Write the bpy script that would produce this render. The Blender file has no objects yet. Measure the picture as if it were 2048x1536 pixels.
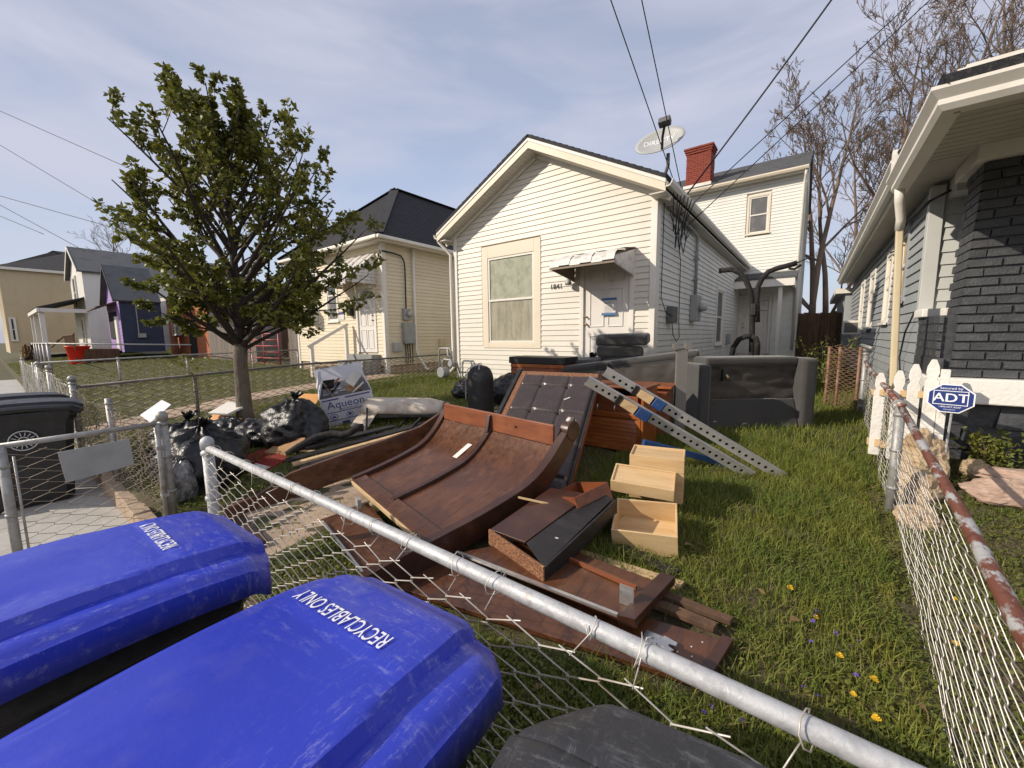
import bpy, bmesh, math, random
import numpy as np
from mathutils import Vector, Matrix, noise
rnd = random.Random(7)
S = bpy.context.scene
COL = S.collection
R = math.radians
# ---------------------------------------------------------------- camera
CAMZ = 1.75
cam_d = bpy.data.cameras.new('camera'); cam = bpy.data.objects.new('camera', cam_d); COL.objects.link(cam)
cam_d.sensor_width = 36; cam_d.lens = 791.2/2048*36; cam_d.clip_start = 0.02; cam_d.clip_end = 3000
def cam_axes(yaw, p, r):
    f = Vector((-math.sin(yaw)*math.cos(p), math.cos(yaw)*math.cos(p), -math.sin(p)))
    rt = Vector((math.cos(yaw), math.sin(yaw), 0)); up = rt.cross(f)
    c, s = math.cos(r), math.sin(r)
    return c*rt+s*up, -s*rt+c*up, f
_r, _u, _f = cam_axes(R(37.11), R(6.81), R(-.635))
cam.matrix_world = Matrix(((_r.x, _u.x, -_f.x, 0), (_r.y, _u.y, -_f.y, 0), (_r.z, _u.z, -_f.z, CAMZ), (0, 0, 0, 1)))
S.camera = cam
S.view_settings.view_transform = 'Standard'; S.view_settings.look = 'None'
S.view_settings.exposure = EXPO = 0.25; S.view_settings.gamma = 1
# ---------------------------------------------------------------- sky and sun
SUN_TRAVEL = Vector((0.835, 0.9, -0.70)).normalized()
SUN_EL = math.asin(-SUN_TRAVEL.z); SUN_AZ = math.atan2(SUN_TRAVEL.x, -SUN_TRAVEL.y)
W = bpy.data.worlds.new('World'); S.world = W; W.use_nodes = True
nt = W.node_tree; N = nt.nodes; L = nt.links; N.clear()
sky = N.new('ShaderNodeTexSky'); sky.sky_type = 'NISHITA'; sky.sun_disc = False
sky.sun_elevation = SUN_EL; sky.sun_rotation = SUN_AZ; sky.air_density = 1.0; sky.dust_density = 1.6; sky.ozone_density = 1.6
tc = N.new('ShaderNodeTexCoord'); mp = N.new('ShaderNodeMapping'); mp.inputs['Scale'].default_value = (1.0, 1.6, 5.5)
mp.inputs['Rotation'].default_value = (0.1, -0.12, 0.4)
nz = N.new('ShaderNodeTexNoise'); nz.inputs['Scale'].default_value = 1.7; nz.inputs['Detail'].default_value = 7; nz.inputs['Roughness'].default_value = .52; nz.inputs['Distortion'].default_value = .35
cr = N.new('ShaderNodeValToRGB'); cr.color_ramp.elements[0].position = .36; cr.color_ramp.elements[0].color = (.50, .50, .50, 1); cr.color_ramp.elements[1].position = .68; cr.color_ramp.elements[1].color = (.95, .95, .95, 1)
mx = N.new('ShaderNodeMix'); mx.data_type = 'RGBA'; mx.inputs[7].default_value = (4.1, 4.2, 5.05, 1)
bg = N.new('ShaderNodeBackground'); bg.inputs['Strength'].default_value = 0.128
out = N.new('ShaderNodeOutputWorld')
L.new(tc.outputs['Generated'], mp.inputs['Vector']); L.new(mp.outputs[0], nz.inputs['Vector']); L.new(nz.outputs['Fac'], cr.inputs[0])
L.new(cr.outputs[0], mx.inputs[0]); L.new(sky.outputs[0], mx.inputs[6]); L.new(mx.outputs[2], bg.inputs[0]); L.new(bg.outputs[0], out.inputs[0])
sd = bpy.data.lights.new('sun', 'SUN'); sd.energy = 4.2; sd.angle = R(.55); sd.color = (1.0, .89, .75)
sun = bpy.data.objects.new('sun', sd); COL.objects.link(sun)
sun.rotation_euler = SUN_TRAVEL.to_track_quat('-Z', 'Y').to_euler(); sun.location = (-20, -20, 20)

# ---------------------------------------------------------------- helpers
def tag(o, label=None, cat=None, group=None, kind=None):
    if label: o['label'] = label
    if cat: o['category'] = cat
    if group: o['group'] = group
    if kind: o['kind'] = kind
    return o
def thing(name, label, cat, loc=(0, 0, 0), rotz=0, group=None, rot=None):
    o = bpy.data.objects.new(name, None); COL.objects.link(o); o.empty_display_size = .1
    o.location = loc; o.rotation_euler = rot if rot is not None else (0, 0, rotz)
    return tag(o, label, cat, group)
class MB:
    def __init__(s): s.v = []; s.f = []
    def add(s, v, f):
        b = len(s.v); s.v += [tuple(p) for p in v]; s.f += [tuple(i+b for i in q) for q in f]; return s
    def box(s, x0, x1, y0, y1, z0, z1):
        return s.add([(x0, y0, z0), (x1, y0, z0), (x1, y1, z0), (x0, y1, z0), (x0, y0, z1), (x1, y0, z1), (x1, y1, z1), (x0, y1, z1)],
                     [(0, 3, 2, 1), (4, 5, 6, 7), (0, 1, 5, 4), (1, 2, 6, 5), (2, 3, 7, 6), (3, 0, 4, 7)])
    def hexa(s, lo, hi):      # two loops of 4 points
        return s.add(list(lo)+list(hi), [(3, 2, 1, 0), (4, 5, 6, 7), (0, 1, 5, 4), (1, 2, 6, 5), (2, 3, 7, 6), (3, 0, 4, 7)])
    def bar(s, p, q, w, h, up=(0, 0, 1)):
        p = Vector(p); q = Vector(q); d = (q-p).normalized(); up = Vector(up)
        a = d.cross(up)
        if a.length < 1e-4: a = d.cross(Vector((0, 1, 0)))
        a.normalize(); b = a.cross(d).normalized(); a *= w/2; b *= h/2
        return s.hexa([p-a-b, p+a-b, p+a+b, p-a+b], [q-a-b, q+a-b, q+a+b, q-a+b])
    def tube(s, pts, r, n=8, cap=True):
        pts = [Vector(p) for p in pts]; m = len(pts)
        if not hasattr(r, '__len__'): r = [r]*m
        base = len(s.v); a = None
        for i in range(m):
            d = (pts[min(i+1, m-1)]-pts[max(i-1, 0)])
            if d.length < 1e-9: d = Vector((0, 0, 1))
            d.normalize()
            if a is None:
                a = d.cross(Vector((0, 0, 1)))
                if a.length < .05: a = d.cross(Vector((1, 0, 0)))
            else:
                a = a-d*a.dot(d)
                if a.length < 1e-6: a = d.cross(Vector((1, 0, .3)))
            a.normalize(); b = d.cross(a)
            for k in range(n):
                t = 2*math.pi*k/n
                s.v.append(tuple(pts[i]+(a*math.cos(t)+b*math.sin(t))*r[i]))
        for i in range(m-1):
            for k in range(n):
                s.f.append((base+i*n+k, base+i*n+(k+1) % n, base+(i+1)*n+(k+1) % n, base+(i+1)*n+k))
        if cap:
            s.f.append(tuple(base+k for k in reversed(range(n)))); s.f.append(tuple(base+(m-1)*n+k for k in range(n)))
        return s
    def lathe(s, prof, n=16, o=(0, 0, 0)):
        base = len(s.v); m = len(prof)
        for r, z in prof:
            for k in range(n):
                t = 2*math.pi*k/n; s.v.append((o[0]+r*math.cos(t), o[1]+r*math.sin(t), o[2]+z))
        for i in range(m-1):
            for k in range(n):
                s.f.append((base+i*n+k, base+i*n+(k+1) % n, base+(i+1)*n+(k+1) % n, base+(i+1)*n+k))
        s.f.append(tuple(base+k for k in reversed(range(n)))); s.f.append(tuple(base+(m-1)*n+k for k in range(n)))
        return s
    def prism(s, poly, fn, d0, d1):   # poly of 2D points, fn(u,v,d)->3D
        n = len(poly); A = [fn(u, v, d0) for u, v in poly]; B = [fn(u, v, d1) for u, v in poly]
        return s.add(A+B, [tuple(range(n))[::-1], tuple(range(n, 2*n))]+[(i, (i+1) % n, n+(i+1) % n, n+i) for i in range(n)])
    def grid(s, nx, ny, fn):
        V = [fn(i/nx, j/ny) for j in range(ny+1) for i in range(nx+1)]
        F = [(j*(nx+1)+i, j*(nx+1)+i+1, (j+1)*(nx+1)+i+1, (j+1)*(nx+1)+i) for j in range(ny) for i in range(nx)]
        return s.add(V, F)
    def mesh(s, name):
        me = bpy.data.meshes.new(name); me.from_pydata([tuple(p) for p in s.v], [], s.f); me.update(); return me
    def build(s, name, mat, parent=None, smooth=False, bevel=0, seg=2, kind=None, solid=0, label=None):
        o = bpy.data.objects.new(name, s.mesh(name)); COL.objects.link(o); o.data.materials.append(mat)
        fix(o.data)
        if smooth: o.data.polygons.foreach_set('use_smooth', [True]*len(o.data.polygons))
        if parent: o.parent = parent
        if solid:
            m = o.modifiers.new('s', 'SOLIDIFY'); m.thickness = solid; m.offset = 0
        if bevel:
            m = o.modifiers.new('b', 'BEVEL'); m.width = bevel; m.segments = seg; m.limit_method = 'ANGLE'; m.angle_limit = R(35)
            o.data.polygons.foreach_set('use_smooth', [True]*len(o.data.polygons))
            w = o.modifiers.new('w', 'WEIGHTED_NORMAL'); w.keep_sharp = False
        if kind: o['kind'] = kind
        if label: o['label'] = label
        return o
def fix(me):
    bm = bmesh.new(); bm.from_mesh(me); bmesh.ops.recalc_face_normals(bm, faces=bm.faces); bm.to_mesh(me); bm.free()
def copy_tree(o, parent=None):
    c = o.copy(); COL.objects.link(c); c.parent = parent
    for ch in list(o.children): copy_tree(ch, c)
    return c
def np_obj(name, V, F, mat, parent=None, kind=None, smooth=False):
    """V (n,3) float, F (m,k) int: one fast mesh"""
    me = bpy.data.meshes.new(name); V = np.asarray(V, np.float32); F = np.asarray(F, np.int32); k = F.shape[1]
    me.vertices.add(len(V)); me.vertices.foreach_set('co', V.ravel())
    me.loops.add(F.size); me.loops.foreach_set('vertex_index', F.ravel())
    me.polygons.add(len(F)); me.polygons.foreach_set('loop_start', np.arange(0, F.size, k, dtype=np.int32)); me.polygons.foreach_set('loop_total', np.full(len(F), k, np.int32))
    if smooth: me.polygons.foreach_set('use_smooth', np.ones(len(F), bool))
    me.update(calc_edges=True); me.validate()
    o = bpy.data.objects.new(name, me); COL.objects.link(o); me.materials.append(mat)
    if parent: o.parent = parent
    if kind: o['kind'] = kind
    return o
def text_mesh(txt, size, depth=.001, align='CENTER'):
    cu = bpy.data.curves.new('lettering', 'FONT'); cu.body = txt; cu.size = size; cu.extrude = depth; cu.align_x = align; cu.align_y = 'CENTER'; cu.resolution_u = 3
    o = bpy.data.objects.new('lettering', cu); COL.objects.link(o)
    dg = bpy.context.evaluated_depsgraph_get(); dg.update()
    me = bpy.data.meshes.new_from_object(o.evaluated_get(dg)); bpy.data.objects.remove(o); bpy.data.curves.remove(cu)
    return me
def lettering(txt, size, mat, parent, M=None, fn=None, sx=1, depth=.001, name='lettering'):
    me = text_mesh(txt, size, depth); me.materials.clear(); me.materials.append(mat)
    for v in me.vertices:
        p = Vector((v.co.x*sx, v.co.y, v.co.z))
        v.co = fn(p) if fn else p
    o = bpy.data.objects.new(name, me); COL.objects.link(o); o.parent = parent
    if M is not None: o.matrix_local = M
    return o
def frame(o, x, y):           # matrix from origin, x axis, y axis
    x = Vector(x).normalized(); y = Vector(y); z = x.cross(y).normalized(); y = z.cross(x); o = Vector(o)
    return Matrix(((x.x, y.x, z.x, o.x), (x.y, y.y, z.y, o.y), (x.z, y.z, z.z, o.z), (0, 0, 0, 1)))

# ---------------------------------------------------------------- materials
MATS = {}
def mat(name, c, rough=.6, metal=0, layers=(), bump=0, bscale=40, bstretch=(1, 1, 1), coord='Object', spec=.5, rand=0, trans=0, coat=0, sheen=0, bump2=None, rvar=0):
    """layers: (colour, scale, stretch, lo, hi, strength[, detail])"""
    if name in MATS: return MATS[name]
    m = bpy.data.materials.new(name); m.use_nodes = True; t = m.node_tree; n = t.nodes; l = t.links
    b = n['Principled BSDF']; b.inputs['Roughness'].default_value = rough; b.inputs['Metallic'].default_value = metal
    b.inputs['Specular IOR Level'].default_value = spec; b.inputs['Coat Weight'].default_value = coat; b.inputs['Sheen Weight'].default_value = sheen
    if coord == 'World':
        g = n.new('ShaderNodeNewGeometry'); vec = g.outputs['Position']
    else:
        g = n.new('ShaderNodeTexCoord'); vec = g.outputs['Object']
        oi = n.new('ShaderNodeObjectInfo'); vm = n.new('ShaderNodeVectorMath'); vm.operation = 'MULTIPLY_ADD'
        vm.inputs[0].default_value = (37, 53, 71)
        l.new(oi.outputs['Random'], vm.inputs[0]) if False else None
        cx = n.new('ShaderNodeCombineXYZ'); ml = n.new('ShaderNodeMath'); ml.operation = 'MULTIPLY'; ml.inputs[1].default_value = 61.0
        l.new(oi.outputs['Random'], ml.inputs[0]); l.new(ml.outputs[0], cx.inputs[0]); l.new(ml.outputs[0], cx.inputs[1]); l.new(ml.outputs[0], cx.inputs[2])
        vm.operation = 'ADD'; l.new(vec, vm.inputs[0]); l.new(cx.outputs[0], vm.inputs[1]); vec = vm.outputs[0]
    def nzn(scale, stretch, detail=4, rough_=.55):
        p = n.new('ShaderNodeMapping'); p.inputs['Scale'].default_value = stretch; l.new(vec, p.inputs['Vector'])
        z = n.new('ShaderNodeTexNoise'); z.inputs['Scale'].default_value = scale; z.inputs['Detail'].default_value = detail; z.inputs['Roughness'].default_value = rough_
        l.new(p.outputs[0], z.inputs['Vector']); return z.outputs['Fac']
    cur = None
    def mixin(fac, col):
        nonlocal cur
        x = n.new('ShaderNodeMix'); x.data_type = 'RGBA'; l.new(fac, x.inputs[0])
        if cur is None: x.inputs[6].default_value = (*c, 1)
        else: l.new(cur, x.inputs[6])
        x.inputs[7].default_value = (*col, 1); cur = x.outputs[2]
    for ly in layers:
        col, sc, stx, lo, hi, st = ly[:6]; msk = ly[8] if len(ly) > 8 else None
        f = nzn(sc, stx, ly[6] if len(ly) > 6 else 4, ly[7] if len(ly) > 7 else .55)
        mr = n.new('ShaderNodeMapRange'); mr.inputs[1].default_value = lo; mr.inputs[2].default_value = hi; mr.inputs[3].default_value = 0; mr.inputs[4].default_value = st
        l.new(f, mr.inputs[0]); fo = mr.outputs[0]
        if msk:                      # wear that belongs to one end of the object
            sp = n.new('ShaderNodeSeparateXYZ'); l.new(g.outputs['Object'], sp.inputs[0]); m2 = n.new('ShaderNodeMapRange'); m2.interpolation_type = 'SMOOTHSTEP'; m2.inputs[1].default_value = msk[1]; m2.inputs[2].default_value = msk[2]
            l.new(sp.outputs[msk[0]], m2.inputs[0]); mm = n.new('ShaderNodeMath'); mm.operation = 'MULTIPLY'; l.new(fo, mm.inputs[0]); l.new(m2.outputs[0], mm.inputs[1]); fo = mm.outputs[0]
        mixin(fo, col)
    if rand:
        oi = n.new('ShaderNodeObjectInfo'); h = n.new('ShaderNodeHueSaturation')
        mr = n.new('ShaderNodeMapRange'); mr.inputs[3].default_value = 1-rand; mr.inputs[4].default_value = 1+rand; l.new(oi.outputs['Random'], mr.inputs[0])
        l.new(mr.outputs[0], h.inputs['Value'])
        if cur is None: h.inputs['Color'].default_value = (*c, 1)
        else: l.new(cur, h.inputs['Color'])
        cur = h.outputs[0]
    if cur is None: b.inputs['Base Color'].default_value = (*c, 1)
    else: l.new(cur, b.inputs['Base Color'])
    if rvar:
        f = nzn(bscale*.3, (1, 1, 1)); mr = n.new('ShaderNodeMapRange'); mr.inputs[1].default_value = .3; mr.inputs[2].default_value = .7
        mr.inputs[3].default_value = max(.02, rough-rvar); mr.inputs[4].default_value = rough+rvar; l.new(f, mr.inputs[0]); l.new(mr.outputs[0], b.inputs['Roughness'])
    if bump:
        f = nzn(bscale, bstretch, 5); bp = n.new('ShaderNodeBump'); bp.inputs['Strength'].default_value = bump; bp.inputs['Distance'].default_value = .01
        l.new(f, bp.inputs['Height']); last = bp
        if bump2:
            f = nzn(bump2[0], (1, 1, 1), 3); b2 = n.new('ShaderNodeBump'); b2.inputs['Strength'].default_value = bump2[1]; b2.inputs['Distance'].default_value = bump2[2]
            l.new(f, b2.inputs['Height']); l.new(bp.outputs[0], b2.inputs['Normal']); last = b2
        l.new(last.outputs[0], b.inputs['Normal'])
    if trans:
        tr = n.new('ShaderNodeBsdfTranslucent'); ms = n.new('ShaderNodeMixShader'); ms.inputs[0].default_value = trans
        if cur is None: tr.inputs[0].default_value = (*c, 1)
        else: l.new(cur, tr.inputs[0])
        l.new(b.outputs[0], ms.inputs[1]); l.new(tr.outputs[0], ms.inputs[2]); l.new(ms.outputs[0], n['Material Output'].inputs[0])
    MATS[name] = m; return m
U = (1, 1, 1)
def M(name): return MATS[name]
mat('siding_cream', (.60, .565, .485), .5, layers=[((.48, .42, .32), 1.6, (1, 1, .4), .5, .85, .42), ((.65, .625, .56), 5, (.4, 1, 1), .45, .7, .5), ((.36, .30, .21), 9, (1, 1, .35), .60, .9, .32)], bump=.12, bscale=60, bstretch=(.3, .3, 3), coord='World', rand=.035)
mat('siding_white', (.70, .69, .63), .5, layers=[((.50, .46, .38), 2.2, (1, 1, .4), .52, .85, .4), ((.42, .38, .31), 11, (1, 1, .3), .62, .9, .3)], bump=.1, bscale=60, bstretch=(.3, .3, 3), coord='World', rand=.03)
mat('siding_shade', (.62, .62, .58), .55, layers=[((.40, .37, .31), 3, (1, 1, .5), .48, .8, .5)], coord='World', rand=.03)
mat('siding_butter', (.66, .58, .42), .5, layers=[((.56, .46, .30), 1.5, (1, 1, .5), .45, .8, .5), ((.70, .64, .50), 4, U, .5, .7, .5)], bump=.1, bscale=60, coord='World', rand=.03)
mat('siding_grey', (.30, .32, .325), .55, layers=[((.22, .235, .24), 2.5, (1, 1, .6), .45, .75, .6), ((.40, .41, .40), 12, (1, .5, 1), .6, .8, .4)], bump=.15, bscale=50, bstretch=(.3, .3, 3), coord='World', rand=.05)
mat('trim_white', (.70, .67, .60), .5, layers=[((.50, .44, .34), 3, (1, 1, .6), .5, .8, .45)], bump=.1, bscale=30, coord='World')
mat('trim_cream', (.68, .60, .47), .55, layers=[((.56, .46, .33), 2, U, .5, .8, .4)], coord='World')
mat('soffit', (.55, .52, .46), .6, layers=[((.40, .36, .30), 5, U, .5, .8, .4)], coord='World')
mat('door_white', (.66, .63, .58), .45, layers=[((.45, .40, .34), 4, (1, 1, .5), .55, .85, .5)], coord='World')
mat('shingle_black', (.022, .022, .026), .9, layers=[((.055, .054, .058), 60, (1, 1, 1), .5, .62, .8), ((.012, .012, .014), 3, U, .5, .7, .7)], bump=.6, bscale=90, coord='World')
mat('shingle_grey', (.10, .105, .11), .9, layers=[((.17, .17, .175), 50, U, .5, .65, .8), ((.06, .06, .065), 2, U, .5, .7, .6)], bump=.6, bscale=80, coord='World')
mat('brick_red', (.22, .045, .026), .85, layers=[((.18, .035, .022), 9, U, .45, .65, .7), ((.32, .11, .07), 30, U, .58, .75, .5)], bump=.5, bscale=60, coord='World', rand=.22)
mat('mortar', (.34, .29, .25), .95, layers=[((.2, .17, .15), 8, U, .4, .7, .6)], coord='World')
mat('brick_painted', (.052, .055, .06), .55, layers=[((.085, .087, .092), 14, U, .5, .7, .7), ((.03, .032, .035), 5, U, .5, .75, .6)], bump=.7, bscale=60, coord='World', rand=.12)
mat('block_painted', (.04, .043, .048), .55, layers=[((.075, .078, .084), 9, U, .5, .72, .7)], bump=1.0, bscale=16, coord='World', rand=.1)
mat('white_paint_rough', (.74, .72, .67), .6, layers=[((.50, .45, .38), 7, U, .55, .8, .6)], bump=.6, bscale=35, coord='World')
mat('glass', (.03, .035, .04), .06, spec=.8, layers=[((.09, .09, .09), 3, U, .4, .7, .6)], coord='World')
mat('curtain', (.34, .32, .24), .8, layers=[((.22, .21, .15), 9, (1, 1, .18), .42, .62, .8), ((.35, .33, .25), 22, (1, 1, .5), .5, .66, .7)], bump=.8, bscale=14, bstretch=(2, 2, .3), coord='World')
mat('curtain_green', (.35, .36, .27), .8, layers=[((.22, .23, .17), 6, (1, 1, .8), .42, .64, .7), ((.38, .39, .31), 15, U, .52, .68, .7)], bump=1.0, bscale=9, coord='World')
mat('screen_grey', (.10, .10, .10), .5, layers=[((.22, .21, .20), 3, U, .45, .7, .7)], coord='World')
mat('galv', (.44, .445, .45), .58, .3, layers=[((.30, .31, .32), 45, U, .45, .65, .7), ((.52, .53, .54), 9, U, .5, .7, .6), ((.26, .17, .10), 14, U, .66, .78, .6)], bump=.15, bscale=120, rvar=.15)
mat('galv_dark', (.17, .16, .145), .7, .2, layers=[((.09, .08, .07), 9, U, .45, .65, .7)], coord='World')
mat('galv_old', (.34, .34, .33), .55, .5, layers=[((.22, .21, .19), 18, U, .45, .65, .7), ((.24, .14, .08), 9, U, .6, .75, .7)], bump=.2, bscale=90)
mat('wire', (.60, .57, .52), .45, .35, layers=[((.34, .26, .19), 6, U, .52, .7, .7), ((.62, .61, .59), 20, U, .5, .7, .5)], coord='World')
mat('wire_rust', (.24, .13, .08), .7, .3, layers=[((.36, .26, .20), 12, U, .5, .7, .7), ((.12, .06, .04), 5, U, .5, .7, .6)], coord='World')
mat('rail_rust', (.50, .50, .49), .5, .35, layers=[((.20, .062, .033), 11, (1.3, .5, 1.3), .44, .50, .96, 6, .65), ((.11, .03, .018), 26, U, .55, .7, .6)], bump=.3, bscale=60, coord='World')
mat('concrete', (.40, .385, .35), .9, layers=[((.30, .28, .25), 2.2, U, .42, .7, .7), ((.50, .48, .44), 14, U, .52, .7, .6), ((.22, .20, .18), 40, U, .6, .75, .5)], bump=.3, bscale=70, coord='World')
mat('concrete_warm', (.36, .27, .19), .95, layers=[((.24, .17, .12), 3.2, U, .42, .7, .75), ((.46, .38, .30), 18, U, .55, .7, .6), ((.13, .10, .07), 9, U, .62, .76, .6)], bump=.5, bscale=55, coord='World')
mat('concrete_grey', (.25, .25, .24), .95, layers=[((.15, .15, .145), 4, U, .45, .7, .6)], bump=.4, bscale=50, coord='World')
mat('asphalt', (.05, .05, .05), .9, bump=.5, bscale=90, coord='World')
mat('soil', (.075, .058, .030), 1.0, layers=[((.065, .075, .022), 2.2, U, .40, .62, .75), ((.13, .095, .05), 14, U, .55, .75, .6), ((.03, .03, .012), 30, U, .55, .7, .6)], bump=1, bscale=30, coord='World')
mat('grass', (.175, .205, .036), .6, layers=[((.10, .15, .024), 1.7, U, .40, .65, .75), ((.27, .25, .05), 3.6, U, .52, .72, .7), ((.26, .22, .06), 55, U, .58, .75, .55)], coord='World', trans=.28, spec=.3)
mat('grass_dry', (.24, .18, .075), .8, layers=[((.14, .10, .04), 20, U, .45, .7, .7)], coord='World', trans=.2)
mat('clover', (.12, .145, .026), .55, layers=[((.21, .19, .035), 2.4, U, .45, .65, .75), ((.025, .045, .008), 30, U, .5, .7, .6)], coord='World', trans=.2, spec=.4)
mat('leaf', (.155, .165, .026), .5, layers=[((.09, .11, .017), 1.4, U, .42, .62, .7), ((.22, .19, .035), 9, U, .5, .7, .7), ((.15, .09, .02), 40, U, .62, .75, .45)], coord='World', trans=.32, spec=.45)
mat('bark', (.13, .105, .078), .9, layers=[((.06, .045, .033), 14, (1, 1, .35), .45, .65, .8), ((.20, .17, .13), 30, (1, 1, .4), .55, .7, .5)], bump=1, bscale=40, bstretch=(1, 1, .3), coord='World')
mat('bark_dark', (.045, .033, .024), .9, layers=[((.025, .018, .013), 12, (1, 1, .4), .45, .65, .7)], bump=.6, bscale=40, coord='World')
mat('bark_bare', (.16, .115, .085), .9, layers=[((.09, .062, .045), 3, (1, 1, .4), .42, .65, .8), ((.24, .18, .135), 8, (1, 1, .4), .52, .7, .5)], coord='World')
mat('blue_plastic', (.020, .036, .40), .36, spec=.5, layers=[((.035, .058, .50), 1.6, U, .40, .65, .6), ((.34, .36, .60), 14, (1, 4, 1), .535, .68, .65, 12, .8, (1, .0, .36)), ((.34, .36, .60), 17, (4, 1.2, 1), .54, .69, .65, 12, .8, (0, .0, .3)), ((.22, .23, .42), 5, U, .50, .74, .55, 10, .75, (1, .16, .40)), ((.14, .14, .32), 2.6, U, .52, .80, .5, 7, .65), ((.28, .30, .55), 18, (1, 11, 1), .64, .78, .5, 10, .75)], bump=.06, bscale=90, rvar=.10, bump2=(3, .25, .02))
mat('black_plastic', (.012, .012, .013), .42, layers=[((.03, .03, .032), 12, U, .5, .7, .6)], bump=.1, bscale=80, rvar=.1)
mat('dark_lid', (.026, .026, .029), .5, layers=[((.20, .20, .21), 12, (1, 3, 1), .53, .70, .7, 12, .8), ((.20, .20, .21), 18, (4, 1, 1), .55, .72, .6, 12, .8), ((.045, .045, .048), 4, U, .45, .7, .6)], bump=.15, bscale=70, rvar=.12)
mat('letter_white', (.80, .80, .82), .5)
mat('emblem', (.45, .45, .46), .5)
mat('bag_black', (.008, .008, .009), .36, spec=.45, layers=[((.02, .02, .021), 6, U, .5, .7, .6)], bump=.9, bscale=16, bump2=(38, .6, .012))
mat('bag_clear', (.20, .20, .20), .25, spec=.6, layers=[((.05, .05, .05), 14, U, .45, .6, .8), ((.5, .5, .5), 25, U, .6, .7, .5)], bump=.8, bscale=20)
mat('fabric_char', (.042, .040, .037), .95, sheen=.3, layers=[((.075, .071, .066), 160, U, .5, .62, .8), ((.03, .029, .027), 4, U, .45, .7, .5), ((.10, .095, .088), 60, U, .66, .78, .4)], bump=.5, bscale=190)
mat('liner', (.062, .053, .045), .75, layers=[((.065, .056, .047), 3, U, .45, .7, .7), ((.02, .018, .016), 7, (1, 1, 2), .5, .72, .6)], bump=.5, bscale=8, bump2=(60, .2, .01))
mat('wood_dark', (.070, .025, .010), .34, layers=[((.125, .048, .019), 3.5, (1, 1, 1), .42, .66, .8), ((.028, .010, .006), 30, (1, .08, 1), .5, .66, .55), ((.185, .080, .036), 9, (1, .5, 1), .56, .76, .55), ((.36, .24, .16), 90, U, .725, .76, .7)], bump=.06, bscale=70, rvar=.08, coat=.12)
mat('wood_dark_edge', (.040, .015, .009), .36, layers=[((.075, .03, .016), 6, U, .45, .7, .7), ((.22, .13, .08), 50, U, .69, .75, .7)], bump=.06, bscale=60, coat=.12)
mat('wood_red', (.20, .060, .022), .42, layers=[((.115, .03, .012), 18, (.12, 1, 1), .45, .65, .75), ((.27, .095, .035), 4, U, .5, .7, .6)], bump=.08, bscale=50, coat=.15)
mat('wood_orange', (.30, .085, .018), .38, layers=[((.19, .045, .010), 16, (.1, 1, 1), .45, .64, .7), ((.40, .14, .035), 5, U, .52, .72, .6)], bump=.08, bscale=50, coat=.25)
mat('wood_blond', (.56, .39, .20), .5, layers=[((.44, .27, .12), 12, (.14, 1, 1), .46, .66, .7), ((.64, .48, .28), 5, (.3, 1, 1), .5, .7, .6), ((.32, .17, .07), 45, (.1, 1, 1), .62, .75, .5)], bump=.08, bscale=60)
mat('wood_raw', (.52, .37, .20), .75, layers=[((.38, .24, .12), 22, (.1, 1, 1), .46, .66, .7)], bump=.2, bscale=60, bstretch=(.2, 1, 1))
mat('wood_grey', (.17, .145, .12), .9, layers=[((.09, .073, .06), 14, (1, 1, .12), .42, .65, .8), ((.27, .235, .20), 30, (1, 1, .12), .55, .7, .5)], bump=.5, bscale=40, bstretch=(1, 1, .1), rand=.18)
mat('wood_brown', (.12, .065, .035), .9, layers=[((.06, .033, .019), 14, (1, 1, .12), .42, .65, .8), ((.22, .13, .075), 20, (1, 1, .2), .58, .72, .5)], bump=.4, bscale=40, bstretch=(1, 1, .1), rand=.2)
mat('wood_black', (.014, .012, .012), .5, layers=[((.035, .03, .028), 20, (.2, 1, 1), .5, .7, .6), ((.25, .2, .15), 80, U, .73, .77, .7)], bump=.08, bscale=60)
mat('chipboard', (.26, .12, .055), .8, layers=[((.10, .038, .018), 90, U, .44, .56, .9), ((.42, .24, .12), 70, U, .58, .70, .7)], bump=.4, bscale=120)
mat('leather', (.042, .029, .026), .30, spec=.55, layers=[((.06, .043, .039), 8, U, .45, .7, .7), ((.35, .33, .31), 70, U, .745, .775, .6)], bump=.15, bscale=160, rvar=.08)
mat('steel', (.54, .53, .50), .45, .6, layers=[((.42, .41, .39), 20, (.3, 1, 1), .45, .7, .6), ((.20, .13, .08), 25, U, .68, .78, .7)], bump=.1, bscale=90, rvar=.1)
mat('steel_bright', (.62, .62, .62), .28, .85, layers=[((.4, .4, .4), 30, U, .5, .7, .5)])
mat('steel_grey', (.17, .16, .145), .55, .2, layers=[((.20, .19, .175), 6, U, .45, .7, .6), ((.18, .09, .05), 22, U, .68, .78, .7)])
mat('hole_shade', (.006, .006, .006), .9)  # near-black colour standing in for the shade inside the beam holes
mat('blue_paint', (.014, .055, .17), .5, layers=[((.012, .04, .12), 12, U, .45, .7, .7), ((.3, .27, .2), 30, U, .68, .76, .6)], bump=.2, bscale=50)
mat('black_metal', (.014, .013, .013), .5, layers=[((.05, .035, .027), 16, U, .55, .75, .6)], bump=.15, bscale=60)
mat('foam_black', (.012, .011, .011), .9, layers=[((.05, .043, .038), 20, U, .5, .7, .6)], bump=.6, bscale=60)
mat('cable', (.010, .010, .011), .6)
mat('cable_grey', (.10, .10, .10), .6)
mat('box_white', (.58, .58, .63), .65, layers=[((.42, .42, .46), 6, U, .5, .75, .5)])
mat('print_blue', (.04, .045, .20), .6)
mat('cardboard', (.36, .21, .10), .85, layers=[((.26, .145, .07), 9, U, .45, .7, .6)])
mat('cardboard_orange', (.58, .28, .08), .7, layers=[((.45, .2, .06), 9, U, .45, .7, .6)])
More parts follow.
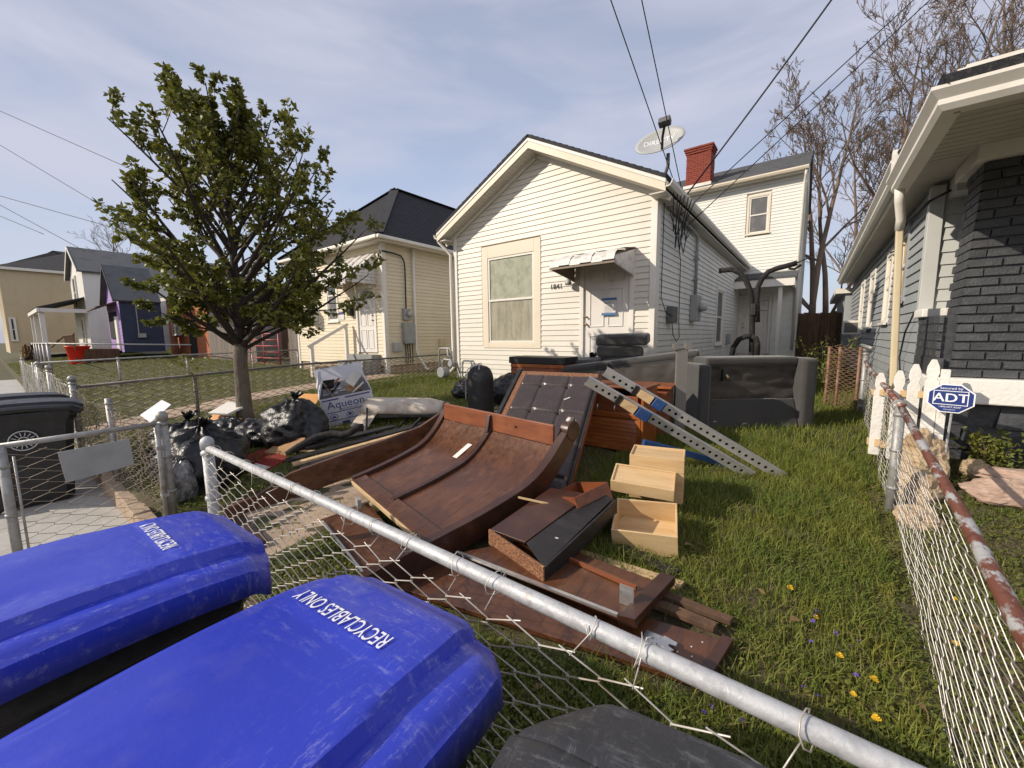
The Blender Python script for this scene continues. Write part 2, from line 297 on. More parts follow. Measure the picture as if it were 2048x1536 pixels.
mat('vinyl_roll', (.52, .46, .38), .55, layers=[((.30, .21, .13), 4, U, .48, .7, .8), ((.12, .07, .04), 10, U, .6, .74, .8)], bump=.3, bscale=20)
mat('carpet_red', (.22, .012, .012), .9, bump=.5, bscale=120)
mat('paper', (.62, .60, .56), .7)
mat('tape_blue', (.05, .14, .30), .6)
mat('metal_grey', (.30, .31, .31), .5, .2, layers=[((.21, .215, .215), 6, U, .45, .7, .6)], coord='World')
mat('dish_grey', (.36, .37, .36), .5, layers=[((.28, .285, .28), 5, U, .45, .7, .6)])
mat('alu_white', (.62, .61, .57), .4, .1, layers=[((.34, .27, .23), 7, (1, 1, 1), .5, .68, .7), ((.20, .13, .10), 24, U, .6, .74, .6)], coord='World', bump=.1, bscale=40)
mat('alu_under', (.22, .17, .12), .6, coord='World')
mat('pvc_yellow', (.58, .49, .32), .55, layers=[((.48, .39, .24), 8, (1, 1, .3), .5, .7, .6)], coord='World')
mat('purple', (.30, .19, .44), .6, layers=[((.22, .14, .33), 3, U, .45, .7, .5)], coord='World')
mat('navy', (.012, .022, .055), .6, layers=[((.02, .032, .07), 5, (1, 1, .3), .45, .7, .6)], coord='World')
mat('tan', (.50, .41, .26), .6, layers=[((.42, .33, .20), 1.2, (1, 1, .5), .45, .7, .6)], coord='World')
mat('brick_far', (.40, .13, .05), .85, coord='World', rand=.15, layers=[((.28, .08, .03), 9, U, .45, .7, .6)])
mat('red_plastic', (.62, .025, .012), .4, layers=[((.45, .015, .01), 6, U, .5, .7, .5)])
mat('red_paint', (.34, .05, .05), .5, layers=[((.22, .04, .035), 20, U, .5, .7, .6)])
mat('rock', (.42, .32, .20), .95, layers=[((.28, .19, .11), 5, U, .42, .66, .8), ((.54, .45, .32), 16, U, .55, .72, .6)], bump=1, bscale=22)
mat('rock_pink', (.42, .30, .23), .95, layers=[((.26, .17, .13), 5, U, .42, .66, .8), ((.56, .45, .36), 14, U, .54, .72, .6)], bump=1, bscale=18)
mat('sign_blue', (.014, .035, .17), .4)
mat('yellow', (.78, .50, .02), .6)
mat('violet', (.13, .07, .34), .6)
mat('brass', (.30, .2, .1), .35, .8)
mat('dark_opening', (.008, .008, .009), .9)
mat('dead_leaf', (.22, .13, .06), .8, trans=.1)

# ---------------------------------------------------------------- terrain
GX = [-40, -12, -8, -5, -1, .5, 1.1, 4]; GY = [0.8, 3, 5, 7, 12, 30]
GT = np.array([[-1.6, -1.3, -1.15, -1.1, -1.1, -1.1], [-1.55, -1.27, -1.13, -1.1, -1.1, -1.1], [-1.5, -1.25, -1.1, -1.03, -1.0, -1.0],
               [-1.55, -1.33, -1.13, -.99, -1.0, -1.0], [-1.6, -1.42, -1.2, -1.1, -1.1, -1.1], [-1.6, -1.48, -1.33, -1.15, -1.1, -1.1],
               [-1.6, -1.45, -1.15, -1.05, -1.05, -1.05], [-1.6, -1.45, -1.1, -1.05, -1.05, -1.05]])
def zga(x, y):
    x = np.clip(np.asarray(x, float), GX[0], GX[-1]); y = np.clip(np.asarray(y, float), GY[0], GY[-1])
    i = np.clip(np.searchsorted(GX, x)-1, 0, len(GX)-2); j = np.clip(np.searchsorted(GY, y)-1, 0, len(GY)-2)
    gx = np.array(GX); gy = np.array(GY)
    u = (x-gx[i])/(gx[i+1]-gx[i]); w = (y-gy[j])/(gy[j+1]-gy[j])
    return CAMZ+GT[i, j]*(1-u)*(1-w)+GT[i+1, j]*u*(1-w)+GT[i, j+1]*(1-u)*w+GT[i+1, j+1]*u*w
def zg(x, y): return float(zga(x, y))
FENCE_Y = .813
def axis(parts):
    a = []
    for x0, x1, n in parts: a += list(np.linspace(x0, x1, n, endpoint=False))
    return np.array(a+[parts[-1][1]])
gx = axis([(-900, -60, 8), (-60, -12, 40), (-12, 2.5, 145), (2.5, 12, 20), (12, 900, 8)])
gy = axis([(-900, -12, 6), (-12, .70, 8), (.70, .76, 2), (.76, 8, 90), (8, 40, 30), (40, 900, 8)])
XX, YY = np.meshgrid(gx, gy)
rng = np.random.default_rng(3)
ZZ = np.where(YY < .75, -.03, zga(XX, YY)+.012*rng.standard_normal(XX.shape)*(YY < 12))
ZZ = np.where((XX > -5.0) & (XX < -2.6) & (YY < .92), np.minimum(ZZ, .12), ZZ)
nx_, ny_ = len(gx), len(gy)
idx = np.arange(nx_*ny_).reshape(ny_, nx_)
Fq = np.stack([idx[:-1, :-1], idx[:-1, 1:], idx[1:, 1:], idx[1:, :-1]], -1).reshape(-1, 4)
tag(np_obj('ground', np.stack([XX, YY, ZZ], -1).reshape(-1, 3), Fq, M('soil'), smooth=True), 'lawn soil rising gently from the pavement to the houses', kind='structure')
# public pavement: slabs with joints
pv = thing('pavement', 'pale concrete pavement slabs along the front fence', None); pv['kind'] = 'structure'; del_ = pv
sx = -30.0; k = 0
while sx < 6:
    w = 1.5
    MB().box(sx+.006, sx+w-.006, -1.0, .735, -.05, .0+.002*(k % 3)).build('slab', M('concrete'), pv, bevel=.008, seg=1); sx += w; k += 1
rd = MB().box(-200, 200, -9, -1.9, -.2, -.12).build('road', M('asphalt')); rd['kind'] = 'structure'
kb = MB().box(-200, 200, -1.9, -1.75, -.3, .0).build('kerb', M('concrete')); kb['kind'] = 'structure'
# brick and concrete edging that holds the yard back left of the gate
edge = thing('garden_edging', 'low weathered edging holding back the yard left of the gate', 'edging', (-4.5, .74, 0))
for i in range(12):
    x1 = -.02-i*.335; h = zg(-4.5+x1, .8)-.02+rnd.uniform(-.015, .01)
    MB().box(x1-.325, x1, -.075+rnd.uniform(-.012, .012), .045, -.02, h).build('edging_block', M('concrete_warm'), edge, bevel=.012)
# own path from gate to door
path = thing('garden_path', 'worn brownish concrete path from the gate through the yard', None); path['kind'] = 'structure'
py = .86; k = 0
while py < 6.4:
    w = .92; x0, x1 = -4.25, -3.0
    z0 = zg(-3.6, py)+.012; z1 = zg(-3.6, py+w)+.012; dz = rnd.uniform(-.012, .012)
    MB().hexa([(x0, py, z0-.08), (x1, py, z0-.08), (x1, py+w-.02, z1-.08), (x0, py+w-.02, z1-.08)], [(x0, py, z0+dz), (x1, py, z0+dz), (x1, py+w-.02, z1+dz), (x0, py+w-.02, z1+dz)]).build('slab', M('concrete_warm'), path, bevel=.01, seg=1)
    py += w
stp = MB().box(-4.42, -3.14, .70, .90, -.02, .17).build('gate_step', M('concrete_warm'), bevel=.012); stp['kind'] = 'structure'
# neighbour's path
npth = thing('neighbour_path', 'straight concrete path crossing the lawn to the cream house steps', None); npth['kind'] = 'structure'
py = .9
while py < 6.0:
    w = 1.2; x0, x1 = -9.95, -9.0; z0 = zg(-9.4, py)+.03; z1 = zg(-9.4, py+w)+.03
    MB().hexa([(x0, py, z0-.1), (x1, py, z0-.1), (x1, py+w-.015, z1-.1), (x0, py+w-.015, z1-.1)], [(x0, py, z0), (x1, py, z0), (x1, py+w-.015, z1), (x0, py+w-.015, z1)]).build('slab', M('concrete_warm'), npth)
    py += w
# ---------------------------------------------------------------- building helpers (built in world coordinates, then re-based)
def rebase(t, loc):
    loc = Vector(loc); t.location = loc
    for c in t.children: c.location = Vector(c.location)-loc
def siding(parent, o, u, nrm, z0, z1, exp, ext, holes, m, proud=.017, joined=False, name='siding_board', gap=.001):
    """horizontal boards on the wall through point o (x,y), u along wall, nrm outward"""
    u = Vector(u); nrm = Vector(nrm); o = Vector((o[0], o[1], 0)); mbj = MB() if joined else None; z = z0; cache = {}
    while z < z1-.01:
        zt = min(z+exp, z1); a0, a1 = ext(z); b0, b1 = ext(zt)
        if max(a1-a0, b1-b0) > .03:
            if b1 < b0: b0 = b1 = (b0+b1)/2
            segs = [(a0, a1, b0, b1)]
            for h0, h1, hz0, hz1 in holes:
                if hz0 < (z+zt)/2 < hz1:
                    ns = []
                    for s in segs:
                        if s[1] <= h0 or s[0] >= h1: ns.append(s); continue
                        if s[0] < h0: ns.append((s[0], h0, s[2], h0))
                        if s[1] > h1: ns.append((h1, s[1], h1, s[3]))
                    segs = ns
            for s in segs:
                if max(s[1]-s[0], s[3]-s[2]) < .02: continue
                w = s[1]-s[0]; key = (round(w, 3), round(s[2]-s[0], 3), round(s[3]-s[0], 3), round(zt-z, 3))
                base = o+u*s[0]; base.z = z
                def P(a, d, h): return u*a+nrm*d+Vector((0, 0, h))
                def geo(mb, off):
                    t = zt-z-gap; t2 = s[2]-s[0]; t3 = s[3]-s[0]
                    mb.hexa([off+P(0, -.045, 0), off+P(w, -.045, 0), off+P(w, proud, 0), off+P(0, proud, 0)],
                            [off+P(t2, -.045, t), off+P(t3, -.045, t), off+P(t3, proud*.15, t), off+P(t2, proud*.15, t)])
                if joined: geo(mbj, base)
                else:
                    if key not in cache:
                        mb = MB(); geo(mb, Vector((0, 0, 0))); me = mb.mesh(name); fix(me); me.materials.append(m); cache[key] = me
                    ob = bpy.data.objects.new(name, cache[key]); COL.objects.link(ob); ob.parent = parent; ob.location = base
        z = zt
    if joined:
        b = mbj.build('siding', m, parent); b['kind'] = 'stuff'
        return b
def wbox(mb, o, u, nrm, a0, a1, d0, d1, z0, z1):
    o = Vector((o[0], o[1], 0)); u = Vector(u); nrm = Vector(nrm)
    def P(a, d, z): return o+u*a+nrm*d+Vector((0, 0, z))
    return mb.hexa([P(a0, d0, z0), P(a1, d0, z0), P(a1, d1, z0), P(a0, d1, z0)], [P(a0, d0, z1), P(a1, d0, z1), P(a1, d1, z1), P(a0, d1, z1)])
def window(parent, o, u, nrm, a0, a1, z0, z1, trim=.1, head=None, mtrim='trim_white', panes=('glass', 'glass'), sill=True, out=.03):
    head = trim if head is None else head
    mb = MB()
    wbox(mb, o, u, nrm, a0-trim, a0, -.05, out, z0-trim*.7, z1+head); wbox(mb, o, u, nrm, a1, a1+trim, -.05, out, z0-trim*.7, z1+head)
    wbox(mb, o, u, nrm, a0, a1, -.05, out, z1, z1+head); wbox(mb, o, u, nrm, a0, a1, -.05, out, z0-trim*.7, z0)
    w = mb.build('window', M(mtrim), parent, bevel=.004, seg=1)
    f = .045; zm = (z0+z1)/2; mb = MB()
    for (p0, p1, d) in ((zm-.02, z1, .012), (z0, zm+.02, .004)):
        wbox(mb, o, u, nrm, a0+.002, a0+f, -.012, d, p0+.003, p1-.003); wbox(mb, o, u, nrm, a1-f, a1-.002, -.012, d, p0+.003, p1-.003)
        wbox(mb, o, u, nrm, a0+f, a1-f, -.012, d, p1-f, p1-.003); wbox(mb, o, u, nrm, a0+f, a1-f, -.012, d, p0+.003, p0+f)
    mb.build('sash', M('trim_white'), w)
    wbox(MB(), o, u, nrm, a0+f, a1-f, -.02, -.008, zm+f-.02, z1-f).build('pane', M(panes[0]), w)
    wbox(MB(), o, u, nrm, a0+f, a1-f, -.03, -.012, z0+f, zm-f+.02).build('pane', M(panes[1]), w)
    if sill: wbox(MB(), o, u, nrm, a0-trim-.02, a1+trim+.02, out+.002, out+.035, z0-trim*.7-.015, z0-trim*.7+.025).build('sill', M(mtrim), w)
    return w
def panel_door(parent, o, u, nrm, a0, a1, z0, z1, m='door_white', knob=0.06, fan=False, trimm='trim_white', rows=None):
    mb = MB(); t = .085
    wbox(mb, o, u, nrm, a0-t, a0, -.05, .035, z0, z1+t); wbox(mb, o, u, nrm, a1, a1+t, -.05, .035, z0, z1+t); wbox(mb, o, u, nrm, a0, a1, -.05, .035, z1, z1+t)
    fr = mb.build('door_frame', M(trimm), parent, bevel=.004, seg=1)
    d = wbox(MB(), o, u, nrm, a0+.004, a1-.004, -.03, -.006, z0, z1-.004).build('door', M(m), parent)
    W_ = a1-a0; H_ = z1-z0
    for r0, r1 in (rows or ((.06, .36), (.44, .78), (.84, .95))):
        for c0, c1 in ((.13, .46), (.54, .87)):
            A0, A1, B0, B1 = a0+W_*c0, a0+W_*c1, z0+H_*r0, z0+H_*r1
            mb = MB(); e = .022
            wbox(mb, o, u, nrm, A0, A1, -.008, .008, B0, B0+e); wbox(mb, o, u, nrm, A0, A1, -.008, .008, B1-e, B1)
            wbox(mb, o, u, nrm, A0, A0+e, -.008, .008, B0+e, B1-e); wbox(mb, o, u, nrm, A1-e, A1, -.008, .008, B0+e, B1-e)
            mb.build('door_panel', M(m), d, bevel=.006, seg=1)
    kx = a0+knob
    oo = Vector((o[0], o[1], 0)); uu = Vector(u); nn = Vector(nrm)
    for kz, r in ((z0+.95, .028), (z0+1.09, .024)):
        c = oo+uu*kx+Vector((0, 0, kz))
        MB().tube([c-nn*.01, c+nn*.02, c+nn*.045, c+nn*.06], [r*.7, r*.6, r, r*.75], 10).build('handle', M('brass'), d, smooth=True)
    return d
def roof_slab(parent, pts, th, m, name='roof', shingles=True):
    """pts: 4 points eave0, eave1, ridge1, ridge0 (top surface)"""
    p = [Vector(q) for q in pts]; n = (p[1]-p[0]).cross(p[3]-p[0]).normalized()
    if n.z < 0: n = -n
    r = MB().hexa([q-n*th for q in p], p).build(name, m, parent)
    if shingles:        # stepped shingle courses, too small to pick apart one by one
        L_ = ((p[3]-p[0]).length+(p[2]-p[1]).length)/2; k = max(4, int(L_/.14)); mb = MB()
        for i in range(k):
            a, b = i/k, (i+1.12)/k; b = min(b, 1)
            A = p[0].lerp(p[3], a); B = p[1].lerp(p[2], a); C = p[1].lerp(p[2], b); D = p[0].lerp(p[3], b)
            mb.hexa([A+n*.001, B+n*.001, C+n*.001, D+n*.001], [A+n*.016, B+n*.016, C+n*.004, D+n*.004])
        s = mb.build('shingles', m, r); s['kind'] = 'stuff'
    return r
XN, YN = (-1, 0, 0), (0, -1, 0); XP = (1, 0, 0); UX = (1, 0, 0); UY = (0, 1, 0)
# ================================================================ white house (number 1841)
wh = thing('white_house', 'white vinyl-sided gable house with small door awning behind the furniture heap', 'house')
HX0, HX1, HY, HZ0, EAVE, RX, RZ = -7.0, -2.2, 7.0, .70, 4.13, -4.61, 5.36
fw = MB().prism([(HX0, HZ0), (HX1, HZ0), (HX1, EAVE), (RX, RZ), (HX0, EAVE)], lambda u_, v_, d: (u_, d, v_), 7.066, 7.17).build('front_wall', M('trim_white'), wh)
def gable(z):
    if z <= EAVE: return (HX0+.1, HX1-.1)
    t = (z-EAVE)/(RZ-EAVE); return (HX0+(RX-HX0)*t, HX1+(RX-HX1)*t)
WIN = (-5.95, -4.70, 1.62, 3.50); DOOR = (-3.55, -2.65, 1.02, 3.06)
siding(fw, (0, 7.02), UX, YN, HZ0, RZ, .1067, gable, [(WIN[0]-.19, WIN[1]+.16, WIN[2]-.05, WIN[3]+.26), (DOOR[0]-.08, DOOR[1]+.08, 0, DOOR[3]+.08)], M('siding_cream'))
window(wh, (0, 7.02), UX, YN, WIN[0], WIN[1], WIN[2], WIN[3], .17, .26, 'trim_cream', ('curtain_green', 'curtain'), sill=False, out=.025)
dr = panel_door(wh, (0, 7.02), UX, YN, *DOOR)
nb = MB(); nb.box(-3.15, -2.90, 6.985, 6.99, 2.14, 2.42); nb.build('notice', M('paper'), dr)
MB().box(-3.17, -2.885, 6.982, 6.986, 2.395, 2.44).build('tape', M('tape_blue'), dr); MB().box(-3.17, -2.89, 6.982, 6.986, 2.125, 2.17).build('tape', M('tape_blue'), dr)
lettering('NOTICE', .055, M('cable_grey'), dr, Matrix.Translation((-3.02, 6.9835, 2.35))@Matrix.Rotation(R(90), 4, 'X'), depth=.0006)
mb = MB()
for i in range(6): mb.box(-3.11, -2.94-.03*(i % 2), 6.983, 6.9845, 2.29-i*.022, 2.295-i*.022)
mb.build('notice_text', M('cable_grey'), dr)
lettering('1841', .14, M('cable'), wh, Matrix.Translation((-4.16, 7.0, 2.735))@Matrix.Rotation(R(90), 4, 'X')@Matrix.Shear('XZ', 4, (.0, .0)), sx=1.05, depth=.003, name='house_number')
for x0, x1 in ((HX0-.005, HX0+.1), (HX1-.1, HX1+.005)): MB().box(x0, x1, 6.985, 7.10, HZ0, EAVE).build('corner_board', M('trim_white'), wh, bevel=.005)
# side wall
sw = MB().box(-2.38, -2.266, 7.17, 16.8, HZ0, EAVE).build('side_wall', M('trim_white'), wh)
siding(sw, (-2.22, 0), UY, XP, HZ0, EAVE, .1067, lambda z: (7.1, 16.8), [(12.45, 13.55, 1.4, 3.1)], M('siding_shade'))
MB().box(-2.3, -2.195, 7.105, 7.2, HZ0, EAVE).build('corner_board', M('trim_white'), wh, bevel=.005)
window(wh, (-2.22, 0), UY, XP, 12.55, 13.45, 1.5, 3.0, .09, None, 'trim_white', ('screen_grey', 'screen_grey'))
MB().box(-7.0, -6.85, 7.17, 16.8, HZ0, EAVE).build('side_wall', M('siding_white'), wh)
# roof, rake boards, soffit
OV = 6.68
ra = roof_slab(wh, [(-1.98, OV-.02, EAVE+.11), (-1.98, 16.8, EAVE+.11), (RX, 16.8, RZ+.24), (RX, OV-.02, RZ+.24)], .05, M('shingle_black'))
rb = roof_slab(wh, [(-7.25, 16.8, EAVE+.11), (-7.25, OV-.02, EAVE+.11), (RX, OV-.02, RZ+.24), (RX, 16.8, RZ+.24)], .05, M('shingle_black'))
for xe in (-1.99, -7.24):
    mb = MB()
    mb.hexa([(xe, OV, EAVE-.13), (xe, OV+.025, EAVE-.13), (xe, OV+.025, EAVE+.055), (xe, OV, EAVE+.055)], [(RX, OV, RZ-.0), (RX, OV+.025, RZ-.0), (RX, OV+.025, RZ+.185), (RX, OV, RZ+.185)])
    mb.build('rake_board', M('trim_cream'), wh)
    mb = MB(); mb.hexa([(xe, OV-.012, EAVE-.0), (xe, OV, EAVE-.0), (xe, OV, EAVE+.06), (xe, OV-.012, EAVE+.06)], [(RX, OV-.012, RZ+.13), (RX, OV, RZ+.13), (RX, OV, RZ+.19), (RX, OV-.012, RZ+.19)])
    mb.build('drip_edge', M('trim_white'), wh)
    k = 34            # vented soffit strips under the rake
    for i in range(k):
        a, b = i/k, (i+.94)/k; P0 = Vector((xe, 0, EAVE-.12)).lerp(Vector((RX, 0, RZ+.0)), a); P1 = Vector((xe, 0, EAVE-.12)).lerp(Vector((RX, 0, RZ+.0)), b)
        MB().hexa([(P0.x, OV+.03, P0.z-.01), (P1.x, OV+.03, P1.z-.01), (P1.x, 7.02, P1.z-.01), (P0.x, 7.02, P0.z-.01)], [(P0.x, OV+.03, P0.z+.01), (P1.x, OV+.03, P1.z+.01), (P1.x, 7.02, P1.z+.01), (P0.x, 7.02, P0.z+.01)]).build('soffit_strip', M('soffit'), wh)
    mb = MB(); mb.bar((xe+(.02 if xe > -4 else -.02)*0, 6.985, EAVE-.165), (RX, 6.985, RZ-.045), .03, .075); mb.build('frieze_board', M('trim_white'), wh)
for xe, sgn in ((-2.0, 1), (-7.23, -1)):
    mb = MB(); y0 = OV
    pr = [(0, .10), (.0, .0), (.03*sgn, -.01), (.075*sgn, 0), (.11*sgn, .05), (.115*sgn, .1), (.105*sgn, .1), (.095*sgn, .055), (.07*sgn, .012), (.012*sgn, .012), (.012*sgn, .1)]
    mb.prism([(xe+a, EAVE-.06+b) for a, b in pr], lambda u_, v_, d: (u_, d, v_), OV, 16.75); g = mb.build('gutter', M('trim_white'), wh)
    mb = MB(); mb.box(xe-.25 if sgn > 0 else xe, xe if sgn > 0 else xe+.25, OV+.03, 16.7, EAVE-.13, EAVE-.11); mb.build('soffit', M('soffit'), wh)
# left downspout
mb = MB(); mb.tube([(-7.28, 6.78, EAVE-.04), (-7.28, 6.78, EAVE-.12), (-7.13, 6.9, EAVE-.32), (-7.06, 6.94, EAVE-.42), (-7.06, 6.94, 1.0), (-7.1, 6.8, .86)], .035, 8); mb.build('downspout', M('trim_white'), wh, smooth=True)
# awning over the door
aw = MB(); ax0, ax1, ay = -3.76, -2.56, 6.08
prof = [(7.0, 3.27), (6.55, 3.19), (6.25, 3.12), (6.13, 3.04), (6.08, 2.94)]
for i in range(6):
    x0 = ax0+(ax1-ax0)*i/6; x1 = ax0+(ax1-ax0)*(i+1)/6-.006; dz = .018*(i % 2)
    mb = MB()
    for (ya, za), (yb, zb) in zip(prof, prof[1:]): mb.hexa([(x0, ya, za+dz-.006), (x1, ya, za+dz-.006), (x1, ya, za+dz), (x0, ya, za+dz)], [(x0, yb, zb+dz-.006), (x1, yb, zb+dz-.006), (x1, yb, zb+dz), (x0, yb, zb+dz)])
    o = mb.build('awning_panel', M('alu_white'), None)
    if i == 0: awn = o; awn.name = 'awning'; awn.parent = wh
    else: o.parent = awn
for x in (ax0+.004, ax1-.018):
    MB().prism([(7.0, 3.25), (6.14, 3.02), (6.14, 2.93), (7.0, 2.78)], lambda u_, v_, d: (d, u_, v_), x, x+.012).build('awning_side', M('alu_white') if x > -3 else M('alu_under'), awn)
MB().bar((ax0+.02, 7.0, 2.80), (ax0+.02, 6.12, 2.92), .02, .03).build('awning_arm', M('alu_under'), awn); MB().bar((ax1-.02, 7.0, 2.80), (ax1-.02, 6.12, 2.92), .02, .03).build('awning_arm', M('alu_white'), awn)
MB().hexa([(ax0, 7.0, 3.25), (ax1, 7.0, 3.25), (ax1, 7.0, 3.256), (ax0, 7.0, 3.256)], [(ax0, 6.13, 3.02), (ax1, 6.13, 3.02), (ax1, 6.13, 3.026), (ax0, 6.13, 3.026)]).build('awning_light_stop', M('alu_under'), awn)  # sheet added under the panels so no sunlight leaks through their gaps
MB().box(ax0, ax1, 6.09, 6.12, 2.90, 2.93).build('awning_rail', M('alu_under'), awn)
mb = MB(); mb.lathe([(.03, 0), (.05, -.02), (.07, -.1), (.06, -.11)], 12, (-3.83, 6.9, 2.84)); mb.build('porch_light', M('metal_grey'), wh, smooth=True)
# stoop
MB().box(-3.95, -2.35, 6.0, 7.0, .4, .98).build('stoop', M('concrete_grey'), wh, bevel=.015); MB().box(-3.8, -2.5, 5.7, 6.0, .4, .78).build('stoop_step', M('concrete_grey'), wh, bevel=.015)
# meter, conduit and cable box on the side wall
mt = MB().box(-2.2, -2.06, 9.45, 9.85, 2.05, 2.62).build('electric_meter', M('metal_grey'), wh, bevel=.01)
mb = MB(); mb.tube([(-2.06, 9.72, 2.36), (-2.0, 9.72, 2.36), (-1.93, 9.72, 2.36), (-1.91, 9.72, 2.36)], [.10, .10, .085, .05], 16); mb.build('meter_dial', M('dish_grey'), mt, smooth=True)
MB().tube([(-2.15, 7.5, 4.0), (-2.15, 8.9, 3.94), (-2.15, 9.5, 3.92), (-2.15, 9.62, 3.85), (-2.15, 9.65, 3.72), (-2.15, 9.65, 2.6)], .035, 8).build('conduit', M('metal_grey'), wh, smooth=True)
for z in (3.4, 2.95): MB().box(-2.2, -2.1, 9.59, 9.71, z, z+.03).build('conduit_strap', M('metal_grey'), wh)
MB().box(-2.2, -2.08, 7.7, 8.02, 1.98, 2.28).build('cable_box', M('cable_grey'), wh, bevel=.01)
for k in range(7):
    y0 = 7.35+k*.1; pts = [(-1.95+.02*k, 7.0+.15*k, 4.12), (-2.02+.03*math.sin(k*2.1), 7.25+.12*k, 3.75-.12*(k % 3)), (-2.06, 7.45+.14*k, 3.55-.13*((k*2) % 4)), (-2.1, 7.75+.16*k, 3.75), (-2.14, 8.0+.2*k, 3.95)]
    MB().tube(pts, .009, 5).build('service_cable', M('cable'), wh, smooth=True)
MB().tube([(-2.17, 7.62, 3.9), (-2.18, 8.2, 3.6), (-2.18, 8.45, 3.2), (-2.18, 8.5, 2.0), (-2.15, 8.45, 1.7), (-2.15, 8.25, 1.62), (-2.15, 8.0, 1.75), (-2.15, 7.9, 1.98)], .008, 5).build('service_cable', M('cable'), wh, smooth=True)
MB().tube([(-2.17, 7.25, 4.0), (-2.175, 7.26, 2.4), (-2.15, 7.5, 2.15), (-2.1, 7.7, 2.1)], .008, 5).build('service_cable', M('cable'), wh, smooth=True)
# rear two-storey part
BX0, BX1, BY, BZ1 = -6.9, -.47, 16.8, 7.08
rw = MB().box(BX0, BX1-.066, BY+.066, 25, .5, BZ1).build('rear_wall', M('siding_white'), wh)
siding(rw, (0, BY+.02), UX, YN, .6, BZ1, .1067, lambda z: (BX0 if z > 4.0 else -2.2, BX1-.1), [(-2.17, -1.42, 5.2, 6.65), (-2.25, -1.2, 0, 3.2)], M('siding_white'))
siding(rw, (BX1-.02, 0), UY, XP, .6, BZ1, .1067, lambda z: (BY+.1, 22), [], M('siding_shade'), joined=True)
MB().box(BX1-.1, BX1+.01, BY-.015, BY+.12, .5, BZ1).build('corner_board', M('trim_white'), wh)
window(wh, (0, BY+.02), UX, YN, -2.07, -1.5, 5.3, 6.52, .07, None, 'trim_cream', ('screen_grey', 'screen_grey'))
rg = roof_slab(wh, [(BX0, 16.5, 7.14), (BX1+.06, 16.5, 7.14), (BX1+.06, 19.6, 8.62), (BX0, 19.6, 8.62)], .06, M('shingle_grey'))
roof_slab(wh, [(BX1+.06, 23, 7.14), (BX0, 23, 7.14), (BX0, 19.6, 8.62), (BX1+.06, 19.6, 8.62)], .06, M('shingle_grey'), shingles=False)
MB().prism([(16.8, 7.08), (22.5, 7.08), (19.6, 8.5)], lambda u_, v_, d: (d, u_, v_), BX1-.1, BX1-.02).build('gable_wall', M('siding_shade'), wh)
mb = MB(); mb.prism([(16.52+a, 7.02+b) for a, b in ((0, .1), (0, -.0), (-.03, -.02), (-.09, .0), (-.12, .06), (-.12, .1))], lambda u_, v_, d: (d, u_, v_), BX0, BX1+.04); mb.build('gutter', M('trim_cream'), wh)
MB().box(BX0, BX1+.03, 16.52, BY, 6.98, 7.03).build('soffit', M('soffit'), wh); MB().box(BX0, BX1-.1, BY-.02, BY+.0, 6.86, 6.98).build('frieze_board', M('trim_white'), wh)
MB().tube([(-.5, 16.5, 7.0), (-.5, 16.6, 6.85), (-.52, 16.72, 6.7), (-.55, 16.74, 1.2)], .04, 6).build('downspout', M('trim_white'), wh, smooth=True)
chn = MB().box(-4.27, -3.45, 16.95, 17.6, 7.0, 8.72).build('chimney', M('mortar'), wh)
mb = MB()
for r_ in range(19):
    z = 7.42+r_*.072; off = .1 if r_ % 2 else 0; j = .03*max(0, r_-15)
    for c_ in range(5):
        x0 = -4.29+max(0, c_*.205-off); x1 = min(-3.43, -4.29+(c_+1)*.205-off-.01)
        if x1-x0 > .03: mb.box(x0-j+rnd.uniform(-.006, .006), x1+j, 16.93-j+rnd.uniform(-.008, .008), 17.05, z, z+.062)
    for c_ in range(3): mb.box(-3.5, -3.43+j+rnd.uniform(-.006, .006), 17.06+c_*.19, 17.06+c_*.19+.18, z, z+.062)
    for c_ in range(3): mb.box(-4.29-j, -4.2, 17.06+c_*.19, 17.06+c_*.19+.18, z, z+.062)
for x in (-4.1, -3.95, -3.7): mb.box(x, x+.2, 17.0, 17.3, 8.78, 8.83+rnd.uniform(0, .03))
b = mb.build('brick_courses', M('brick_red'), chn); b['kind'] = 'stuff'
MB().box(-4.36, -3.38, 16.86, 17.65, 7.2, 7.43).build('chimney_flashing', M('trim_white'), chn)
# side porch at the back
panel_door(wh, (0, BY+.02), UX, YN, -2.15, -1.3, 1.05, 3.06, 'door_white', .08)
roof_slab(wh, [(-2.6, 15.35, 3.55), (-.5, 15.35, 3.55), (-.5, 16.78, 3.88), (-2.6, 16.78, 3.88)], .05, M('shingle_grey'), 'porch_roof')
MB().box(-2.55, -.55, 15.38, 15.45, 3.26, 3.5).build('porch_fascia', M('trim_white'), wh); MB().box(-.62, -.55, 15.46, 16.76, 3.26, 3.5).build('porch_fascia', M('trim_white'), wh)
MB().box(-2.2, -.63, 15.46, 16.76, 3.44, 3.47).build('porch_ceiling', M('soffit'), wh)
MB().box(-.97, -.86, 15.5, 15.61, .8, 3.28).build('porch_post', M('trim_white'), wh, bevel=.008)
MB().box(-2.2, -.5, 15.3, 16.76, .4, .92).build('porch_floor', M('concrete_grey'), wh)
MB().box(-2.2, -2.12, 14.3, 14.55, 1.45, 1.75).build('vent', M('metal_grey'), wh, bevel=.01)
rebase(wh, (-4.6, 7.0, .70))
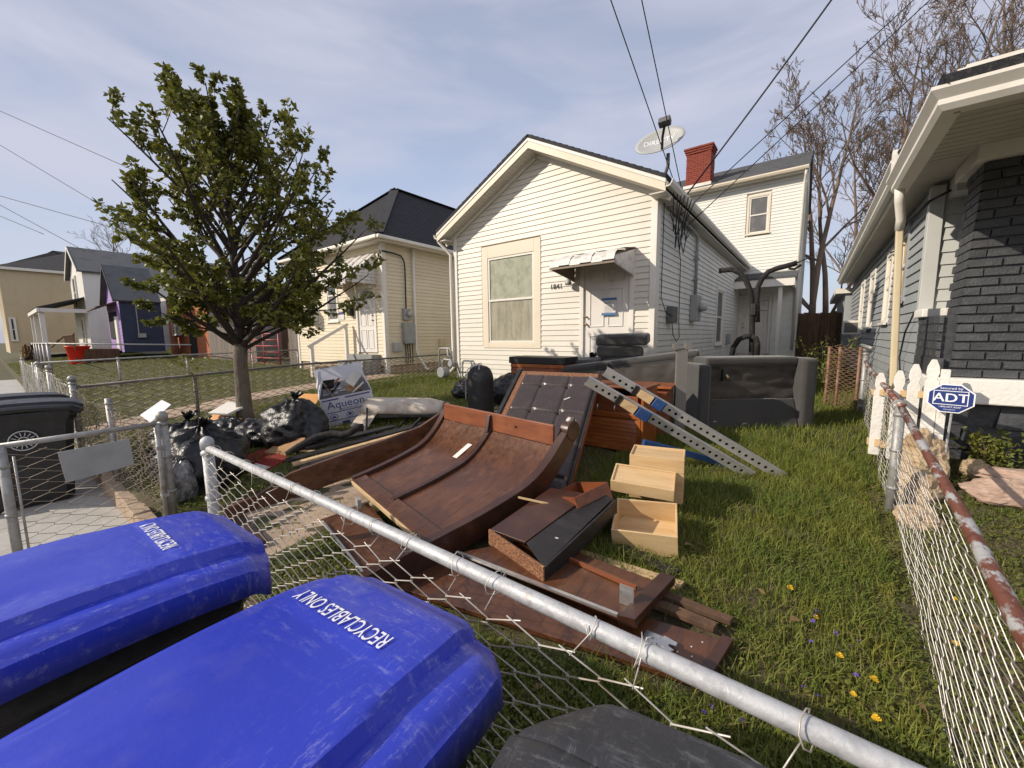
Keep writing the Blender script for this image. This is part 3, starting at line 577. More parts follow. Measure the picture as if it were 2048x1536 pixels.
# satellite dish on the eave
ds = thing('satellite_dish', 'grey satellite dish on a bent mast above the white house eave', 'satellite dish', (-2.22, 7.15, 4.22))
mb = MB(); mb.tube([(0, 0, 0), (.03, 0, .12), (.09, -.02, .22), (.13, -.04, .32), (.13, -.05, .50)], .03, 8); mb.build('mast', M('cable_grey'), ds, smooth=True)
MB().box(-.08, .1, -.06, .06, -.03, .02).build('foot', M('cable_grey'), ds)
DC = Vector((-.0, -.12, .72)); DN = Vector((.02, -.88, .42)).normalized(); DU = Vector((1, -.05, .07)); DU = (DU-DN*DU.dot(DN)).normalized(); DV = DN.cross(DU)
mb = MB(); pts = []
rings = 7; n = 28
for i in range(rings+1):
    r_ = i/rings
    for k in range(n):
        t = 2*math.pi*k/n; p = DC+DU*(.40*r_*math.cos(t))+DV*(.245*r_*math.sin(t))+DN*(.07*(r_*r_)-.07); pts.append(p)
fs = [(i*n+k, i*n+(k+1) % n, (i+1)*n+(k+1) % n, (i+1)*n+k) for i in range(rings) for k in range(n)]
mb.add(pts, fs); dish = mb.build('reflector', M('dish_grey'), ds, smooth=True, solid=.012)
lettering('DIRECTV', .125, M('letter_white'), ds, fn=lambda p: DC+DU*(p.x-.02)+DV*(p.y+.03)+DN*(.07*(((p.x-.02)/.4)**2+((p.y+.03)/.245)**2)-.07+.0085+p.z), sx=1.0, depth=.001)
LNB = Vector((.17, -.42, .78))
mb = MB(); mb.tube([DC-DV*.22-DN*.03+DU*.06, DC-DV*.1+DN*.12+DU*.09, LNB], .02, 6); mb.build('arm', M('cable'), ds)
MB().bar(LNB-DU*.09+Vector((0, 0, .05)), LNB+DU*.09+Vector((0, 0, .05)), .10, .12, DN).build('receiver', M('cable_grey'), ds, bevel=.015)
# gas meter at the house corner
gm = thing('gas_meter', 'grey gas meter with bent pipes at the left corner of the white house', 'gas meter', (-6.95, 6.6, zg(-6.95, 6.6)))
for pts in ([(-.25, 0, 0), (-.25, 0, .72), (-.2, 0, .78), (.12, 0, .78), (.18, 0, .70), (.18, 0, .5)], [(-.1, 0, .1), (-.12, -.02, .45), (-.05, -.02, .52), (.15, 0, .5), (.30, .05, .45), (.33, .1, .2), (.33, .3, .2)], [(.05, 0, .78), (.05, 0, .62), (.2, 0, .56)]):
    MB().tube(pts, .022, 7).build('pipe', M('galv_old'), gm, smooth=True)
mb = MB(); mb.tube([(-.12, -.1, .2), (-.12, .1, .2)], .13, 16); mb.build('meter_body', M('metal_grey'), gm, bevel=.02)
mb = MB(); mb.tube([(.2, -.09, .42), (.2, .03, .42)], .075, 12); mb.build('regulator', M('metal_grey'), gm, bevel=.01)
# ================================================================ cream neighbour with hipped roof
nh = thing('cream_house', 'cream sided house with black hipped roof and white scalloped door awning', 'house')
NX0, NX1, NY, NZ0, NE = -15.2, -9.87, 7.0, .95, 4.42
nf = MB().box(NX0, NX1-.02, NY+.066, NY+.15, NZ0, NE).build('front_wall', M('siding_butter'), nh)
ND = (-11.22, -10.36, 1.33, 3.24); NW = [(-14.15, -13.6, 2.35, 4.0), (-12.95, -12.4, 2.35, 3.95)]
siding(nf, (0, NY+.02), UX, YN, NZ0, NE, .105, lambda z: (NX0+.08, NX1-.1), [(a-.09, b+.09, c-.06, d+.09) for a, b, c, d in NW]+[(ND[0]-.08, ND[1]+.08, 0, ND[3]+.3)], M('siding_butter'))
ns = MB().box(NX1-.18, NX1-.066, NY+.16, 16.5, NZ0, NE).build('side_wall', M('siding_butter'), nh)
siding(ns, (NX1-.02, 0), UY, XP, NZ0, NE, .105, lambda z: (NY+.09, 16.5), [], M('siding_butter'))
MB().box(NX0, NX0+.14, NY+.16, 16.5, NZ0, NE).build('side_wall', M('siding_butter'), nh)
for x0, x1 in ((NX1-.1, NX1+.005), (NX0-.005, NX0+.09)): MB().box(x0, x1, NY-.012, NY+.12, .62, NE).build('corner_board', M('trim_white'), nh)
MB().box(NX0+.05, NX1-.05, NY+.05, 16.4, .2, NZ0-.001).build('foundation', M('concrete_warm'), nh)
for a, b, c, d in NW: window(nh, (0, NY+.02), UX, YN, a, b, c, d, .09, None, 'trim_white', ('glass', 'screen_grey'))
panel_door(nh, (0, NY+.02), UX, YN, ND[0], ND[1], ND[2], ND[3]-.02, 'door_white', .78, rows=((.06, .36), (.42, .72)))
# fanlight
mb = MB(); cx, cz = (ND[0]+ND[1])/2, 2.93
mb.prism([(cx+.3*math.cos(R(a)), cz+.24*math.sin(R(a))) for a in range(0, 181, 15)], lambda u_, v_, d: (u_, d, v_), NY+.004, NY+.0105); fl = mb.build('fanlight', M('glass'), nh)
for a in (36, 72, 108, 144): MB().bar((cx, NY+.002, cz), (cx+.3*math.cos(R(a)), NY+.002, cz+.24*math.sin(R(a))), .012, .02, (0, 1, 0)).build('glazing_bar', M('trim_white'), fl)
MB().box(NX0-.25, NX1+.3, NY-.28, NY-.26, NE-.02, NE+.15).build('fascia', M('trim_cream'), nh); MB().box(NX1+.28, NX1+.3, NY-.25, 16.6, NE-.02, NE+.15).build('fascia', M('trim_cream'), nh)
MB().box(NX0-.25, NX1+.28, NY-.26, 16.6, NE+.0, NE+.02).build('soffit', M('soffit'), nh)
MB().box(NX1+.3, NX1+.41, NY-.36, 16.6, NE+.03, NE+.13).build('gutter', M('trim_white'), nh, bevel=.02); MB().box(NX0-.3, NX1+.299, NY-.385, NY-.28, NE+.03, NE+.13).build('gutter', M('trim_white'), nh, bevel=.02)
e0, e1, ef, pk, pz = NX0-.32, NX1+.36, NY-.34, (-12.75, 9.75), 7.22
roof_slab(nh, [(e0, ef, NE+.15), (e1, ef, NE+.15), (pk[0]+.01, pk[1], pz), (pk[0]-.01, pk[1], pz)], .05, M('shingle_black'))
roof_slab(nh, [(e1, ef, NE+.15), (e1, 16.8, NE+.15), (pk[0], 16.8, pz), (pk[0], pk[1], pz)], .05, M('shingle_black'))
roof_slab(nh, [(e0, 16.8, NE+.15), (e0, ef, NE+.15), (pk[0], pk[1], pz), (pk[0], 16.8, pz)], .05, M('shingle_black'))
for a, b in (((e1, ef, NE+.17), (pk[0], pk[1], pz+.02)), ((e0, ef, NE+.17), (pk[0], pk[1], pz+.02)), ((pk[0], pk[1], pz+.02), (pk[0], 16.8, pz+.02))):
    A, B = Vector(a), Vector(b); kk = int((B-A).length/.28)
    for i in range(kk): MB().bar(A.lerp(B, i/kk), A.lerp(B, (i+1.1)/kk), .30, .022).build('ridge_cap', M('shingle_black'), nh)
# awning with slatted sides and scalloped front
nax0, nax1 = -12.0, -10.18; aws = None
kk = 9
for i in range(kk):
    x0 = nax0+(nax1-nax0)*i/kk; x1 = x0+(nax1-nax0)/kk-.006; dz = .02*(i % 2)
    o = MB().hexa([(x0, 7.0, 4.18+dz), (x1, 7.0, 4.18+dz), (x1, 7.0, 4.19+dz), (x0, 7.0, 4.19+dz)], [(x0, 6.05, 3.33+dz), (x1, 6.05, 3.33+dz), (x1, 6.05, 3.34+dz), (x0, 6.05, 3.34+dz)]).build('awning_slat', M('alu_white'), None)
    if aws is None: aws = o; o.name = 'awning'; o.parent = nh
    else: o.parent = aws
for i in range(9):
    z0 = 3.30+i*.095; y0 = 6.07+(z0-3.33)*1.1
    for x in (nax1-.02, nax0):
        MB().hexa([(x, max(y0, 6.06), z0), (x, 7.0, z0), (x+.025, 7.0, z0), (x+.025, max(y0, 6.06), z0)], [(x, max(y0+.1, 6.06), z0+.088), (x, 7.0, z0+.088), (x+.012, 7.0, z0+.088), (x+.012, max(y0+.1, 6.06), z0+.088)]).build('awning_side_slat', M('alu_white'), aws)
mb = MB(); mb.prism([(nax0, 3.34)]+[(nax0+(nax1-nax0)*i/36, 3.21+.045*abs(math.sin(math.pi*i/4))) for i in range(37)]+[(nax1, 3.34)], lambda u_, v_, d: (u_, d, v_), 6.03, 6.045); mb.build('scallop', M('alu_white'), aws)
# service entrance, boxes and downspout on side wall
MB().tube([(-9.84, 7.0, 4.2), (-9.80, 7.35, 4.18), (-9.80, 7.62, 4.14), (-9.80, 7.72, 4.0), (-9.80, 7.74, 3.8), (-9.80, 7.72, 2.6)], .022, 7).build('conduit', M('cable'), nh, smooth=True)
m1 = MB().box(-9.88, -9.76, 7.62, 7.88, 2.28, 2.62).build('electric_meter', M('metal_grey'), nh, bevel=.01)
MB().tube([(-9.76, 7.78, 2.46), (-9.66, 7.78, 2.46), (-9.63, 7.78, 2.46)], [.09, .085, .05], 14).build('meter_dial', M('dish_grey'), m1, smooth=True)
MB().box(-9.88, -9.72, 7.58, 7.98, 1.58, 2.2).build('breaker_box', M('metal_grey'), nh, bevel=.01)
for y in (7.64, 7.72, 7.80, 7.9): MB().tube([(-9.8, y, 1.6), (-9.8, y+.01, 1.2), (-9.8, y-.01, .98)], .017, 6).build('pipe', M('cable'), nh, smooth=True)
MB().box(-9.88, -9.74, 7.22, 7.5, 1.35, 1.62).build('telephone_box', M('dish_grey'), nh, bevel=.01)
MB().box(-9.88, -9.78, 9.05, 9.25, 1.45, 1.72).build('telephone_box', M('pvc_yellow'), nh, bevel=.01)
MB().tube([(-9.78, 8.05, NE+.02), (-9.80, 8.05, 1.35), (-9.74, 8.1, 1.15), (-9.55, 8.2, .8), (-9.4, 8.2, .78)], .04, 6).build('downspout', M('trim_white'), nh, smooth=True)
# air conditioner, notice, mailbox, concrete steps and rail
ac = MB().box(-14.12, -13.62, 6.62, 7.0, 2.36, 2.75).build('air_conditioner', M('trim_white'), nh, bevel=.01)
MB().box(-14.08, -13.9, 6.612, 6.62, 2.42, 2.70).build('grille', M('screen_grey'), ac); MB().box(-13.84, -13.66, 6.612, 6.62, 2.42, 2.70).build('grille', M('screen_grey'), ac)
MB().box(-12.28, -11.98, 6.99, 7.0, 2.35, 2.62).build('notice', M('paper'), nh); MB().box(-12.26, -12.0, 6.985, 6.99, 2.52, 2.6).build('notice_heading', M('print_blue'), nh)
MB().box(-11.62, -11.42, 6.86, 7.0, 2.45, 2.80).build('mailbox', M('cable'), nh, bevel=.02)
for i in range(4):
    MB().box(-11.5, -10.15, 7.0-.30*(i+1), 7.0-.30*i-.001, .4, 1.27-.17*i).build('step', M('concrete_grey'), nh, bevel=.012)
MB().box(-11.8, -11.505, 5.7, 7.0, .4, .95).build('step_side', M('concrete_warm'), nh, bevel=.01)
r0, r1 = (-11.65, 5.75, 1.55), (-11.65, 6.85, 2.15)
MB().bar((-11.65, 5.62, 1.52), (-11.65, 6.9, 2.2), .05, .09).build('handrail', M('trim_white'), nh); MB().box(-11.69, -11.61, 5.68, 5.77, .55, 1.55).build('rail_post', M('trim_white'), nh); MB().box(-11.69, -11.61, 6.78, 6.87, .9, 2.12).build('rail_post', M('trim_white'), nh)
rebase(nh, (-12.5, 7.0, .65))
# ================================================================ grey house on the right with painted brick porch
gh = thing('grey_house', 'grey clapboard house with dark painted brick porch column at the right edge', 'house')
GXW = .9
gw = MB().box(GXW+.066, 6, 6.19, 16.5, .5, 3.3).build('side_wall', M('siding_grey'), gh)
GWIN = [(7.25, 7.75, 2.2, 3.06), (8.5, 8.95, 1.95, 2.95), (10.6, 11.3, 1.9, 2.9), (12.6, 13.3, 1.7, 2.9)]
siding(gw, (GXW+.02, 0), UY, XN, .72, 3.3, .115, lambda z: (6.2, 16.5), [(a-.09, b+.09, c-.09, d+.09) for a, b, c, d in GWIN], M('siding_grey'), proud=.02)
for i, (a, b, c, d) in enumerate(GWIN):
    window(gh, (GXW+.02, 0), UY, XN, a, b, c, d, .09, None, 'trim_white' if i else 'siding_grey', ('wood_raw' if i < 2 else 'glass',)*2)
acr = MB().box(GXW-.32, GXW+.02, 12.7, 13.2, 1.72, 2.05).build('air_conditioner', M('trim_white'), gh, bevel=.01); MB().box(GXW-.3, GXW-.05, 12.694, 12.7, 1.76, 2.0).build('grille', M('screen_grey'), acr)
# porch back wall (faces the street)
pw = MB().box(GXW+.02, 5, 6.166, 6.18, 1.9, 3.3).build('porch_wall', M('siding_grey'), gh)
mat('siding_grey_light', (.50, .51, .485), .5, layers=[((.42, .43, .41), 3, U, .45, .7, .5)], coord='World', rand=.02)
siding(pw, (0, 6.12), UX, YN, 1.95, 3.2, .125, lambda z: (GXW+.1, 2.6), [], M('siding_grey_light'), proud=.018)
MB().box(GXW-.012, GXW+.1, 6.08, 6.2, 1.92, 3.25).build('corner_board', M('siding_grey_light'), gh, bevel=.005)
# knee wall under it, left side and front
MB().box(GXW+.03, 3.4, 5.25, 6.1, .4, 1.9).build('porch_wall_core', M('block_painted'), gh)
def brickwall(parent, o, u, nrm, a0, a1, z0, z1, bl, bh, m, name='brick', jit=.004, taper=None, depth=.03):
    o = Vector((o[0], o[1], 0)); u = Vector(u); nrm = Vector(nrm); z = z0; row = 0; cache = []
    for k in range(5):
        mb = MB(); e = lambda: rnd.uniform(-jit, jit)
        w = bl-.011; h = bh-.011
        lo = [u*(0)+nrm*(-depth), u*w+nrm*(-depth), u*w+nrm*(-depth)+Vector((0, 0, h)), nrm*(-depth)+Vector((0, 0, h))]
        hi = [u*(e()+.003)+nrm*(e()+.0)+Vector((0, 0, .003+e()*.5)), u*(w-.003+e())+nrm*e()+Vector((0, 0, .003+e()*.5)), u*(w-.003+e())+nrm*e()+Vector((0, 0, h-.003+e()*.5)), u*(.003+e())+nrm*e()+Vector((0, 0, h-.003+e()*.5))]
        mb.hexa(lo, hi); me = mb.mesh(name); fix(me); me.materials.append(m); cache.append(me)
    while z < z1-.02:
        s0 = a0+(taper(z) if taper else 0); a = s0-(bl/2 if row % 2 else 0)
        while a < a1-.02:
            st = max(a, s0); en = min(a+bl, a1)
            if en-st > .03:
                ob = bpy.data.objects.new(name, cache[rnd.randrange(5)]); COL.objects.link(ob); ob.parent = parent
                b = o+u*st; ob.location = (b.x, b.y, z); f = (en-st)/bl
                if f < .98: ob.scale = (f if abs(u.x) > .5 else 1, f if abs(u.y) > .5 else 1, 1)
            a += bl
        z += bh; row += 1
BM = M('brick_painted')
kl = MB().box(GXW+.01, GXW+.03, 5.25, 6.1, .4, 1.9).build('porch_side', M('block_painted'), gh)
brickwall(kl, (GXW+.005, 0), UY, XN, 5.22, 6.1, 1.36, 1.9, .2, .078, BM)
MB().box(GXW-.03, 1.25, 5.75, 6.16, 1.9, 1.985).build('sill_ledge', M('white_paint_rough'), gh, bevel=.012)
# foundation blocks
fb = MB().box(GXW+.03, 3.4, 5.22, 5.25, .4, 1.14).build('foundation', M('block_painted'), gh)
brickwall(fb, (0, 5.2), UX, YN, GXW, 2.4, .5, 1.12, .42, .205, M('block_painted'), 'block', .016, depth=.06)
brickwall(fb, (GXW, 0), UY, XN, 5.2, 6.1, .5, 1.36, .42, .205, M('block_painted'), 'block', .016, depth=.06)
for i in range(4): MB().box(GXW-.04+i*.62, GXW-.04+i*.62+.612, 5.10, 5.6, 1.125, 1.345).build('coping_block', M('white_paint_rough'), gh, bevel=.015)
# column
cc = MB().hexa([(1.02, 5.22, 1.345), (2.2, 5.22, 1.345), (2.2, 5.7, 1.345), (1.02, 5.7, 1.345)], [(1.09, 5.22, 3.18), (2.2, 5.22, 3.18), (2.2, 5.7, 3.18), (1.09, 5.7, 3.18)]).build('column', M('block_painted'), gh)
tp = lambda z: (z-1.35)*.037
brickwall(cc, (0, 5.2), UX, YN, 1.0, 2.0, 1.352, 3.15, .205, .079, BM, taper=tp)
z = 1.352; row = 0
while z < 3.1:      # left face bricks follow the batter
    for k in range(3):
        y0 = 5.215+k*.16-(.08 if row % 2 and k else 0); y1 = min(y0+.15, 5.69)
        MB().hexa([(1.0+tp(z)-rnd.uniform(0, .004), y0, z), (1.03+tp(z), y0, z), (1.03+tp(z), y1, z), (1.0+tp(z)-rnd.uniform(0, .004), y1, z)], [(1.0+tp(z), y0, z+.068), (1.03+tp(z), y0, z+.068), (1.03+tp(z), y1, z+.068), (1.0+tp(z), y1, z+.068)]).build('brick', BM, cc)
    z += .079; row += 1
MB().box(1.0, 6, 5.12, 5.8, 3.165, 3.29).build('porch_beam', M('white_paint_rough'), gh, bevel=.01)
MB().box(1.02, 1.2, 5.8, 6.1, 3.1, 3.28).build('porch_beam', M('siding_grey_light'), gh)
# soffits, fascias, gutters, roofs
for i in range(17):
    y0 = 3.68+i*.102
    MB().box(.62, 4.5, y0, y0+.09, 3.28, 3.29).build('soffit_strip', M('soffit'), gh)
MB().box(.59, .62, 3.65, 5.42, 3.05, 3.3).build('fascia', M('trim_white'), gh); MB().box(.62, 4.5, 3.62, 3.65, 3.05, 3.3).build('fascia', M('trim_white'), gh)
def kgutter(name, a, b, out, z):
    """K-style gutter from a to b, out = outward horizontal unit"""
    a = Vector((a[0], a[1], 0)); b = Vector((b[0], b[1], 0)); o_ = Vector((out[0], out[1], 0)); mb = MB()
    pr = [(0, .125), (0, 0), (.06, 0), (.085, .03), (.085, .06), (.125, .105), (.125, .125), (.112, .125), (.072, .062), (.07, .035), (.055, .012), (.012, .012), (.012, .125)]
    n_ = len(pr); A = [a+o_*p+Vector((0, 0, z+q)) for p, q in pr]; B = [b+o_*p+Vector((0, 0, z+q)) for p, q in pr]
    mb.add(A+B, [tuple(range(n_))[::-1], tuple(range(n_, 2*n_))]+[(i, (i+1) % n_, n_+(i+1) % n_, n_+i) for i in range(n_)])
    return mb.build(name, M('trim_white'), gh)
pr = [(0, .125), (0, 0), (.06, 0), (.085, .03), (.085, .06), (.125, .105), (.125, .125), (.112, .125), (.072, .062), (.07, .035), (.055, .012), (.012, .012), (.012, .125)]
V = [(.59-p, 5.32, 3.05+q) for p, q in pr]+[(.59-p, 3.62-p, 3.05+q) for p, q in pr]+[(4.5, 3.62-p, 3.05+q) for p, q in pr]; n_ = len(pr)
MB().add(V, [tuple(range(n_))[::-1], tuple(range(2*n_, 3*n_))]+[(j*n_+i, j*n_+(i+1) % n_, (j+1)*n_+(i+1) % n_, (j+1)*n_+i) for j in range(2) for i in range(n_)]).build('gutter', M('trim_white'), gh)
kgutter('gutter', (.62, 5.44), (.62, 16.3), (-1, 0), 3.27)
MB().box(.62, .65, 5.40, 16.4, 3.24, 3.44).build('fascia', M('trim_white'), gh); MB().box(.65, .95, 5.42, 16.4, 3.29, 3.31).build('soffit', M('soffit'), gh)
MB().box(.5, .66, 5.38, 5.44, 3.25, 3.47).build('fascia_end', M('trim_white'), gh)
roof_slab(gh, [(.53, 5.30, 3.44), (.53, 16.6, 3.44), (4.5, 14, 5.2), (4.5, 8, 5.2)], .05, M('shingle_black'), shingles=False)
roof_slab(gh, [(.50, 3.48, 3.22), (4.6, 3.48, 3.22), (4.6, 6.2, 4.2), (1.9, 6.2, 4.1)], .06, M('shingle_black'), shingles=False)
roof_slab(gh, [(.50, 5.5, 3.22), (.50, 3.48, 3.22), (1.9, 6.2, 4.1), (1.9, 6.4, 4.1)], .06, M('shingle_black'), shingles=False)
MB().box(.62, 4.5, 5.42, 6.2, 3.30, 3.32).build('porch_ceiling', M('soffit'), gh)
MB().tube([(.55, 5.2, 3.1), (.565, 5.24, 2.95), (.6, 5.36, 2.82), (.6, 5.39, 2.72)], .037, 8).build('downspout_elbow', M('trim_white'), gh, smooth=True)
MB().hexa([(.572, 5.36, 2.74), (.628, 5.36, 2.74), (.628, 5.41, 2.74), (.572, 5.41, 2.74)], [(.665, 5.40, .7), (.72, 5.40, .7), (.72, 5.45, .7), (.665, 5.45, .7)]).build('downspout', M('pvc_yellow'), gh, bevel=.012)
MB().tube([(1.0, 5.9, 3.14), (.88, 6.05, 3.10), (.86, 6.4, 3.08), (.86, 7.2, 3.12), (.86, 7.9, 2.9), (.86, 8.4, 2.95)], .012, 5).build('service_cable', M('cable'), gh, smooth=True)
MB().tube([(.88, 6.2, 1.98), (.86, 6.5, 1.75), (.86, 6.7, 1.45), (.86, 6.5, 1.2), (.87, 6.25, 1.25)], .009, 5).build('service_cable', M('cable'), gh, smooth=True)
MB().box(.88, .9, 6.2, 16.5, .45, .72).build('skirting', M('concrete_grey'), gh)
MB().box(.75, 4, 16.6, 22, .5, 3.0).build('rear_wing', M('siding_grey'), gh); MB().box(.5, 4, 16.5, 22.2, 3.0, 3.15).build('rear_eave', M('trim_white'), gh)
rebase(gh, (1.5, 6.0, .5))
# ================================================================ houses far down the street on the left
def far_house(name, label, x0, x1, y0, y1, z0, ze, m_side, m_front, gable_dir, zr, m_roof, exp=.11, over=.25, side_joined=True):
    t = thing(name, label, 'house')
    w = MB().box(x0, x1, y0, y1, z0, ze).build('wall', M(m_front), t)
    if side_joined:
        siding(w, (x1, 0), UY, XP, z0, ze, exp, lambda z: (y0, y1), [], M(m_side), joined=True)
        siding(w, (0, y0), UX, YN, z0, ze, exp, lambda z: (x0, x1), [], M(m_front), joined=True)
    if gable_dir == 'front':
        xm = (x0+x1)/2
        MB().prism([(x0, ze), (x1, ze), (xm, zr-.1)], lambda u_, v_, d: (u_, d, v_), y0, y0+.15).build('gable', M(m_front), t)
        for xe in (x0-over, x1+over):
            zl = ze-(zr-ze)*over/(xm-x0)
            pts = [(xe, y0-over, zl), (xe, y1, zl), (xm, y1, zr), (xm, y0-over, zr)]
            roof_slab(t, pts, .1, M(m_roof), shingles=False)
            MB().hexa([(xe, y0-over-.03, zl-.18), (xe, y0-over, zl-.18), (xe, y0-over, zl+.02), (xe, y0-over-.03, zl+.02)], [(xm, y0-over-.03, zr-.18), (xm, y0-over, zr-.18), (xm, y0-over, zr+.02), (xm, y0-over-.03, zr+.02)]).build('rake_board', M('trim_white'), t)
    else:
        xm = (x0+x1)/2; ym = (y0+y1)/2; e = [(x0-over, y0-over, ze), (x1+over, y0-over, ze), (x1+over, y1+over, ze), (x0-over, y1+over, ze)]; k = (x1-x0)*.45
        pk0, pk1 = (xm, y0+k, zr), (xm, y1-k, zr)
        roof_slab(t, [e[0], e[1], pk0, pk0], .1, M(m_roof), shingles=False); roof_slab(t, [e[1], e[2], pk1, pk0], .1, M(m_roof), shingles=False); roof_slab(t, [e[3], e[0], pk0, pk1], .1, M(m_roof), shingles=False)
        MB().box(x1+over, x1+over+.04, y0-over, y1+over, ze-.18, ze+.02).build('fascia', M('trim_white'), t); MB().box(x0-over, x1+over, y0-over-.04, y0-over, ze-.18, ze+.02).build('fascia', M('trim_white'), t)
    return t
th = far_house('tan_house', 'tall tan sided house with dark hipped roof at the far left edge', -60, -50, 1.15, 9, .9, 7.5, 'tan', 'tan', 'hip', 9.9, 'shingle_black')
window(th, (-49.93, 0), UY, XP, 1.35, 1.55, 1.9, 3.6, .08); rebase(th, (-55, 5, .9))
w2 = far_house('white_far_house', 'white two storey gabled house with porch behind the dark blue cottage', -44.5, -38.6, 4.3, 14, 1.0, 6.5, 'siding_white', 'siding_white', 'front', 8.3, 'shingle_grey')
window(w2, (0, 4.23), UX, YN, -42.6, -41.6, 4.2, 6.2, .15, None, 'trim_white', ('dark_opening', 'dark_opening')); window(w2, (0, 4.23), UX, YN, -41.2, -40.2, 1.6, 3.3, .12, None, 'trim_cream', ('screen_grey', 'screen_grey'))
roof_slab(w2, [(-46.5, 2.1, 3.9), (-38.4, 2.1, 3.9), (-38.9, 4.3, 4.7), (-46, 4.3, 4.7)], .12, M('shingle_black'), 'porch_roof', shingles=False)
MB().box(-46.5, -38.4, 2.12, 2.25, 3.62, 3.86).build('porch_fascia', M('trim_white'), w2); MB().box(-38.55, -38.42, 2.26, 4.3, 3.62, 3.86).build('porch_fascia', M('trim_white'), w2)
for x in (-46.2, -43.4, -38.8): MB().box(x, x+.22, 2.2, 2.42, .8, 3.64).build('porch_post', M('trim_white'), w2)
rebase(w2, (-41.5, 6, 1))
ct = far_house('navy_cottage', 'small cottage with navy side wall, purple front and fire damaged window', -36.0, -32.2, 4.9, 6.75, 1.1, 4.35, 'navy', 'purple', 'front', 6.3, 'shingle_grey', exp=.2)
for o_ in ct.children:
    if o_.name.startswith('rake_board'): o_.data.materials[0] = M('wood_black')
MB().box(-35.3, -33.2, 4.82, 4.9, 1.9, 3.5).build('boarded_window', M('dark_opening'), ct); MB().box(-33.5, -32.9, 4.80, 4.9, 1.2, 3.2).build('door', M('trim_white'), ct)
MB().hexa([(-36.2, 4.0, 3.55), (-32.8, 4.0, 3.65), (-32.8, 4.9, 4.0), (-36.2, 4.9, 4.0)], [(-36.2, 4.0, 3.62), (-32.8, 4.0, 3.72), (-32.8, 4.9, 4.08), (-36.2, 4.9, 4.08)]).build('porch_roof', M('wood_brown'), ct)
MB().tube([(-32.15, 5.6, 4.2), (-32.12, 5.6, 2.2)], .03, 6).build('conduit', M('metal_grey'), ct); MB().box(-32.18, -32.0, 5.55, 5.9, 1.95, 2.2).build('electric_meter', M('metal_grey'), ct)
MB().box(-36.8, -33.0, 3.0, 4.8, .6, 1.3).build('deck', M('wood_brown'), ct)
MB().bar((-37, 3.0, 2.15), (-32.6, 3.0, 2.15), .08, .09).build('deck_rail', M('wood_brown'), ct); MB().bar((-40, 2.6, 1.4), (-37, 3.0, 2.15), .08, .09).build('deck_rail', M('wood_brown'), ct)
for i in range(22): MB().box(-37+i*.2, -36.95+i*.2, 2.98, 3.03, 1.3, 2.11).build('baluster', M('wood_brown'), ct)
rebase(ct, (-34, 7, 1.1))
bh = thing('brick_house', 'low orange brick house with grilled window partly hidden by the leafy tree', 'house')
bw = MB().box(-37, -28.6, 8.1, 14, .4, 4.6).build('wall', M('mortar'), bh)
mb = MB(); z = .45; row = 0
while z < 4.5:
    x = -37.0-(.15 if row % 2 else 0)
    while x < -28.7:
        mb.box(max(x, -37), min(x+.29, -28.6), 8.06+rnd.uniform(0, .015), 8.12, z, z+.085); x += .3
    z += .1; row += 1
b = mb.build('brick_courses', M('brick_far'), bw); b['kind'] = 'stuff'
window(bh, (0, 7.99), UX, YN, -35.6, -34.0, 2.2, 3.3, .15, None, 'trim_white'); 
for i in range(7): MB().box(-35.5+i*.24, -35.47+i*.24, 7.95, 7.98, 2.2, 3.3).build('window_bar', M('trim_white'), bh)
MB().box(-32.2, -31.0, 8.0, 8.06, .5, 3.1).build('door', M('dark_opening'), bh)
roof_slab(bh, [(-37.4, 7.6, 4.6), (-28.2, 7.6, 4.6), (-28.2, 11, 6.0), (-37.4, 11, 6.0)], .1, M('shingle_grey'), shingles=False); MB().box(-37.4, -28.2, 7.55, 7.6, 4.4, 4.62).build('fascia', M('trim_white'), bh)
rebase(bh, (-33, 9, .4))
sh = thing('red_roof_shed', 'long brown building with low rusty roof behind the wooden fence', 'building')
MB().box(-26.5, -16.2, 11.2, 17, .5, 4.2).build('wall', M('wood_brown'), sh)
roof_slab(sh, [(-27, 10.8, 4.1), (-16, 10.8, 4.1), (-16, 14, 5.2), (-27, 14, 5.2)], .1, M('brick_far'), shingles=False); MB().box(-27, -16, 10.75, 10.8, 3.95, 4.12).build('fascia', M('siding_grey'), sh)
rebase(sh, (-21, 13, .5))
# wooden board fence beside the cream house, each board a part
def board_fence(name, label, a, b, z0, z1, n, m):
    t = thing(name, label, 'fence', (a[0], a[1], z0)); A = Vector(a); B = Vector(b); d = (B-A)/n
    for i in range(n):
        p = A+d*i; q = A+d*(i+.94); h = z1-z0+rnd.uniform(-.05, .05); nn = Vector((-d.y, d.x)).normalized()*.012
        MB().hexa([(p.x-A.x-nn.x, p.y-A.y-nn.y, 0), (q.x-A.x-nn.x, q.y-A.y-nn.y, 0), (q.x-A.x+nn.x, q.y-A.y+nn.y, 0), (p.x-A.x+nn.x, p.y-A.y+nn.y, 0)], [(p.x-A.x-nn.x, p.y-A.y-nn.y, h), (q.x-A.x-nn.x, q.y-A.y-nn.y, h), (q.x-A.x+nn.x, q.y-A.y+nn.y, h), (p.x-A.x+nn.x, p.y-A.y+nn.y, h)]).build('board', M(m), t)
    for hh in (.4, 1.4): MB().bar((0, .05, hh), (B.x-A.x, B.y-A.y+.05, hh), .04, .09).build('fence_rail', M(m), t)
    return t
board_fence('board_fence', 'weathered grey wooden board fence beside the brick house', (-28.5, 8.0), (-21.6, 7.95), .55, 2.45, 42, 'wood_grey')
board_fence('board_fence', 'weathered grey wooden board fence touching the cream house corner', (-18.0, 7.9), (-15.3, 7.85), .6, 2.5, 18, 'wood_grey')
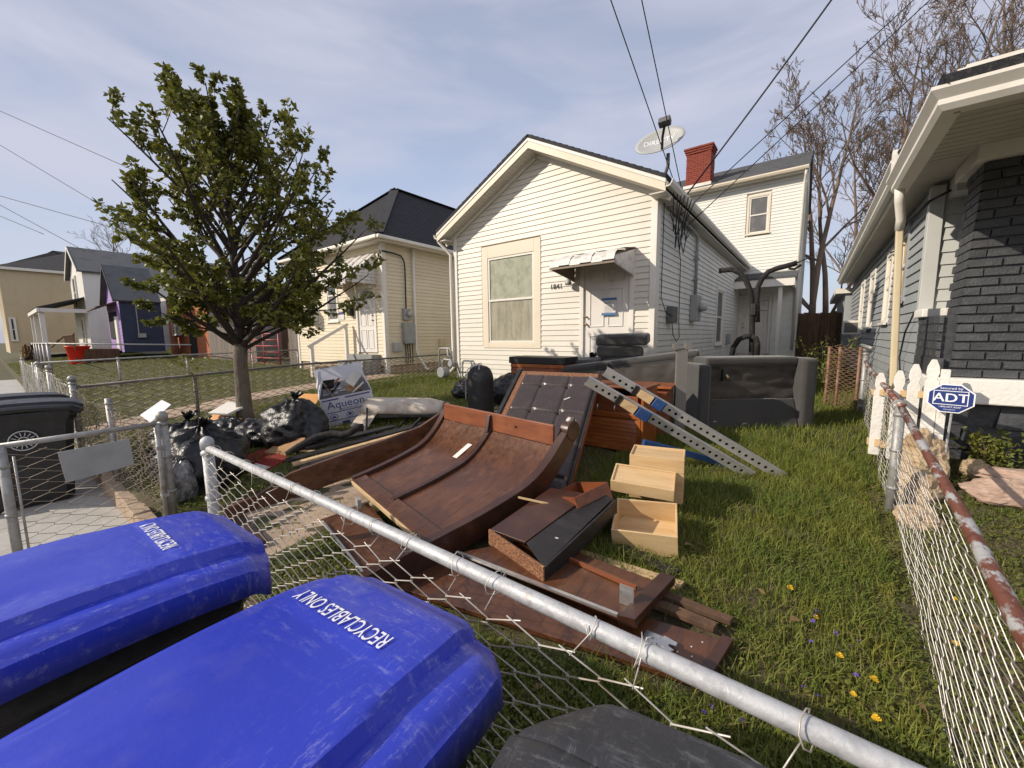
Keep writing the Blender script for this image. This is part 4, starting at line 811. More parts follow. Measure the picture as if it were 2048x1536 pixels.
board_fence('board_fence', 'dark brown wooden board fence at the back beside the white house', (-.45, 17.2), (.75, 17.3), .4, 2.45, 8, 'wood_brown')
board_fence('board_fence', 'tall reddish board fence under the bare trees at the back', (-.4, 22.0), (1.6, 22.0), .4, 2.6, 12, 'wood_brown')
gt = thing('red_farm_gate', 'red tubular farm gate between the grey board fences', 'gate', (-21.4, 7.6, .55))
for i in range(6): MB().tube([(0, 0, .1+i*.27), (3.1, 0, .1+i*.27)], .03, 6).build('rail', M('red_paint'), gt, smooth=True)
for x in (0, 1.55, 3.1): MB().tube([(x, 0, .05), (x, 0, 1.5)], .035, 6).build('upright', M('red_paint'), gt, smooth=True)
tb = thing('red_tub', 'red plastic tub in front of the navy cottage deck', 'tub', (-33.4, 3.15, zg(-33.4, 3.15))); tb.scale = (.62, .62, .95)
mb = MB(); mb.lathe([(.55, 0), (.62, .1), (.78, 1.0), (.86, 1.02), (.86, 1.1), (.76, 1.1), (.72, .9)], 20); mb.build('bucket', M('red_plastic'), tb, smooth=True)
# debris heap near the tan house
hp = thing('debris_heap', 'heap of brown boards and brush beside the white far house porch', 'debris', (-47, 1.9, .3))
for i in range(14): MB().bar((rnd.uniform(-1.5, 1.5), rnd.uniform(-.4, .4), rnd.uniform(0, .3)), (rnd.uniform(-1.5, 1.5), rnd.uniform(-.4, .4), rnd.uniform(.5, 1.3)), .12, .05).build('board', M('wood_brown' if i % 3 else 'wood_raw'), hp)

# ================================================================ chain link
mat('wire_tan', (.30, .25, .19), .6, .2, layers=[((.16, .12, .09), 6, U, .5, .7, .6)], coord='World')
mat('wire_dark', (.16, .145, .125), .6, .3, layers=[((.10, .07, .05), 6, U, .5, .7, .6)], coord='World')
def zigzag(mb, x_of, k, zb, zt, p, r, n, ph, rnd_, vr=1):
    """one wire: k-th zigzag; x_of(s, z, off)->point"""
    hs = p*.5*vr; i = 0; z = zb; pts = []
    while z < zt+.001:
        sgn = 1 if (i+ph) % 2 else -1
        pts.append((k*p+sgn*(p*.735+r*.9), z, sgn*r*1.1)); z += hs; i += 1
    out = []
    for j, (s, z, o) in enumerate(pts):
        if 0 < j < len(pts)-1:
            a = pts[j-1]; b = pts[j+1]
            out.append((s+(a[0]-s)*.16, z+(a[1]-z)*.16, o)); out.append((s+(b[0]-s)*.16, z+(b[1]-z)*.16, o))
        else: out.append((s, z, o))
    if len(out) > 1: mb.tube([x_of(*q) for q in out], r, n, cap=False)
def chainlink(parent, A, B, zbf, ztf, p=.075, r=.002, n=4, m='wire', wob=.0, lean=0, name='wire_mesh', seed=1, vr=1):
    A = Vector((A[0], A[1], 0)); B = Vector((B[0], B[1], 0)); L_ = (B-A).length; u = (B-A)/L_; nn = Vector((-u.y, u.x, 0)); rr = random.Random(seed); mb = MB()
    for k in range(int(L_/p)+1):
        s = k*p; f = s/L_; P = A+u*s; zb = zbf(P.x, P.y); zt = ztf(f)
        def x_of(ss, z, o):
            w = wob*(noise.noise(Vector((ss*2.2, z*3, seed)))+.6*noise.noise(Vector((ss*7, z*8, seed+5))))
            q = A+u*(ss+wob*.35*noise.noise(Vector((ss*5, z*6, seed+9))))+nn*(o+w+lean*(z-zb)); return (q.x, q.y, z)
        zigzag(mb, x_of, k, zb, zt, p, r, n, k, rr, vr)
    o = mb.build(name, M(m), parent, smooth=True); o['kind'] = 'stuff'
    return o
def post(parent, x, y, z0, z1, r=.03, m='galv', cap=True, lean=(0, 0), local=(0, 0, 0), name='post'):
    x -= local[0]; y -= local[1]; z0 -= local[2]; z1 -= local[2]
    b = MB(); b.tube([(x+lean[0], y+lean[1], z0), (x, y, z1)], r, 12); p_ = b.build(name, M(m), parent, smooth=True)
    if cap: MB().lathe([(r*1.18, -.03), (r*1.2, .015), (r*1.0, .035), (r*.5, .05), (.001, .054)], 12, (x, y, z1)).build('post_cap', M(m), p_, smooth=True)
    for zz in (z0+(z1-z0)*.35, z0+(z1-z0)*.65, z1-.07): MB().lathe([(r*1.12, 0), (r*1.22, .004), (r*1.22, .02), (r*1.12, .024)], 12, (x+lean[0]*(z1-zz)/(z1-z0), y, zz)).build('tension_band', M(m), p_, smooth=True)
    return p_
g0 = lambda x, y: zg(x, max(y, .82))-.01
# front fence
ff = thing('front_fence', 'galvanised chain-link fence with loose mesh below its rail along the pavement', 'fence')
post(ff, -3.136, FENCE_Y, .0, 1.07, .034); post(ff, .46, FENCE_Y, .05, 1.07, .034)
mb = MB(); mb.tube([(-3.10, FENCE_Y, 1.045), (-1.6, FENCE_Y, 1.052), (0, FENCE_Y+.004, 1.05), (.46, FENCE_Y, 1.05), (1.6, FENCE_Y, 1.05)], .0215, 16); mb.build('top_rail', M('galv'), ff, smooth=True)
def ftop(f):
    x = -3.1+f*3.6
    if x < -1.5: return 1.035-.05*math.sin((x+3.1)/1.6*math.pi)
    return 1.003+.008*math.sin(x*9)-.05*max(0, x+.25)
chainlink(ff, (-3.08, FENCE_Y-.03), (.46, FENCE_Y-.03), lambda x, y: .15, ftop, .084, .0021, 6, wob=.018, seed=3)
mb = MB()
for i in range(15):        # tie wires and loose ends round the rail
    x = -2.95+i*.21+rnd.uniform(-.05, .05); a0 = rnd.uniform(0, 6); rr_ = .027+rnd.uniform(0, .012)
    pts = [(x+.012*t/9+.01*math.sin(t), FENCE_Y+rr_*math.cos(a0+t*.75), 1.05+rr_*math.sin(a0+t*.75)) for t in range(10)]
    pts.append((x+rnd.uniform(-.03, .03), FENCE_Y-.045, .99)); mb.tube(pts, .0016, 5)
b = mb.build('tie_wires', M('wire'), ff, smooth=True); b['kind'] = 'stuff'
rebase(ff, (-1.3, FENCE_Y, .1))
# fence left of the gate, and the gate itself
lf = thing('side_front_fence', 'sagging chain-link fence between the gate and the black bins', 'fence')
post(lf, -4.47, .86, .05, 1.09, .036, 'galv_old'); post(lf, -8.0, .66, .1, 1.24, .038, 'galv_old'); post(lf, -6.2, .76, .1, 1.12, .03, 'galv_old', cap=False)
chainlink(lf, (-4.5, .85), (-8.0, .67), g0, lambda f: 1.06+.16*f-.10*math.sin(math.pi*f), .075, .0023, 4, 'wire_tan', wob=.05, lean=.05, seed=5)
rebase(lf, (-6.2, .76, .1))
l2 = thing('neighbour_front_fence', 'chain-link fence far left along the pavement beyond the black bins', 'fence')
for x in (-11.3, -13.8, -14.3, -20): post(l2, x, .66, .1, 1.27 if x > -14 else 1.22, .036, 'galv_old')
chainlink(l2, (-8.1, .66), (-20, .6), g0, lambda f: 1.2-.03*math.sin(f*20), .09, .0025, 3, wob=.03, seed=6); rebase(l2, (-14, .65, .1))
gl = thing('gate', 'open chain-link gate with a blank grey plate beside the black bins', 'gate', (-4.42, .84, .1))
G = lambda y, z: (.0+(.84-(.84+y))*.02, y, z)
mb = MB(); mb.tube([(.0, -.03, .10), (.0, -.03, .95)], .02, 10); mb.build('upright', M('galv_old'), gl, smooth=True)
mb = MB(); mb.tube([(.03, -.85, -.05), (.03, -.85, .955)], .026, 10); mb.build('upright', M('galv_old'), gl, smooth=True)
mb = MB(); mb.tube([(.0, -.03, .945), (.03, -.85, .945)], .02, 10); mb.build('top_rail', M('galv_old'), gl, smooth=True)
mb = MB(); mb.tube([(.028, -.80, .04), (.028, -.80, .86)], .007, 6); mb.build('tension_bar', M('galv_old'), gl, smooth=True)
chainlink(gl, (.0, -.05), (.03, -.80), lambda x, y: .07, lambda f: .90, .082, .0022, 5, 'wire_tan', wob=.006, seed=8)
for z in (.12, .45, .8): MB().tube([(.03, -.85, z-.012), (.03, -.85, z+.012)], .03, 10).build('hinge_band', M('galv_old'), gl, smooth=True)
for z in (.3, .72): MB().box(-.06, .02, -.05, .0, z, z+.03).build('hinge_band', M('galv_old'), gl)
MB().hexa([(.022, -.58, .60), (.034, -.58, .60), (.034, -.20, .64), (.022, -.20, .64)], [(.022, -.60, .84), (.034, -.60, .84), (.034, -.21, .86), (.022, -.21, .86)]).build('plate', M('metal_grey'), gl, bevel=.004)
# fence between the two yards
sf = thing('yard_fence', 'low chain-link fence between the two yards beside the concrete path', 'fence')
FP = [(-8.0, .66, 1.13), (-8.0, 3.68, 1.255), (-8.0, 7.74, 1.294)]
for y, z in ((2.0, 1.19), (4.75, 1.27), (7.74, 1.30)): post(sf, -8.0, y, .4, z, .026, 'galv_dark', cap=False)
mb = MB(); mb.tube(FP, .021, 8); mb.build('top_rail', M('galv_dark'), sf, smooth=True)
chainlink(sf, (-7.97, .72), (-7.97, 7.7), lambda x, y: zg(x, y)-.02, lambda f: 1.12+.13*min(1, f*2.2)+.03*f, .08, .002, 3, 'wire_dark', wob=.015, seed=9) if False else None
chainlink(sf, (-7.97, .72), (-7.97, 7.7), lambda x, y: zg(x, y)-.02, lambda f: 1.12+.13*min(1, f*2.2)+.03*f, .085, .0058, 3, 'wire_tan', wob=.015, seed=9)
rebase(sf, (-8, 4, .6))
of = thing('far_yard_fence', 'thin-railed chain-link fence on the far side of the cream house lawn', 'fence')
for y, z in ((.7, 1.22), (2.3, 1.28), (3.9, 1.30), (5.8, 1.33), (7.4, 1.35)): post(of, -16.2, y, .3, z, .03, 'galv_old', cap=False)
mb = MB(); mb.tube([(-16.2, .7, 1.2), (-16.2, 3.9, 1.28), (-16.2, 7.4, 1.33)], .026, 6); mb.build('top_rail', M('galv_old'), of, smooth=True)
chainlink(of, (-16.2, .7), (-16.2, 7.4), lambda x, y: zg(x, y)-.02, lambda f: 1.2+.12*f, .14, .006, 3, 'wire_dark', seed=10); rebase(of, (-16.2, 4, .5))
o3 = thing('cottage_fence', 'long chain-link fence rail in front of the navy cottage', 'fence')
for i in range(7): post(o3, -28+i*-4.0+2, 1.6+.1*i, .2, 1.7, .05, 'galv_old', cap=False)
mb = MB(); mb.tube([(-50, 2.2, 1.65), (-26, 1.6, 1.68), (-22, 5.5, 1.55)], .035, 6); mb.build('top_rail', M('galv_old'), o3, smooth=True); rebase(o3, (-36, 2, .2))
# right side fence with rusty rail
rf = thing('right_fence', 'leaning chain-link fence with rust-streaked top rail on the right', 'fence')
RP = [(.42, .81, 1.04), (.436, 1.38, 1.05), (.5, 2.15, 1.05), (.565, 4.1, 1.195)]
mb = MB(); mb.tube([RP[0], (.428, 1.1, 1.052), RP[1], (.468, 1.75, 1.046), RP[2], (.535, 3.1, 1.11), RP[3]], .0215, 14); mb.build('top_rail', M('rail_rust'), rf, smooth=True)
mb = MB(); mb.tube([(.56, 4.05, 1.205), (.575, 5.2, 1.25), (.59, 6.6, 1.31), (.6, 7.2, 1.36)], .0215, 12); mb.build('top_rail', M('rail_rust'), rf, smooth=True)
post(rf, .565, 4.12, .2, 1.19, .032, 'galv_old', cap=False); post(rf, .6, 7.25, .3, 1.52, .034, 'galv_old')
mb = MB(); mb.tube([(.555+.04*math.cos(a*.7), 4.12, 1.2+.04*math.sin(a*.7)) for a in range(8)], .006, 6); mb.build('rail_loop', M('galv_old'), rf, smooth=True)
chainlink(rf, (.44, .84), (.53, 2.6), g0, lambda f: 1.03-.0*f+.05*math.sin(f*9)*f, .15, .0018, 6, 'wire', wob=.010, lean=.0, seed=11, vr=.42)
chainlink(rf, (.53, 2.6), (.585, 4.1), g0, lambda f: 1.0+.03*math.sin(f*12)-.05*f, .13, .0018, 5, 'wire', wob=.018, lean=.02, seed=12, vr=.5)
chainlink(rf, (.57, 4.1), (.61, 7.2), lambda x, y: zg(x, y)-.02, lambda f: 1.18+.12*f, .075, .0021, 3, 'wire', wob=.03, seed=13)
rebase(rf, (.5, 3, .25))
rp = thing('rusty_mesh_panel', 'rusty brown wire fence panel standing beyond the grey corner post', 'fence panel')
chainlink(rp, (.22, 7.75), (.56, 7.38), lambda x, y: zg(x, y)-.02, lambda f: 1.56+.03*math.sin(f*30), .06, .0042, 4, 'wire_rust', wob=.05, seed=15)
for x_, y in ((.22, 7.76), (.34, 7.63), (.55, 7.40)): MB().tube([(x_, y, .3), (x_, y, 1.55)], .02, 8).build('post', M('wire_rust'), rp, smooth=True)
MB().tube([(.55, 7.3, 1.58), (.62, 6.9, 1.55)], .025, 10).build('rail_stub', M('galv_old'), rp, smooth=True); rebase(rp, (.45, 8.9, .45))
# white picket gate section
pk = thing('picket_fence', 'short white picket fence behind the rusty rail', 'fence')
for i, (x, y, h) in enumerate(((.56, 5.25, 1.36), (.67, 5.08, 1.40), (.75, 4.95, 1.47), (.835, 4.82, 1.52))):
    z0 = zg(x, y)+.08; w = .042; pr = [(-w, z0), (w, z0), (w, h-.19), (w*.62, h-.165), (w*.95, h-.115), (w*.85, h-.06), (w*.35, h), (-w*.35, h), (-w*.85, h-.06), (-w*.95, h-.115), (-w*.62, h-.165), (-w, h-.19)]
    MB().prism(pr, lambda u_, v_, d, x=x, y=y: (x+u_, y+d, v_), -.01, .01).build('picket', M('white_paint_rough'), pk, bevel=.003, seg=1)
MB().bar((.52, 5.32, 1.16), (.90, 4.80, 1.22), .035, .06).build('cross_rail', M('wood_raw'), pk); MB().bar((.52, 5.32, .66), (.90, 4.80, .70), .035, .07).build('cross_rail', M('wood_raw'), pk)
MB().box(.88, .93, 4.77, 4.83, .55, 1.44).build('gate_post', M('white_paint_rough'), pk, bevel=.004); rebase(pk, (.75, 5, .6))

# ================================================================ wheeled bins
def lidz(u, v, style=0):
    if style == 1:
        g_ = math.exp(-((u+.02)/.009)**2)*(1 if v < .82 else 0)+math.exp(-((v-.82)/.008)**2)
        return .03*(1-(2*v-.9)**2)-.007*g_-.016*max(0, (v-.82)/.18)**1.3-.012*max(0, (abs(u)-.40)/.10)
    def ss(a, b, t): t = max(0, min(1, (t-a)/(b-a))); return t*t*(3-2*t)
    z = .035*(1-(2*v-.9)**2)
    pe = .37-.05*v                                   # raised middle panel
    z += .030*(1-ss(pe-.004, pe+.014, abs(u)))
    z -= .022*ss(.42, .5, abs(u))**2
    z -= .028*ss(.90, 1.0, v)**1.5
    z += .012*ss(.72, .735, v)*(1-ss(pe-.06, pe, abs(u)))*.35
    z -= .010*math.exp(-((u-.20-.25*(v-.5))/.09)**2-((v-.35)/.16)**2)   # dents
    z += .007*math.exp(-((u+.15)/.12)**2-((v-.45)/.2)**2)
    return z
def lid_pt(u, v, Wd, Ln, style=0):
    c = max(0, (v-.80)/.20); hw = Wd*(1-(.24*c if style else .09*c**2.2)); y = -Ln*.5+Ln*v
    y -= .035*max(0, (abs(u)-.30)/.20)**2*(1 if v > .8 else 0)*((v-.8)/.2)
    return Vector((u*hw, y, lidz(u, v, style)))
def cart(name, label, loc, rz, lid_m, body_m, txt=None, H_=1.055, Wd=.66, Ln=.86, group=None, style=0, skirt=.035):
    t = thing(name, label, 'wheeled bin', loc, rz, group)
    mb = MB(); mb.grid(56, 56, lambda a, b: lid_pt(a-.5, b, Wd, Ln, style)+Vector((0, 0, H_)))
    n = 57; rim = [i for i in range(n)]+[i*n+n-1 for i in range(1, n)]+[(n-1)*n+i for i in range(n-2, -1, -1)]+[i*n for i in range(n-2, 0, -1)]
    b0 = len(mb.v); mb.v += [(mb.v[i][0]*1.008, mb.v[i][1]*1.006, mb.v[i][2]-skirt) for i in rim]
    k = len(rim); mb.f += [(rim[i], rim[(i+1) % k], b0+(i+1) % k, b0+i) for i in range(k)]
    ld = mb.build('lid', M(lid_m), t, smooth=True, solid=.005); ld.data.set_sharp_from_angle(angle=R(38))
    # body
    tw, tl, bw, bl, zt = Wd*(.40 if style else .46), Ln*(.38 if style else .43), Wd*.36, Ln*.30, H_-.03-.03*style
    mb = MB(); pr = []
    def loop(w, l, z, ch=.06, oy=0): return [(-w+ch, -l+oy, z), (w-ch, -l+oy, z), (w, -l+ch+oy, z), (w, l-ch+oy, z), (w-ch, l+oy, z), (-w+ch, l+oy, z), (-w, l-ch+oy, z), (-w, -l+ch+oy, z)]
    lv = [loop(bw, bl, .03, oy=.02), loop(bw*1.02, bl*1.02, .12, oy=.02), loop(tw*.95, tl*.94, zt-.12), loop(tw, tl, zt-.10), loop(tw*1.03, tl*1.03, zt-.06), loop(tw*1.03, tl*1.03, zt), loop(tw*.96, tl*.96, zt)]
    V = [p for l in lv for p in l]; F = [tuple(range(7, -1, -1))]+[(i*8+k_, i*8+(k_+1) % 8, (i+1)*8+(k_+1) % 8, (i+1)*8+k_) for i in range(len(lv)-1) for k_ in range(8)]
    mb.add(V, F); mb.build('body', M(body_m), t, bevel=.008)
    for s in (-1, 1):
        x = s*(bw+.0); w_ = MB(); w_.tube([(x-.035, -bl-.04, .125), (x-.03, -bl-.04, .125), (x+.03, -bl-.04, .125), (x+.035, -bl-.04, .125)], [.10, .125, .125, .10], 18); w_.build('wheel', M('black_plastic'), t, smooth=True)
    mb = MB(); mb.tube([(-tw*.8, -tl-.02, zt-.03), (-tw*.8, -tl-.09, zt), (tw*.8, -tl-.09, zt), (tw*.8, -tl-.02, zt-.03)], .016, 8); mb.build('handle', M(body_m), t, smooth=True)
    if txt:
        sx_ = txt[3]
        def fn(p):
            x, y = txt[0]-p.x, txt[1]-p.y; v_ = (y+Ln*.5)/Ln; u_ = x/Wd
            return Vector((x, y, lidz(u_, v_)+H_+.0062+p.z))
        me = lettering(txt[2], txt[4], M('letter_white'), ld, fn=fn, sx=sx_, depth=.0004)
    return t
cart('recycling_bin', 'blue recycling bin nearest the camera with scuffed lid', (-.775, .20, 0), R(5), 'blue_plastic', 'black_plastic', (-.035, .235, 'RECYCLABLES ONLY', .58, .060), group='recycling bins', skirt=.075)
cart('recycling_bin', 'blue recycling bin beside the gate, left of the scuffed one', (-1.655, .075, 0), R(1.5), 'blue_plastic', 'black_plastic', (-.01, .205, 'RECYCLABLES ONLY', .52, .056), group='recycling bins', Wd=.66, skirt=.075)
cart('dark_bin', 'scratched charcoal bin lid at the bottom edge under the camera', (-.015, .275, 0), R(9), 'dark_lid', 'black_plastic', H_=1.065, Wd=.64, Ln=.84, style=1)
b1 = cart('black_bin', 'black wheeled bin with round emblem standing on the pavement by the gate', (-6.75, .18, 0), R(-4), 'black_plastic', 'black_plastic', Wd=.66)
b2 = cart('black_bin', 'black wheeled bin behind the one with the emblem', (-7.75, .15, 0), R(3), 'black_plastic', 'black_plastic', Wd=.66, H_=1.05)
em = thing('wheel_disc', '', '') ; bpy.data.objects.remove(em)
mb = MB()
for k in range(14):
    a = 2*math.pi*k/14; mb.bar((.322, -.02+.05*math.cos(a), .74+.05*math.sin(a)), (.322, -.02+.085*math.cos(a), .74+.085*math.sin(a)), .006, .014, (1, 0, 0))
mb.tube([(.322, -.02+.1*math.cos(2*math.pi*i/24), .74+.1*math.sin(2*math.pi*i/24)) for i in range(25)], .006, 5); mb.tube([(.322, -.02+.036*math.cos(2*math.pi*i/16), .74+.036*math.sin(2*math.pi*i/16)) for i in range(17)], .006, 5)
mb.build('emblem', M('emblem'), b1)
# ================================================================ trees
class Tree:
    def __init__(s, seed): s.r = random.Random(seed); s.segs = []; s.tips = []; s.extra = 1
    def jit(s, k): return Vector((s.r.uniform(-k, k), s.r.uniform(-k, k), s.r.uniform(-k, k)))
    def branch(s, p, d, ln, r0, r1, n, wob=.12, up=.0):
        pts = [Vector(p)]; d = Vector(d).normalized()
        for i in range(n):
            d = (d+s.jit(wob)+Vector((0, 0, up))).normalized(); pts.append(pts[-1]+d*(ln/n))
        s.segs.append((pts, [r0+(r1-r0)*i/n for i in range(n+1)])); return pts, d
    def side(s, d, ang):
        a = d.cross(s.jit(1)+Vector((.01, .02, .03))).normalized(); return (d*math.cos(ang)+a*math.sin(ang)).normalized()
    def spread(s, pts, rads, level, maxlev, k, ang, lf, n=4, up=.05, rmin=.004, wob=.15, start=.25):
        L_ = sum((pts[i+1]-pts[i]).length for i in range(len(pts)-1))
        for j in range(k):
            t = start+(1-start)*(j+s.r.random())/k; i = min(int(t*(len(pts)-1)), len(pts)-2); f = t*(len(pts)-1)-i
            p = pts[i].lerp(pts[i+1], f); d = (pts[i+1]-pts[i]).normalized(); r = (rads[i]*(1-f)+rads[i+1]*f)
            nd = s.side(d, ang*s.r.uniform(.7, 1.25)); ln = L_*lf*(1.15-.55*t)*s.r.uniform(.7, 1.2); r0 = max(rmin, r*.62)
            q, dd = s.branch(p, nd, ln, r0, max(rmin*.7, r0*.35), n, wob, up)
            if level < maxlev: s.spread(q, s.segs[-1][1], level+1, maxlev, k if level+1 < maxlev else k+s.extra, ang, lf, max(2, n-1), up, rmin, wob, .2)
            else: s.tips.append((q, dd))
def tubes_np(segs, name, m, parent, sides=lambda r: 5 if r > .02 else 3):
    mb = MB()
    for pts, rr in segs: mb.tube(pts, rr, sides(rr[0]), cap=False)
    V = np.array(mb.v, np.float32); F = np.array(mb.f, np.int32)
    return np_obj(name, V, F, m, parent, smooth=True)
# --- leafy tree in the yard
lt = thing('leafy_tree', 'young leafy tree with olive spring leaves in the left of the yard', 'tree', (-6.64, 2.21, .64)); lt.scale = (.87, .87, .82)
T = Tree(12); base = Vector((0, 0, -.05)); fork = 1.28
tr = MB(); tr.tube([(0, 0, -.3), (.01, 0, .1), (.0, .01, .6), (.02, .0, .95), (.03, .02, fork)], [.16, .122, .105, .10, .105], 14)
tr.build('trunk', M('bark'), lt, smooth=True)
lead, _ = T.branch((.03, .02, fork-.02), (.02, .02, 1), 3.65, .085, .012, 12, .035, .05)
leadr = T.segs[-1][1]
def rad(z):    # crown radius profile above the tree base
    xs = [1.2, 1.7, 2.3, 2.8, 3.3, 3.8, 4.3, 4.8, 5.2]; ys = [.6, 1.35, 1.85, 2.05, 2.0, 1.78, 1.45, 1.05, .5]
    return float(np.interp(z, xs, ys))
mains = []
for j in range(46):
    t = (j/46)**1.1; p0 = Vector((.03, .02, fork-.05)).lerp(lead[-1], t*.9) if t > .15 else Vector((.03, .02, fork-.06+.5*t))
    i = min(int(t*.9*12), 11); p0 = lead[i].lerp(lead[i+1], t*.9*12-i) if t > .1 else p0
    az = j*2.399+T.r.uniform(-.3, .3); el = R(36+34*t+T.r.uniform(-8, 8)); d = Vector((math.cos(az)*math.cos(el), math.sin(az)*math.cos(el), math.sin(el)))
    # length so that the tip meets the crown outline
    ln = .5
    while ln < 3.2:
        q = p0+d*ln
        if math.hypot(q.x-.12, q.y-.09) > rad(q.z)*T.r.uniform(.9, 1.02)*(1-.30*max(0, -(math.cos(az)*.797+math.sin(az)*.603))) or q.z > 5.2: break
        ln += .08
    r0 = max(.014, .045*(1-t)+.012)
    pts, dd = T.branch(p0, d, ln, r0, .007, 7, .09, .03); mains.append((pts, T.segs[-1][1]))
    T.spread(pts, T.segs[-1][1], 1, 2, 6, R(40), .36, 4, .04, .0035, .16, .22)
T.spread(lead[7:], leadr[7:], 1, 2, 6, R(35), .4, 4, .05, .0035, .15)
for j in range(16):      # low spreading limbs that fill the skirt of the crown
    az = j*2.399+.7+T.r.uniform(-.3, .3); el = R(T.r.uniform(10, 32)); d = Vector((math.cos(az)*math.cos(el), math.sin(az)*math.cos(el), math.sin(el))); sc_ = 1.0+.12*(math.cos(az)*.8+math.sin(az)*.6)-.34*max(0, -(math.cos(az)*.797+math.sin(az)*.603))
    pts, dd = T.branch((.03, .02, fork+T.r.uniform(-.02, .7)), d, T.r.uniform(1.25, 1.6)*sc_, .022, .006, 7, .08, .035)
    T.spread(pts, T.segs[-1][1], 1, 2, 6, R(40), .34, 4, .03, .0035, .16, .3)
# low branch reaching right towards the cream house, and a small sprig on the trunk
pts, dd = T.branch((.05, .05, fork-.1), (.72, .66, .46), 2.5, .035, .006, 8, .06, .015); T.spread(pts, T.segs[-1][1], 1, 2, 5, R(35), .36, 4, .03, .003, .15, .3)
pts, dd = T.branch((-.02, .0, fork-.3), (-.9, -.4, .35), 1.1, .012, .004, 6, .1, -.02); T.spread(pts, T.segs[-1][1], 2, 2, 4, R(40), .4, 3, .0, .003, .15, .5)
tubes_np(T.segs, 'limbs', M('bark_dark'), lt, lambda r: 7 if r > .03 else (4 if r > .008 else 3))
V = []; F = []; rr = T.r
def leaf(p, d, s):
    d = d.normalized(); side = d.cross(Vector((rr.uniform(-1, 1), rr.uniform(-1, 1), rr.uniform(-1, 1)))).normalized(); nrm = side.cross(d)
    b = len(V); w = s*.34
    V.extend([p, p+d*s*.45+side*w-nrm*s*.08, p+d*s*.5+nrm*s*.04, p+d*s*.45-side*w-nrm*s*.08, p+d*s-nrm*s*.18])
    F.extend([(b, b+1, b+2), (b, b+2, b+3), (b+2, b+1, b+4), (b+3, b+2, b+4)])
for q, dd in T.tips:
    for k in range(rr.choice((8, 9, 10, 12))):
        t = rr.random(); i = min(int(t*(len(q)-1)), len(q)-2); p = q[i].lerp(q[i+1], t*(len(q)-1)-i)
        leaf(p+T.jit(.015), dd*.5+T.jit(1)+Vector((0, 0, -.25)), rr.uniform(.06, .105))
cr_ = np_obj('crown', np.array([tuple(v) for v in V]), np.array(F), M('leaf'), lt, kind='stuff'); del cr_['kind']
# --- bare trees behind the houses
def bare_tree(label, x, y, h, seed, trunks, lean=(0, 0), spreadk=1.0, lev=3, k=8, name='bare_tree', rt=.28, z=None):
    z0 = zg(x, y)-.1 if z is None else z
    t = thing(name, label, 'tree', (x, y, z0)); T = Tree(seed); T.extra = 2; tk = []
    for i in range(trunks):
        a = i*2.2+seed; d = Vector((.10*math.cos(a)+lean[0], .10*math.sin(a)+lean[1], 1)); n0 = len(T.segs)
        pts, dd = T.branch((.28*math.cos(a)*(trunks > 1), .28*math.sin(a)*(trunks > 1), 0), d, h*T.r.uniform(.85, 1), rt*T.r.uniform(.7, 1), .014, 14, .06, .03); tk.append(T.segs.pop())
        T.spread(pts, tk[-1][1], 1, lev, k, R(40), .42*spreadk, 5, .10, .011, .17, .14)
        T.spread(pts[6:], tk[-1][1][6:], 2, lev, k, R(38), .36*spreadk, 4, .10, .011, .17, .3)
    tubes_np(tk, 'trunk', M('bark_bare'), t, lambda r: 10); tubes_np(T.segs, 'crown', M('bark_bare'), t, lambda r: 5 if r > .05 else 3)
    return t
bare_tree('tall forked bare tree directly behind the white house porch', .1, 23.2, 12.6, 31, 3, (-.02, 0), 1.0, 4, 6, rt=.19)
bare_tree('leafless tree rising behind the grey house roof', 3.6, 26.5, 15.6, 47, 3, (0, 0), 1.05, 4, 6, rt=.2)
bare_tree('large leafless tree at the right picture edge behind the grey roof', 8.0, 29, 19.5, 55, 3, (.0, 0), 1.05, 4, 6, rt=.24)
bare_tree('slender bare tree between the forked tree and the grey house', 2.2, 30, 13.5, 64, 3, (.02, .0), 1.05, 4, 6, rt=.16)
bare_tree('bare tree beyond the far left houses', -74, 11.5, 16.5, 71, 2, (0, 0), 1.2, 4, 5, rt=.26, z=1)
# evergreen-ish shrub and weeds beside the rusty panel
def shrub(label, x, y, h, rr_, n, seed, m='grass', name='shrub'):
    t = thing(name, label, 'shrub', (x, y, zg(x, y))); T = Tree(seed); V2 = []; F2 = []
    for i in range(n):
        a = T.r.uniform(0, 6.28); d = Vector((math.cos(a)*.4, math.sin(a)*.4, 1)); T.branch((0, 0, 0), d, h*T.r.uniform(.6, 1), .006, .002, 6, .15)
        q = T.segs[-1][0]
        for k in range(26):
            t_ = T.r.uniform(.15, 1); j = min(int(t_*6), 5); p = q[j].lerp(q[j+1], t_*6-j)+T.jit(rr_*.25); d2 = T.jit(1).normalized(); s_ = T.r.uniform(.03, .07); sd_ = d2.cross(T.jit(1)).normalized(); b = len(V2)
            V2.extend([p, p+d2*s_*.5+sd_*s_*.25, p+d2*s_, p+d2*s_*.5-sd_*s_*.25]); F2.append((b, b+1, b+2, b+3))
    tubes_np(T.segs, 'stems', M('bark_bare'), t); np_obj('foliage', np.array([tuple(v) for v in V2]), np.array(F2), M(m), t)
shrub('green shrub growing against the rusty mesh panel', .28, 9.4, 1.25, .35, 26, 5); shrub('dark green shrub behind the sofa at the back fence', .25, 14.5, .9, .6, 30, 6, 'clover'); shrub('low weeds by the foundation blocks and security sign', 1.25, 4.95, .35, .3, 24, 7, 'clover'); shrub('low weeds at the right edge under the foundation', 1.75, 4.9, .4, .3, 24, 8, 'clover')

